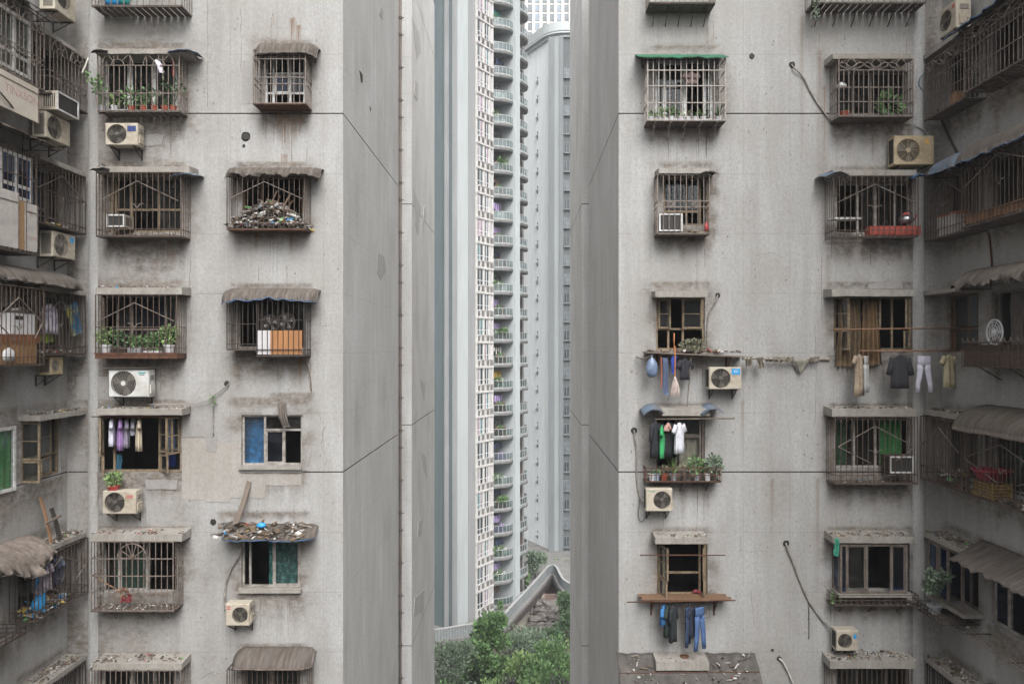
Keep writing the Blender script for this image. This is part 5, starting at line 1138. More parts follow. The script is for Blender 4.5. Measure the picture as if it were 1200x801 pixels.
for px, pm, k, s, n, lm, lb in ((764, POTW, 'bush', .04, 5, LEAFM, 'left white jar on the rusty planter rail'), (769, mat('pale_blue_pot', '9fb0c4', .4), 'bush', .04, 5, LEAFM, 'pale blue jar on the rusty planter rail'), (778, POTR, 'bush', .1, 20, LEAFDRY, 'brown trough with dry stalks on the rusty planter rail'), (789, POTB, 'spiky', .75, 16, LEAFY, 'tall aloe-like plant on the rusty planter rail'), (802, mat('dark_pot', '4b4642', .7), 'bush', .14, 30, LEAFDRY, 'dark pot with withered leaves on the rusty planter rail'), (816, POTB, 'bush', .26, 120, LEAFM, 'leafy plant right of the middle on the rusty planter rail'), (829, POTW, 'bush', .05, 10, LEAFDRY, 'squat white pot near the right of the rusty planter rail'), (836, mat('dark_pot', '4b4642', .7), 'bush', .28, 170, LEAFG, 'round bushy plant at the right end of the rusty planter rail')):
    pot_plant(lb, WF['RF'] @ T(P('RF', px, 0, .26)[0], -.26, zf), .085, .17, pm, k, s, n, lm, .1)
zf = P('RF', 0, 136, .5)[1]
pot_plant('broad-leaved plant glowing green in the petal-topped cage', WF['RF'] @ T(P('RF', 1042, 0, .2)[0], -.2, zf), .13, .12, POTB, 'bush', .34, 60, LEAFM, .2)
pot_plant('terracotta pot of a small plant in the petal-topped cage', WF['RF'] @ T(P('RF', 990, 0, .3)[0], -.3, zf), .12, .16, POTR, 'bush', .05, 8, LEAFD, .08)
mb = MB(); u, z = P('RF', 805, 409, .2)
leafbush(mb, (0, 0, .12), (.32, .16, .16), 420, .07); single('dried_plants', mb, LEAFDRY, 'heap of dry grey-green stems on the junk-laden shelf', 'dried plants', WF['RF'] @ T(P('RF', 812, 0, .25)[0], -.25, P('RF', 0, 411, .35)[1]))
pot_plant('leafy shrub spilling from the small tray on the right wing', WF['RW'] @ T(-17.2, -.62, -6.11), .16, .2, POTB, 'tall', .62, 560, LEAFG, .11)
mb = MB(); leafbush(mb, (0, 0, -.1), (.12, .12, .3), 60, .1); single('weed', mb, LEAFG, 'weed trailing from the top right cage tray', 'weed', at('RF', 957, 2, .5))
mb = MB(); leafbush(mb, (0, 0, .05), (.12, .1, .12), 30, .1); single('weed', mb, LEAFM, 'green weed in the low empty planter rail', 'weed', at('RF', 980, 703, .35))
mb = MB(); leafbush(mb, (0, 0, 0), (.05, .05, .12), 10, .1); single('weed', mb, LEAFM, 'green leaf caught on the slung grey wire', 'weed', at('LF', 248, 468, .1))
# ---------------------------------------------------------------- litter on hoods, trays and roofs: nobody could count it
LM = [mat('litter_brown', '6b5a4a', .9), mat('litter_grey', '77716b', .9), mat('litter_white', 'bdbab6', .8), mat('litter_dark', '3b342e', .9), mat('litter_blue', '2f86b8', .6), mat('litter_red', 'a8443f', .7), mat('litter_green', '5f9a5a', .7), mat('litter_yellow', 'c0a448', .7)]
def litter(w, u0, u1, n0, n1, z, n, label, wt=(8, 7, 1.0, 4, .2, .2, .1, .1), size=.034, slope=0, hump=0, name='litter'):
    mb = MB(); n = int(n*1.9) if size < .04 else n; ph = random.random()*40
    for _ in range(n):
        u = random.uniform(u0, u1); nn = random.uniform(n0, n1); m = random.choices(range(8), wt)[0]; s = size*random.uniform(.4, 1.4)
        if size < .04 and nz(u*2.2, nn*3, ph) < random.uniform(-.6, .25): continue
        zz = z-slope*(nn-n0)+hump*random.random()*(1-abs((u-u0)/(u1-u0)*2-1)**2)*(1-.5*nn)
        M = T(u, -nn, zz+s*.2) @ Matrix.Rotation(random.random()*6.3, 4, 'Z') @ Matrix.Rotation(random.uniform(-.5, .5), 4, 'X') @ Matrix.Rotation(random.uniform(-.5, .5), 4, 'Y')
        k = random.random()
        if k < .35: mb.box(-s*1.5, -s*.2, -s*.15, s*1.5, s*.2, s*.15, m, M)
        elif k < .7:
            p = [M @ Vector((random.uniform(-1, 1)*s, random.uniform(-1, 1)*s, random.uniform(-.3, .6)*s)) for _ in range(4)]; mb.quad(*p, m)
        else: mb.box(-s*.6, -s*.5, -s*.3, s*.6, s*.5, s*.3, m, M)
    tag(part(name, mb, LM, None, WF[w]), label, 'litter', 'litter', 'stuff')
def litpx(w, x0, x1, y, n1, n, label, dz=.0, **k):
    u0, u1, z, _ = R(w, x0, y, x1, y, n1); litter(w, u0, u1, .03, n1, z+dz, n, label, **k)
litpx('LF', 112, 213, 336, .46, 60, 'leaf litter and turquoise scrap on the brown cage hood', wt=(8, 6, 2, 4, .1, .3, .6, 0))
litpx('LF', 113, 222, 194, .46, 60, 'crumbled debris on the broken hood')
litpx('LF', 112, 212, 478, .46, 130, 'coloured wrappers and rubble on the open timber window hood', wt=(7, 6, 3, 4, .3, 1, .1, .1))
litpx('LF', 108, 212, 625, .46, 150, 'wrappers and leaves on the half-wheel cage hood', wt=(8, 6, 2, 4, .3, 1, .4, .1))
litpx('LF', 109, 212, 776, .46, 170, 'thick leaf litter on the lowest left hood', wt=(10, 6, 2, 5, .1, .4, .1, .1), hump=.1)
litpx('LF', 108, 206, 714, .44, 120, 'debris on the floor of the half-wheel cage', wt=(6, 8, 5, 3, .1, .6, 0, 0))
litpx('LF', 114, 211, 275, .44, 150, 'rubbish on the floor of the cage under the broken hood', wt=(6, 8, 4, 4, .1, .2, 0, 0))
u0, u1, z, _ = R('LF', 268, 267, 356, 267, .45)
litter('LF', u0, u1, .05, .46, z+.02, 1150, 'heap of household junk filling the cage with the stool', (7, 8, 9, 4, .9, .6, 1, .7), .085, hump=.68)
litter('LF', *[P('LF', x, 0)[0] for x in (258, 362)], .08, .58, P('LF', 0, 613)[1]+.02, 160, 'peelings and scraps on the awning over the dark sliding window', (9, 7, 3, 5, .2, .3, .1, .3), .085, slope=.5)
litpx('RF', 769, 829, 629, .46, 50, 'dust and rubble on the hood above the wide-open casements')
litpx('RF', 768, 832, 774, .46, 40, 'grit on the lowest right hood', dz=.0)
litpx('RF', 976, 1072, 628, .46, 170, 'leaves and wrappers on the four-paned window hood', wt=(9, 6, 2, 5, .1, .1, .1, .3))
litpx('RF', 974, 1074, 773, .46, 200, 'thick litter on the lowest hood by the right corner', wt=(9, 6, 3, 5, .2, .1, .1, .1), hump=.08)
litpx('RF', 976, 1073, 478, .46, 70, 'leaf litter on the lozenge-braced cage hood', wt=(9, 6, 1, 5, .1, .1, .1, .3))
litpx('RF', 980, 1074, 276, .4, 70, 'odds and ends on the floor of the kettle cage', wt=(5, 6, 4, 4, .1, 1, 0, 0))
litpx('RF', 980, 1040, 565, .44, 50, 'scraps on the floor of the lozenge-braced cage', wt=(5, 6, 3, 2, .8, .3, 0, 0))
litpx('RF', 980, 1074, 708, .4, 60, 'twigs in the low empty planter rail', wt=(6, 8, 2, 6, 0, 0, .1, 0))
litpx('RF', 760, 872, 414, .46, 110, 'oddments piled on the junk-laden shelf', wt=(7, 7, 4, 5, .1, .5, 0, .2), size=.06, dz=.04)
litpx('RF', 808, 832, 272, .4, 26, 'fruit and wrappers in the ringed square cage', wt=(3, 3, 3, 2, .2, 2, 1, 2), size=.05)
litter('RF', *[P('RF', x, 0)[0] for x in (730, 880)], .1, 1.1, P('RF', 0, 767)[1]+.04, 150, 'white scraps on the grey lean-to sheet', (4, 4, 6, 4, 0, .4, 0, .2), .048, slope=.74)
for k, h in enumerate(HZ):
    if k in (3, 4, 5): litter('LW', 16.25, 17.9, .03, .46, h+.14, 170, ['', '', '', 'broken slates and leaves on the wing window slab', 'leaves on the slab with the leaning planks', 'twigs and wrappers on the lowest left slab'][k], (9, 6, 3, 5, .3, .2, .1, .1))
    if k in (3, 4, 5): litter('RW', -17.9, -16.4, .03, .46, h+.14, 150, ['', '', '', 'white wrapping on the slab over the gourds', 'leaves on the slab over the blue glass', 'leaves and a blue scrap on the lowest right slab'][k], (9, 5, 3, 5, .3, .1, .1, .2))
litter('LW', 16.7, 17.4, .1, .46, 2.82, 60, 'fruit peel on the tray of the left corner cage', (2, 2, 2, 2, 0, .6, 2, 5), .05)
litter('LW', 16.0, 17.4, .08, .5, -5.8, 240, 'bags and rags heaped in the lower left corner cage', (5, 6, 4, 4, 1.4, .5, .8, 1), .09, hump=.25)
litter('LW', 16.1, 17.4, .08, .48, -.06, 120, 'pinkish rags on the floor of the bright cloth cage', (5, 4, 4, 4, .1, .8, .3, .4), .06)
litter('RW', -17.4, -16.3, .08, .5, -3.05, 200, 'dried gourds and bundles in the right corner cage', (9, 5, 3, 5, 0, .1, .1, 1.0), .08, hump=.35)
litter('RW', -16.2, -13.6, .08, .55, -3.08, 220, 'sticks and scraps on the floor of the red basin cage', (6, 6, 4, 6, 0, .2, 0, .3), .07)
litter('RW', -17.3, -16.5, .1, .5, -6.18, 60, 'leaves in the small planter tray', (5, 5, 4, 3, 0, 0, 2, 0), .05)
litter('RW', -16.0, -13.6, .1, .6, 2.66, 160, 'wrapped bundles on the floor of the plank-lined cage', (6, 6, 4, 6, .1, .1, 0, .4), .08, hump=.1)
# ---------------------------------------------------------------- loose things
def boxthing(w, u, n, z, W, D, H, m, label, name, cat, rot=0, flaps=False):
    o = thing(name, label, cat, WF[w] @ T(u, -n, z) @ RZ(rot)); mb = MB(); t = .012
    mb.box(-W/2, -D/2, 0, W/2, D/2, t); mb.box(-W/2, -D/2, t, -W/2+t, D/2, H); mb.box(W/2-t, -D/2, t, W/2, D/2, H); mb.box(-W/2+t, -D/2, t, W/2-t, -D/2+t, H); mb.box(-W/2+t, D/2-t, t, W/2-t, D/2, H)
    part('body', mb, m, o); q = MB(); q.box(-W/2-.006, -D/2-.006, H, W/2+.006, D/2+.006, H+.012); part('lid', q, m, o); return o
CARD = mat('cardboard', '9a7550', .85, scale=5, dirt='7d5c3f')
boxthing('LW', 15.2, .4, -.3, 1.35, .5, .42, CARD, 'big carton in the packed wing cage', 'carton', 'carton')
boxthing('LW', 15.3, .45, .13, 1.3, .45, .16, mat('brown_cabinet', '8a5a38', .6, streak=True), 'brown cabinet top across the packed wing cage', 'cabinet', 'cabinet')
o = boxthing('LW', 15.5, .42, .31, .7, .4, .42, WHITE, 'white box with a dark slot and letters in the packed wing cage', 'storage_box', 'box')
q = MB(); q.box(-.25, -.207, .3, -.02, -.2, .38); part('slot', q, BLACK, o); text('N', .16, ACG, o, T(-.1, -.208, .17))
mb = MB(); mb.lathe([(.2, 0), (.24, .05), (.2, .12), (.05, .17), (.001, .18)], 14); single('cooking_pot', mb, mat('dull_metal', '77726d', .35, metal=.8), 'dull metal pot on the white box', 'pot', WF['LW'] @ T(15.5, -.42, .75), None, True)
bag('white carrier bag by the carton in the packed wing cage', WHITE, WF['LW'] @ T(15.0, -.6, .1), .2, .36)
# signboard and panels on the left wing
def panel(w, u0, u1, z0, z1, n, m, label, name='signboard', cat='signboard', txt=(), t=.03):
    o = thing(name, label, cat, WF[w] @ T((u0+u1)/2, -n, z0), 'sheet panels on the wing cages'); mb = MB(); W = u1-u0; H = z1-z0; mb.box(-W/2, 0, 0, W/2, t, H); part('board', mb, m, o)
    q = MB(); 
    for a in (-W/2, W/2-.03): q.box(a, -.012, 0, a+.03, -.001, H)
    q.box(-W/2+.03, -.012, H*.82, W/2-.03, -.001, H*.82+.015); part('batten', q, BARS, o)
    for s, dx, z, sz, m2 in txt: text(s, sz, m2, o, T(dx, -.003, z))
    return o
CREAM = mat('cream_panel', 'bab2a6', .7, scale=2, var=.2, dirt='9d9284'); PALE = mat('pale_panel', 'b5b0ab', .7, scale=3, dirt='9d958d')
panel('LW', 14.4, 15.98, 4.86, 5.6, .62, CREAM, 'cream signboard with faded red capitals under the topmost wing cage', txt=[('TINXSONI', .3, .42, .24, REDF)])
panel('LW', 14.4, 15.25, 2.06, 3.2, .69, PALE, 'pale panel, left of the rusty strips on the tall wing cage', 'painted_sheet', 'sheet panel')
panel('LW', 15.45, 15.84, 2.06, 3.05, .69, PALE, 'narrow white panel with red characters on the tall wing cage', 'painted_sheet', 'sheet panel', [('佳', -.02, .78, .13, REDF), ('CSSMI', .0, .28, .11, REDF)])
k0 = None
for u, l in ((15.30, 'left rust-streaked strip between the two panels of the tall wing cage'), (15.39, 'right rust-streaked strip between the two panels of the tall wing cage')):
    mb = MB(); mb.box(-.032, 0, 0, .032, .02, 1.0); single('metal_strip', mb, mat('rust_streaked_strip', '9a7a58', .8, scale=2, streak=True, dirt='54331f', var=.5), l, 'metal strip', WF['LW'] @ T(u, -.69, 2.06))
# boards in front of the boxed cage bay
u0, u1, z0, z1 = R('LF', 303, 387, 316, 416, .53)
def fboard(x0, x1, m, label):
    u0, u1, z0, z1 = R('LF', x0, 387, x1, 415, .53); mb = MB(); mb.box(0, 0, 0, u1-u0-.004, .02, z1-z0); single('board', mb, m, label, 'board', WF['LF'] @ T(u0, -.53, z0), 'boards inside the cage bay')
fboard(302, 317, mat('white_board', 'b4b1b2', .5, var=.1), 'white board in the boarded cage bay'); fboard(317, 354, mat('orange_board', '96683f', .55, var=.2, streak=True), 'orange board in the boarded cage bay')
def fan(w, px, py, n, r, label, m=CABLED, rot=0, name='electric_fan'):
    o = thing(name, label, 'electric fan', at(w, px, py, n) @ RZ(rot), 'old electric fan heads'); g = MB()
    for q in (.3, .55, .8, 1): g.arc((0, 0), r*q, 0, 2*PI, .006 if q < 1 else .016, -.03 if q < 1 else -.01, 20)
    for k in range(10): t = 2*PI*k/10; g.bar((0, -.04, 0), (r*math.cos(t), -.01, r*math.sin(t)), .005)
    part('guard', g, m, o); b = MB()
    for k in range(4):
        t = PI*k/2+.4; b.loft([[(r*q*math.cos(t+a), y, r*q*math.sin(t+a)) for q, a in ((.15, 0), (.8, -.3), (.85, .3), (.2, .5))] for y in (.0, .006)])
    part('blade', b, mat('fan_blade_grey', '8a8682', .5), o); h = MB(); h.lathe([(r*.2, .1), (r*.22, -.02), (r*.1, -.05)], 10, ax='y'); part('motor', h, m, o)
fan('LF', 317, 379, .35, .2, 'left electric fan above the white board'); fan('LF', 336, 377, .35, .2, 'right electric fan above the orange board with a pale hub')
fan('RW', 1166, 389, .45, .26, 'white electric fan head leaning behind the bamboo-lined rail', WHITE)
# stool upturned in the junk
o = thing('wooden_stool', 'upturned wooden stool with its legs in the air among the junk', 'stool', at('LF', 325, 246, .25) @ RX(-.35) @ RY(.35)); mb = MB(); mb.box(-.2, -.14, -.03, .2, .14, 0); part('seat', mb, ORANGEW, o)
for sx in (-1, 1):
    for sy in (-1, 1): q = MB(); q.bar((sx*.15, sy*.1, 0), (sx*.17, sy*.12, .42), .022); part('leg', q, ORANGEW, o)
q = MB(); q.bar((-.16, -.11, .14), (.16, -.11, .14), .015); q.bar((-.16, .11, .14), (.16, .11, .14), .015); part('stretcher', q, ORANGEW, o)
# planks
def plank(M, L, W, t, m, label, name='plank'):
    mb = MB(); mb.sheet(lambda a, b: ((a-.5)*W*(1-.2*b)+.03*math.sin(b*3), 0, L*b), 4, 10, (0, t, 0)); single(name, mb, m, label, 'plank', M, 'loose planks leaning on the walls')
plank(at('LF', 276, 612, .35) @ RY(.22) @ RX(-.28), 1.0, .13, .03, PLANK, 'long split grey plank leaning over the littered awning')
plank(WF['LW'] @ T(16.75, -.42, -4.36) @ RX(-.2) @ RY(-.06), 1.05, .08, .03, mat('raw_timber', '8d6b4f', .8, streak=True), 'raw timber batten on the lower left slab')
plank(WF['LW'] @ T(17.05, -.42, -4.36) @ RX(-.2) @ RY(-.1), .75, .14, .03, CABLED, 'black plank beside the raw batten on the lower left slab')
mb = MB(); mb.bar((-.28, 0, 0), (.3, 0, .08), .03); single('plank', mb, PLANK, 'grey cross-piece nailed to the raw batten', 'plank', WF['LW'] @ T(16.8, -.40, -3.9), 'loose planks leaning on the walls')
mb = MB(); mb.bar((0, 0, 0), (.62, 0, -.36), .013, 0, 6); leafbush(mb, (.72, 0, -.4), (.12, .05, .07), 60, .08); single('broom', mb, mat('broom_wood', '8a6a4e', .8), 'broom slanting across the half-wheel cage', 'broom', at('LF', 109, 674, .47))
mb = MB(); leafbush(mb, (0, 0, 0), (.13, .06, .08), 70, .09); single('red_rag', mb, mat('red_rag_cloth', '8d3038', .8, island=.2), 'red rag at the foot of the slanting broom', 'rag', at('LF', 149, 700, .44))
# kettle cage, basin and others
boxthing('RF', P('RF', 1046, 0, .3)[0], .3, P('RF', 0, 275, .45)[1], 1.2, .26, .2, mat('red_planter', 'a0473a', .6), 'red planter box in the kettle cage', 'planter_box', 'planter box')
o = thing('kettle', 'shiny kettle with a red lid in the kettle cage', 'kettle', at('RF', 1062, 262, .35)); mb = MB(); mb.lathe([(.12, 0), (.17, .05), (.17, .12), (.1, .2), (.001, .21)], 16); part('body', mb, mat('steel', '9a9a9c', .25, metal=.9, var=.1), o, None, True); q = MB(); q.lathe([(.09, .2), (.07, .24), (.02, .27), (.001, .27)], 12); part('lid', q, REDP, o); q = MB(); q.tube([(.15, 0, .08), (.22, 0, .14), (.25, 0, .2)], .02, 6); part('spout', q, REDP, o); q = MB(); q.arc((0, .18), .14, 0, PI, .012, 0, 10); part('handle', q, BLACK, o)
boxthing('RF', P('RF', 990, 0, .3)[0], .3, P('RF', 0, 257, .4)[1], .7, .3, .03, WPVC, 'pale shelf at the left of the kettle cage', 'cage_shelf', 'shelf')
mb = MB(); mb.lathe([(.24, 0), (.36, .2), (.39, .21), (.385, .225), (.35, .215), (.23, .02), (.001, .015)], 24); single('basin', mb, mat('red_plastic', '8f2b3c', .4, var=.15), 'red plastic basin on the crate in the right wing cage', 'basin', WF['RW'] @ T(-15.45, -.4, -2.72), None, True)
o = thing('crate', 'yellow plastic crate under the red basin', 'crate', WF['RW'] @ T(-15.4, -.4, -3.08)); mb = MB()
for k in range(5): mb.box(-.3, -.2, .02+k*.065, .3, -.185, .06+k*.065); mb.box(-.3, .185, .02+k*.065, .3, .2, .06+k*.065); mb.box(-.3, -.184, .02+k*.065, -.285, .184, .06+k*.065); mb.box(.285, -.184, .02+k*.065, .3, .184, .06+k*.065)
for a in (-.295, .295):
    for b in (-.195, .195): mb.box(a-.01, b-.01, 0, a+.01, b+.01, .35)
part('slatted_side', mb, mat('yellow_plastic', '8a6f36', .5), o); q = MB(); q.box(-.28, -.18, .005, .28, .18, .018); part('base', q, MATS['yellow_plastic'], o)
boxthing('RW', -16.75, .35, 5.53, .26, .2, .24, CARD, 'small carton in the dark top right corner cage', 'carton', 'carton')
boxthing('RW', -17.0, .3, 3.05, .8, .3, .04, mat('orange_shelf', 'a0553a', .6), 'orange shelf in the dark right corner cage', 'cage_shelf', 'shelf')
boxthing('RW', -17.0, .3, 2.62, .7, .34, .42, PALE, 'pale cupboard under the orange shelf', 'cupboard', 'cupboard')
for i in range(3):
    mb = MB(); mb.box(-.45, -.012, 0, .45, .012, .2); single('plank', mb, mat('brown_board', '7b573c', .7, streak=True), ['brown board along the plank-lined cage, nearest the corner', 'brown board along the plank-lined cage, middle', 'brown board along the plank-lined cage, nearest the edge'][i], 'plank', WF['RW'] @ T(-15.5+.92*i, -.67, 2.66), 'loose planks leaning on the walls')
# drying rack on the right wing
o = thing('drying_rack', 'folding drying rack with four rods below the blue-glass windows', 'drying rack', WF['RW'] @ T(-15.0, 0, -6.15))
for i in range(4): q = MB(); q.bar((-1.25, -.3-.1*i, -.0), (1.5, -.3-.1*i, 0), .012, 0, 6); part('rod', q, BARS, o)
for x in (-1.1, .4): q = MB(); q.bar((x, -.62, -.01), (x, -.005, -.02), .014); q.bar((x, -.5, -.02), (x, -.005, -.3), .012); part('bracket', q, BARD, o)
mb = MB(); mb.lathe([(.13, 0), (.2, .13), (.21, .14), (.19, .13), (.12, .02), (.001, .015)], 18); single('basin', mb, mat('grey_basin', '8d8984', .5), 'grey basin at the right end of the low planter rail', 'basin', at('RF', 1069, 707, .3), None, True)
mb = MB(); mb.lathe([(.1, 0), (.11, .12), (.1, .13), (.001, .13)], 14); single('tin', mb, RUST, 'rusty tin standing on the lowest right hood', 'tin', at('RF', 802, 774, .25), None, True)
mb = MB(); mb.lathe([(.12, 0), (.11, .06), (.05, .12), (.001, .14)], 12); single('dome_cover', mb, mat('clear_dome', 'aeaeac', .3), 'pale dome cover hung at the left of the petal-topped cage', 'dome cover', at('RF', 986, 103, .4), None, True)
mb = MB(); mb.lathe([(.05, 0), (.05, .14), (.02, .2), (.02, .22), (.001, .22)], 10); single('bottle', mb, REDP, 'red-labelled bottle in the ringed square cage', 'bottle', at('RF', 828, 271, .35), None, True)
mb = MB(); mb.tube([(0, 0, 0), (.06, 0, .05), (.14, 0, .02), (.2, 0, -.02)], .045, 8); single('shoe', mb, mat('maroon_shoe', '7a3038', .6), 'maroon shoe on the sill of the wide-open casements', 'shoe', at('RF', 812, 694, -.05), None, True)
mb = MB(); mb.lathe([(.012, 0), (.012, .4)], 6); single('stick', mb, mat('orange_handle', 'c07b4a', .5), 'orange stick upright on the junk-laden shelf', 'stick', at('RF', 790, 410, .3), None, True)
u, z = P('LF', 160, -6, .35); bag('bright blue bag in the cage cut by the top edge', BADGEB, WF['LF'] @ T(P('LF', 133, 0, .35)[0], -.35, P('LF', 0, -18, .4)[1]), .22, .5)
bag('teal bag beside the bright blue one at the top edge', TEAL, WF['LF'] @ T(P('LF', 146, 0, .35)[0], -.35, P('LF', 0, -18, .4)[1]), .16, .48)
bag('blue bag lying in the lower left corner cage', BADGEB, WF['LW'] @ T(16.5, -.45, -5.35) @ RY(.9), .16, .5)
bag('crumpled blue bag on the littered awning', BADGEB, at('LF', 306, 611, .25), .12, .14)
# ---------------------------------------------------------------- high-rise with the bowed balconies
TILEB = mat('pale_blue_tile', (.41, .44, .44, 1), .6, var=.1, scale=1.5, streak=True, dirt=(.41, .44, .44, 1), bump=0)
TILEG = mat('grey_tile', (.27, .275, .275, 1), .7, var=.15, scale=1.2, streak=True, dirt=(.25, .255, .255, 1), bump=0)
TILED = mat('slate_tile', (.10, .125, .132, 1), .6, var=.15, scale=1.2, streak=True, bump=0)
CREAMT = mat('cream_tile', (.42, .40, .375, 1), .7, var=.15, scale=3, dirt=(.30, .285, .265, 1), bump=0)
SLAB = mat('balcony_slab', (.27, .265, .26, 1), .8, var=.25, scale=2, dirt=(.18, .265, .26, 1), bump=0)
INNER = mat('balcony_back_wall', (.29, .28, .27, 1), .85, var=.3, scale=1, bump=0)  # lightened, so that distance haze sits in the colour
BAYT = mat('bay_cream_tile', (.52, .50, .48, 1), .7, var=.15, scale=3, dirt=(.38, .365, .345, 1), bump=0)
WFRW = mat('tower_white_frame', (.62, .62, .62, 1), .5, var=.1, bump=0)
FRW = mat('tower_window_frame', (.37, .37, .37, 1), .5, var=.1, bump=0)
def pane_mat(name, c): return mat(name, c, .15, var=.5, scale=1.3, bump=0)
PANE = [pane_mat('tower_pane_grey', (.13, .15, .16, 1)), pane_mat('tower_pane_dark', (.05, .058, .062, 1)), pane_mat('tower_pane_curtain', (.36, .34, .35, 1)), pane_mat('tower_pane_pink', (.36, .27, .32, 1)), pane_mat('tower_pane_teal', (.15, .24, .25, 1))]  # dark panes lightened: distance haze put into their colours
LOUV = mat('tower_louvre', (.12, .115, .11, 1), .8, bump=0)
TH = math.atan2(.848, .53); ZB = ZC-31.2
TM = T(-7.5, 82.7, ZB) @ RZ(TH)
tower = thing('high_rise_tower', 'tall pale residential tower with stacked bowed balconies in the gap', 'high-rise tower', TM)
FH = 2.9; NF = 29; HT = FH*NF
mb = MB()
mb.box(.0, .35, 0, 3.9, 14, HT, 0); mb.box(3.9, .0, 0, 7.4, 14, HT, 0); mb.box(7.4, 1.5, 0, 14.2, 14, HT, 0); mb.box(14.2, 0, 0, 14.6, 14, HT, 0)
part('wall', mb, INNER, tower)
mb = MB(); mb.box(-.02, .0, 0, .45, .36, HT); mb.box(2.62, -.02, 0, 3.92, .36, HT); part('pilaster', mb, TILEG, tower)
mb = MB(); mb.box(.45, .12, 0, 2.62, .37, HT); part('facade_strip', mb, TILEB, tower)
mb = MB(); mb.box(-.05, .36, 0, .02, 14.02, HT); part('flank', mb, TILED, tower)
mb = MB(); mb.box(-.3, .8, 0, -.04, 1.25, HT); part('pilaster', mb, TILEG, tower)
mb = MB(); mb.box(9.9, -1.7, 0, 10.9, 1.5, HT); part('column', mb, mat('column_tile', (.40, .43, .435, 1), .6, var=.1, scale=1.2, streak=True, bump=0), tower)
def cpart(proto, parent, L):
    c = proto.copy(); C.objects.link(c); c.parent = parent; c.matrix_basis = L; return c
def ctree(proto, parent, L):
    c = cpart(proto, parent, L)
    for ch in proto.children: cpart(ch, c, ch.matrix_basis.copy())
    return c
# bay storey: cream base band with square-ringed louvres, then white-framed windows
def bay_meshes():
    b = MB(); b.box(3.88, -.22, 0, 7.38, 0, .16); b.box(3.88, -.14, .16, 7.38, 0, .95); b.box(3.88, -.2, .95, 7.38, 0, 1.02)
    for x in (3.9, 5.35, 6.55, 7.2): b.box(x, -.18, 1.02, x+.18, 0, 2.9)
    band = b.mesh('bay_band', BAYT)
    ls = []
    for x in (4.15, 5.0, 6.0, 6.75):
        l = MB()
        for k in range(6): l.box(x, -.165, .28+k*.1, x+.5, -.139, .34+k*.1)
        ls.append(l.mesh('louvre', LOUV))
    s = MB()
    for x0, z0, x1, z1 in ((4.05, .22, 4.75, .28), (4.05, .86, 4.75, .92), (4.05, .28, 4.11, .86), (4.69, .28, 4.75, .86)): s.box(x0, -.2, z0, x1, -.138, z1)
    f = MB()
    for x0, x1 in ((4.08, 5.35), (5.53, 6.55), (6.73, 7.2)):
        f.box(x0, -.1, 1.02, x0+.07, 0, 2.9); f.box(x1-.07, -.1, 1.02, x1, 0, 2.9); f.box(x0+.07, -.1, 1.5, x1-.07, 0, 1.57); f.box(x0+.07, -.1, 2.83, x1-.07, 0, 2.9); xm = (x0+x1)/2; f.box(xm-.035, -.104, 1.02, xm+.035, 0, 2.9)
    return band, ls, s.mesh('louvre_frame', WFRW), f.mesh('window', WFRW)
bm_ = bay_meshes()
pn = []
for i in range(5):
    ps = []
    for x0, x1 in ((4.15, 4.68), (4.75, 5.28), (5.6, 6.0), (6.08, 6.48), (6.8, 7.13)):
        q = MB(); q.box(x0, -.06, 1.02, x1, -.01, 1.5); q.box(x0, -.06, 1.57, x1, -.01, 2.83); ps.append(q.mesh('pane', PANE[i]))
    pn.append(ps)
def bulge1(x):  # front line of the bowed balcony
    t = (x-7.4)/2.5; return -(.25+1.15*math.sin(min(1, t*1.05)*PI*.62)**1.0)
def bulge2(x):
    t = (x-10.9)/3.1; return -1.75*math.sqrt(max(0, 1-(t*.98)**3.2))-.02
def balc(fn, x0, x1, n=12):
    xs = [x0+(x1-x0)*i/n for i in range(n+1)]
    s = MB(); 
    def ribbon(m, off, z0, z1, th):
        m.loft([[(x, fn(x)+off, z0), (x, fn(x)+off, z1), (x, fn(x)+off+th, z1), (x, fn(x)+off+th, z0)] for x in xs])
    s.loft([[(x, fn(x), 0), (x, fn(x), .3), (x, 1.5, .3), (x, 1.5, .16), (x, fn(x)+.3, .1)] for x in xs])
    ribbon(s, -.06, .22, .32, .07); ribbon(s, .02, .3, .52, .1)
    g = MB(); ribbon(g, .05, .54, 1.3, .03)
    r = MB(); ribbon(r, .03, 1.3, 1.36, .06)
    for i in range(0, n+1, 2): x = xs[i]; r.box(x-.02, fn(x)+.02, .52, x+.02, fn(x)+.07, 1.3)
    return s.mesh('balcony', SLAB, True), g.mesh('railing_glass', MATS['pale_teal_glass']), r.mesh('railing', FRW)
b1 = balc(bulge1, 7.4, 9.9); b2 = balc(bulge2, 10.9, 13.99)
dm = []
for x0, x1 in ((7.6, 9.7), (11.2, 13.8)):
    f = MB(); k = 3
    for i in range(k+1): x = x0+(x1-x0)*i/k; f.box(x-.04, 1.4, .3, x+.04, 1.5, 2.6)
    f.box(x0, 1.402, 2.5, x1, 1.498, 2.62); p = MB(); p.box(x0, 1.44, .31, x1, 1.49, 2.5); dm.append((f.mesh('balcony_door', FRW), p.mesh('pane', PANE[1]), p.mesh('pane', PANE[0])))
TC = [mat('tower_cloth_'+n, c, .9, var=.2, bump=0) for n, c in (('lilac', '9d8bb5'), ('navy', '2d3a55'), ('red', '8c3a3c'), ('pale', 'c9c6c2'), ('ochre', 'b59a4a'), ('black', '2b2b2e'), ('teal', '3a7a78'), ('brown', '6d5346'))]
rnd = random.Random(5)
wash = []
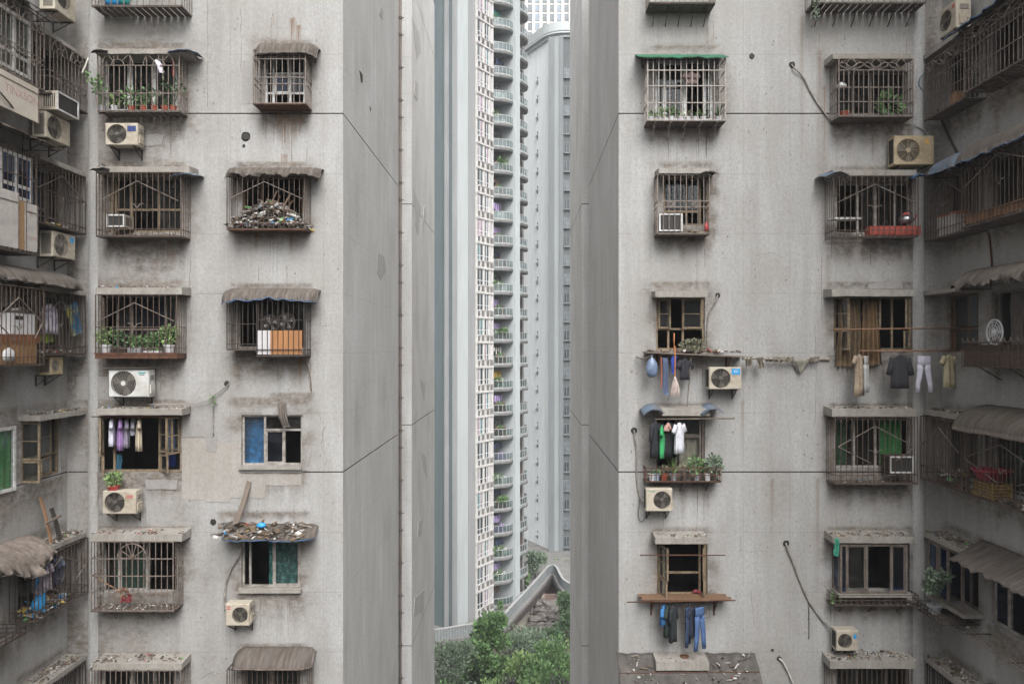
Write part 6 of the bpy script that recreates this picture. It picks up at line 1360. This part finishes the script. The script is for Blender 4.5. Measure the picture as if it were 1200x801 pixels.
for k in range(8):
    q = MB()
    for i in range(4):
        x = .2+i*.45; ww = rnd.uniform(.12, .2); h = rnd.uniform(.4, .9); q.sheet(lambda a, b, x=x, ww=ww, h=h: (x+(a-.5)*2*ww, .04*math.sin(a*9), -h*b), 4, 2, (0, .03, 0))
    wash.append(q.mesh('washing', TC[k]))
clut = []
for k in range(6):
    q = MB()
    for i in range(7):
        x = rnd.uniform(.1, 2); hh = rnd.uniform(.3, 1.3); q.box(x, rnd.uniform(-.1, 0), .31, x+rnd.uniform(.1, .4), rnd.uniform(.1, .3), .31+hh, k % 3)
    if k % 2: leafbush(q, (rnd.uniform(.5, 1.6), 0, 1.3), (.7, .3, .4), 90, .28, 3)
    clut.append(q.mesh('balcony_clutter', [TC[k], TC[7], TC[3], LEAFM]))
for f in range(NF):
    L = T(0, 0, f*FH)
    b = link('bay_band', bm_[0], tower, L); [link('louvre', q_, b) for q_ in bm_[1]]; link('louvre_frame', bm_[2], b)
    wi = link('window', bm_[3], tower, L)
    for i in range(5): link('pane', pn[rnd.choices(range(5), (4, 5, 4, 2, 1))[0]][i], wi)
    for bb in (b1, b2):
        o = link('balcony', bb[0], tower, L); link('railing_glass', bb[1], o); link('railing', bb[2], o)
    for d in dm: o = link('balcony_door', d[0], tower, L); link('pane', d[1+(rnd.random() < .5)], o)
    for x0 in (7.5, 11.1):
        if rnd.random() < .8: link('balcony_clutter', clut[rnd.randrange(6)], tower, T(x0, rnd.uniform(-.45, -.1), f*FH))
        if rnd.random() < .8: link('washing', wash[rnd.randrange(8)], tower, T(x0+rnd.uniform(0, .5), rnd.uniform(-.3, .4), f*FH+2.45))
for f in (18, 11, 4):   # planters on balconies
    q = MB(); leafbush(q, (8.7, -.6, f*FH+1.4), (.9, .4, .7 if f == 18 else .3), 260, .35); part('balcony_plants', q, LEAFM, tower)
mb = MB(); mb.box(-.3, -.3, 0, 14.8, 14.2, 1.2); part('parapet', mb, TILEG, tower, T(0, 0, HT))
mb = MB()
for f in range(NF):
    for y in (3.1, 6.2): mb.box(-.35, y, f*FH+.9, -.04, y+1.4, f*FH+1.02)
part('window_ledge', mb, TILEB, tower)
# ---------------------------------------------------------------- tower with rounded cornice
Q = Vector((4.63, 115, ZB)); e = Vector((-.49, .87, 0)); HB = 84.2-ZB+0.0
t2 = thing('cornice_tower', 'pale blue tower with a rounded cornice and a column of small vents', 'high-rise tower', T(*Q))
E7 = e*9.8
def polywall(mb, pts, z0, z1, m=0):
    mb.loft([[(p[0], p[1], z) for p in pts] for z in (z0, z1)], m)
TB2 = mat('blue_white_tile_lit', (.72, .75, .755, 1), .6, var=.1, scale=1.2, streak=True, bump=0); TG2 = mat('blue_grey_tile', (.15, .165, .172, 1), .65, var=.12, scale=1.2, streak=True, bump=0)  # wall tile lightened to make up for less sun on the flank
mb = MB(); polywall(mb, [(0, 0), (8, 0.0), (8, 16), (-2, 16), (E7.x, E7.y)][::-1], 0, HB); part('wall', mb, TB2, t2)
mb = MB(); mb.box(-.55, -.35, 0, .35, 0, HB); mb.box(1.05, -.30, 0, 1.72, 0, HB); part('pilaster', mb, TG2, t2)
mb = MB(); mb.box(.35, -.18, 0, 1.05, 0, HB); part('facade_strip', mb, mat('mid_blue_tile_shaded', (.24, .26, .265, 1), .65, var=.12, scale=1.2, streak=True, bump=0), t2)  # darker copy of the wall tile: weaker light painted into the front
mb = MB(); mb.box(1.72, -.05, 0, 6, -.004, HB); part('facade_strip', mb, mat('grey_tile_shaded', (.09, .098, .102, 1), .7, var=.15, scale=1.2, bump=0), t2)  # darkened further: weaker light on the front painted into the tile
NB = int(HB/FH)
f_ = MB(); f_.box(1.8, -.14, .7, 2.7, -.05, .78); f_.box(1.8, -.14, 2.2, 2.7, -.05, 2.26)
for x in (1.8, 2.2, 2.62): f_.box(x, -.13, .78, x+.08, -.05, 2.2)
f_.box(1.75, -.4, .52, 2.85, -.05, .64); fm_ = f_.mesh('window', TG2)
p_ = MB(); p_.box(1.88, -.1, .78, 2.62, -.056, 2.2); pm2 = [p_.mesh('pane', PANE[1]), p_.mesh('pane', PANE[0])]
v_ = MB(); tt = 4.4; v = e*tt
nrm = Vector((-.87, -.49, 0))
VM = Matrix(((e.x, -nrm.x, 0, v.x), (e.y, -nrm.y, 0, v.y), (0, 0, 1, 0), (0, 0, 0, 1)))
v_.box(-.14, -.04, 1.9, .14, .06, 2.2); v_.box(-.12, -.1, 1.0, .12, .06, 1.35); v_.sheet(lambda a, b: (-.2+.4*a, -.05-.28*b, 1.62-.3*b), 2, 2, (0, 0, -.04))
vm1 = v_.mesh('vent', TILED)
h_ = MB(); h_.sheet(lambda a, b: (-.24+.48*a, -.05-.34*b, 1.75-.34*b), 2, 2, (0, 0, -.04)); hm = h_.mesh('vent_hood', FRW)
for f in range(NB-1):
    o = link('window', fm_, t2, T(0, 0, f*FH)); link('pane', pm2[rnd.random() < .4], o)
    o = link('vent', vm1, t2, T(0, 0, f*FH) @ VM); link('vent_hood', hm, o)
# cornice: rounded corner band stepping out
def round_band(mb, out, z0, z1):
    pts = []
    a0, a1 = e*10.0, Vector((0, 0, 0)); n1 = Vector((-.87, -.49, 0)).normalized()
    pts.append(a0+n1*out); k = 10; R_ = 2.4
    # fillet between the flank and the front face
    p1, p2 = e*R_+n1*out, Vector((R_*1.0, -out, 0)); c = Vector((n1.x*out*.9, -out*1.0, 0))
    for i in range(k+1): t = i/k; pts.append(p1*(1-t)**2+c*2*t*(1-t)+p2*t*t)
    pts.append(Vector((8.3, -out, 0))); inner = [Vector((8.3, 3, 0)), a0+Vector((2, .5, 0))]
    ring = [(p.x, p.y) for p in pts+inner]
    mb.loft([[(x, y, z) for x, y in ring[::-1]] for z in (z0, z1)])
mb = MB(); round_band(mb, .35, HB, HB+.5); round_band(mb, .75, HB+.5, HB+.75); part('cornice', mb, TILEB, t2)
mb = MB(); round_band(mb, .5, HB+.75, HB+.95); part('recess_band', mb, TG2, t2)  # narrow blue-grey band set back between cornice and parapet
mb = MB(); round_band(mb, .62, HB+.95, HB+2.3); part('parapet', mb, TILEB, t2)
# ---------------------------------------------------------------- far cream tower
t3 = thing('far_office_tower', 'far cream tower of white piers and grey glass behind the cornice', 'high-rise tower', T(0, 265, 0))
mb = MB(); mb.box(-2, .3, 0, 24, 20, 175); part('wall', mb, mat('far_cream', (.55, .53, .50, 1), .7, var=.1, scale=.5, bump=0), t3)
mb = MB()
x = -1.6; xs = []
while x < 23: xs.append(x); x += 2.6
pr = MB(); pr.box(0, -.5, 0, .95, .3, 175); pm_ = pr.mesh('pier', mat('far_white_pier', (.68, .65, .62, 1), .7, var=.08, scale=.5, bump=0))
for x in xs: link('pier', pm_, t3, T(x, 0, 0))
wn = MB(); wn.box(.95, .1, .5, 2.6, .3, 2.9); wmesh = [wn.mesh('window', PANE[0]), wn.mesh('window', mat('far_blue_glass', (.2, .25, .3, 1), .2, var=.3, scale=.6, bump=0))]
for x in xs:
    for f in range(38, 53): link('window', wmesh[(int(x*10)) % 3 == 0], t3, T(x, 0, f*3.25))
# ---------------------------------------------------------------- terrace, parapet, retaining wall
def ring3(pts, k=5):
    q = [Vector((*p, 0)) for p in pts]; o = []
    for i in range(len(q)-1):
        p0, p1, p2, p3 = q[max(i-1, 0)], q[i], q[i+1], q[min(i+2, len(q)-1)]
        for j in range(k): t = j/k; o.append(.5*((2*p1)+(p2-p0)*t+(2*p0-5*p1+4*p2-p3)*t*t+(3*p1-p0-3*p2+p3)*t**3))
    return o+[q[-1]]
EDGE = ring3([(-22, 77.0), (-14.5, 78.2), (-9.42, 79.4), (-5.28, 81.2), (-3.6, 81.2), (-2.6, 82.4), (-1.2, 87), (.86, 93.5), (2.75, 99.8), (3.55, 102.6), (4.2, 103.3), (4.75, 102.2), (5.05, 99.2), (5.6, 96.2), (7.2, 94.2), (11, 93), (20, 92.5)])
def offs(pts, d):
    o = []
    for i, p in enumerate(pts):
        t = (pts[min(i+1, len(pts)-1)]-pts[max(i-1, 0)]).normalized(); o.append(p+Vector((t.y, -t.x, 0))*d)
    return o
def band(mb, d0, d1, z0, z1, i0=0, i1=None, m=0):
    a, b = offs(EDGE, d0)[i0:i1], offs(EDGE, d1)[i0:i1]
    mb.loft([[(p.x, p.y, z0), (q.x, q.y, z0), (q.x, q.y, z1), (p.x, p.y, z1)] for p, q in zip(a, b)], m)
par = thing('terrace_parapet', 'curving pale tiled parapet along the terrace edge with a brown lip', 'parapet', T(0, 0, 0))
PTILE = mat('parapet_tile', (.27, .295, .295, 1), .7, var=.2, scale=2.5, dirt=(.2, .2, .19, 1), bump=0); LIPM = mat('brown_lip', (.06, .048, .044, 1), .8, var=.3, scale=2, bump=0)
mb = MB(); band(mb, -.12, .12, ZB+.1, ZB+1.2); part('panel', mb, PTILE, par)
mb = MB(); band(mb, -.16, .16, ZB+1.2, ZB+1.28); part('coping', mb, mat('parapet_coping', (.36, .36, .35, 1), .7, bump=0), par)
mb = MB(); o_ = offs(EDGE, .125)
for i in range(len(EDGE)-1):
    for k in range(3): p = o_[i].lerp(o_[i+1], k/3); mb.box(p.x-.02, p.y-.03, ZB+.12, p.x+.02, p.y+.02, ZB+1.19)
tag(part('rib', mb, TG2, par), None, None, None, 'stuff')
mb = MB(); band(mb, .1, .5, ZB-.25, ZB+.095); part('lip', mb, mat('grey_lip', (.2, .19, .185, 1), .8, var=.3, scale=2, bump=0), par)
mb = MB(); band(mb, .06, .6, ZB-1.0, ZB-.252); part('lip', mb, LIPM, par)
ter = MB(); pts = [(p.x, p.y) for p in offs(EDGE, -.05)]
poly = pts+[(20, 150), (-22, 150)]
ter.loft([[(x, y, z) for x, y in poly] for z in (ZB-.3, ZB)]); tag(part('terrace', ter, mat('terrace_paving', (.17, .165, .155, 1), .9, var=.3, scale=.8)), None, None, None, 'structure')
far = MB(); far.quad((-300, 150, ZB-.1), (300, 150, ZB-.1), (300, 600, ZB-.1), (-300, 600, ZB-.1)); tag(part('ground_beyond', far, mat('far_ground', (.22, .22, .21, 1), .9)), None, None, None, 'structure')
gr = MB(); gr.quad((-300, -100, 0), (300, -100, 0), (300, 600, 0), (-300, 600, 0)); tag(part('ground', gr, mat('garden_soil', (.09, .075, .055, 1), 1, var=.4, scale=.5)), None, None, None, 'structure')
mo = MB(); mo.sheet(lambda a, b: (-14+5.2*a, 79.6+1.5*b+a*.6, ZB+.05), 4, 4, (0, 0, -.03)); tag(part('moss', mo, mat('yellow_moss', (.20, .21, .05, 1), 1, var=.5, scale=2)), 'yellow-green mossy strip behind the parapet', 'moss', None, 'stuff')
BEIGE = mat('beige_render', (.36, .32, .265, 1), .9, var=.25, scale=.6, dirt=(.2, .165, .13, 1)); BRICKR = mat('brown_render', (.17, .115, .095, 1), .9, var=.3, scale=.8, dirt=(.11, .085, .075, 1))
ret = thing('retaining_wall', 'beige and brown retaining wall under the terrace with a square opening', 'retaining wall', T(0, 0, 0))
ne = len(EDGE); iC = 8*5+2
mb = MB(); band(mb, -.1, .02, 0, ZB-1.002, 0, 4*5); part('wall', mb, INNER, ret)
mb = MB(); band(mb, -.1, .02, 0, ZB-1.002, 4*5, iC+1); part('wall', mb, BEIGE, ret)
mb = MB(); band(mb, -.1, .02, 0, ZB-1.002, iC, ne); part('wall', mb, BRICKR, ret)
mb = MB(); mb.box(-2.5, 83.2, 0, -1.3, 83.7, ZB-1.05); part('buttress', mb, BEIGE, ret)
# panel closing the cove, with the opening
mb = MB(); mb.box(.9, 98.0, 0, 2.7, 98.4, ZB-1.05); part('cove_panel', mb, BEIGE, ret)
mb = MB(); mb.box(2.72, 97.6, 1.6, 5.3, 98.1, ZB-1.05); part('cove_panel', mb, BRICKR, ret)
mb = MB(); mb.box(2.5, 97.5, 0, 2.95, 98.45, ZB-1.06); part('pier', mb, BEIGE, ret)
mb = MB(); mb.box(2.97, 97.2, 0, 5.4, 97.7, 2.2); part('base_wall', mb, BEIGE, ret)
mb = MB(); mb.box(3.6, 97.1, 1.5, 4.6, 97.21, 2.6); part('opening', mb, mat('opening_shade', (.04, .038, .036, 1), .9), ret)  # solid dark box: the shade inside the opening is its colour
rk = thing('rock_bank', 'bank of dark stacked boulders under the beige wall', 'rock bank', T(0, 0, 0)); ROCK = [mat('boulder', (.10, .088, .08, 1), .95, var=.4, scale=2, bump=.5), mat('boulder_grey', (.145, .13, .12, 1), .95, var=.4, scale=2, bump=.5)]
def boulder(c, r):
    mb = MB(); sd = random.random()*99; rings = []
    for j in range(7):
        ph = -PI/2+PI*(j+.02)/6.04; ring = []
        for k in range(9):
            t = 2*PI*k/9; d = Vector((math.cos(t)*math.cos(ph), math.sin(t)*math.cos(ph), math.sin(ph))); f = .75+.55*nz(d.x*1.3+sd, d.y*1.3, d.z*1.3)
            ring.append((c[0]+d.x*r*1.5*f, c[1]+d.y*r*f, c[2]+d.z*r*.8*f))
        rings.append(ring)
    mb.loft(rings); part('boulder', mb, ROCK[random.random() < .5], rk)
for row in range(5):
    for i in range(10):
        boulder((-1.0+row*.12+i*.82+random.uniform(-.2, .2), 91.5+row*.9+random.uniform(-.3, .3)+(i > 5)*.3, 1.0+row*.62+random.uniform(-.1, .1)), random.uniform(.5, .85))
# ---------------------------------------------------------------- garden trees, shrubs
def tree(name, label, cat, px, Y, top, width, lm, n, ls, zb=0.0, trunk=.12, tall=.6, limbs=9, group='garden trees and shrubs'):
    x = (px-CX)/F*Y; zt = ZC+(CY-top)*Y/F; Rw = width/2*Y/F; H = zt-zb
    o = thing(name, label, cat, T(x, Y, zb), group); tr = MB(); fo = MB(); cz = H*(1-tall/2); hz = H*tall/2
    tr.tube([(0, 0, 0), (nz(Y, 1, 2)*.3, .1, H*.35), (nz(Y, 3, 2)*.5, 0, H*.8)], [trunk, trunk*.75, trunk*.25], 7)
    for i in range(limbs):
        a = i*2.4+random.random(); zz = cz+hz*random.uniform(-.8, .85); k = math.sqrt(max(.08, 1-((zz-cz)/hz)**2)); r = Rw*k*random.uniform(.5, .95)
        c = (r*math.cos(a), r*math.sin(a), zz); tr.tube([(0, 0, max(H*.2, zz-.8)), (c[0]*.5, c[1]*.5, zz-.25), c], [trunk*.45, trunk*.3, trunk*.1], 5)
        s = Rw*random.uniform(.32, .55); leafbush(fo, c, (s, s, s*.75), n//(limbs+3), ls, up=.5)
    leafbush(fo, (0, 0, H-hz*.5), (Rw*.55, Rw*.55, hz*.5), n//(limbs+3)*2, ls, up=.6); leafbush(fo, (0, 0, cz), (Rw*.8, Rw*.8, hz*.8), n//(limbs+3), ls)
    part('trunk', tr, BARK, o); part('crown', fo, lm, o); return o
tree('garden_tree', 'tall lush tree standing in front of the parapet', 'tree', 573, 73, 718, 44, LEAFM, 3600, .5, 0, .14, .75, 16)
tree('garden_tree', 'dull grey-green small-leaved tree at the left of the garden', 'tree', 528, 69, 752, 62, LEAFG, 6000, .26, 0, .14, .85, 16)
tree('garden_tree', 'rounded grey-green tree below the beige buttress', 'tree', 614, 78, 741, 66, LEAFG, 5200, .28, 0, .13, .8, 14)
tree('garden_tree', 'broad tree at the right of the garden against the slab', 'tree', 655, 71, 744, 60, LEAFM, 5200, .3, 0, .14, .85, 14)
tree('garden_tree', 'bright yellow-green tree at the middle front of the garden', 'tree', 606, 67, 764, 52, LEAFY, 3400, .42, 0, .12, .85, 13)
tree('garden_tree', 'mid green tree between the lush tree and the grey-green one', 'tree', 552, 76, 757, 40, LEAFM, 3200, .36, 0, .12, .85, 12)
tree('garden_tree', 'low bushy tree at the lower right of the garden', 'tree', 636, 66, 772, 54, LEAFM, 4200, .34, 0, .12, .9, 13)
tree('garden_tree', 'dark tree in the cove by the brown wall', 'tree', 664, 89, 694, 26, LEAFD, 2200, .32, 0, .12, .7, 10)
tree('garden_tree', 'dark green bush at the foot of the boulders', 'tree', 646, 84, 738, 26, LEAFD, 2400, .32, 0, .1, .8, 10)
tree('terrace_tree', 'young tree on the terrace before the bowed balconies', 'tree', 627, 101, 648, 26, LEAFG, 2200, .34, ZB, .09, .75, 10)
tree('terrace_tree', 'low shrub on the terrace beside the tree', 'shrub', 612, 97, 671, 18, LEAFM, 900, .3, ZB, .07, .9, 6)
tree('terrace_tree', 'pale green shrub on the terrace below the vented tower', 'shrub', 659, 110, 667, 20, LEAFY, 1200, .34, ZB, .07, .9, 7)
tree('terrace_tree', 'small shrub by the tower entrance', 'shrub', 586, 84.5, 703, 10, LEAFM, 500, .25, ZB, .05, .9, 5)
for px, y, lm, lb in ((522, 60, LEAFM, 'fern-like green undergrowth at the lower left of the garden'), (572, 61, LEAFY, 'bright green undergrowth at the bottom centre of the garden'), (592, 60, LEAFP, 'purple-leaved undergrowth at the bottom of the garden, centre'), (655, 60, LEAFP, 'purple-leaved undergrowth at the bottom right of the garden'), (625, 61, LEAFY, 'yellow-green undergrowth left of the right purple patch')):
    mb = MB(); Y = y+2; x = (px-CX)/F*Y; zt = ZC+(CY-(796 if lm is not LEAFP else 792))*Y/F
    leafbush(mb, (x, Y, zt*.55), (1.6, 1.4, zt*.45), 1900, .3); tag(part('undergrowth', mb, lm), lb, 'undergrowth', None, 'stuff')
mb = MB()
for k in range(26): leafbush(mb, (random.uniform(-11, 8), random.uniform(72, 92), random.uniform(.5, 2)), (1.6, 1.6, 1.0), 130, .35)
tag(part('ground_cover', mb, LEAFD), 'dense dark ground cover under the garden trees', 'ground cover', None, 'stuff')
# ---------------------------------------------------------------- misty air
hz_ = MB(); hz_.box(-130, -60, -1.2, 130, 330, 180)
s = NT('misty_air'); s.t.nodes.remove(s.b); pv = s.n('VolumePrincipled', i_Density=HAZE, i_Anisotropy=.2); pv.inputs['Color'].default_value = (.93, .96, 1, 1)
s.l(pv.outputs[0], s.t.nodes['Material Output'].inputs['Volume'])
if HAZE > 0: tag(part('haze', hz_, s.m), 'thin pale mist in the gap between the slabs', 'haze', None, 'stuff')
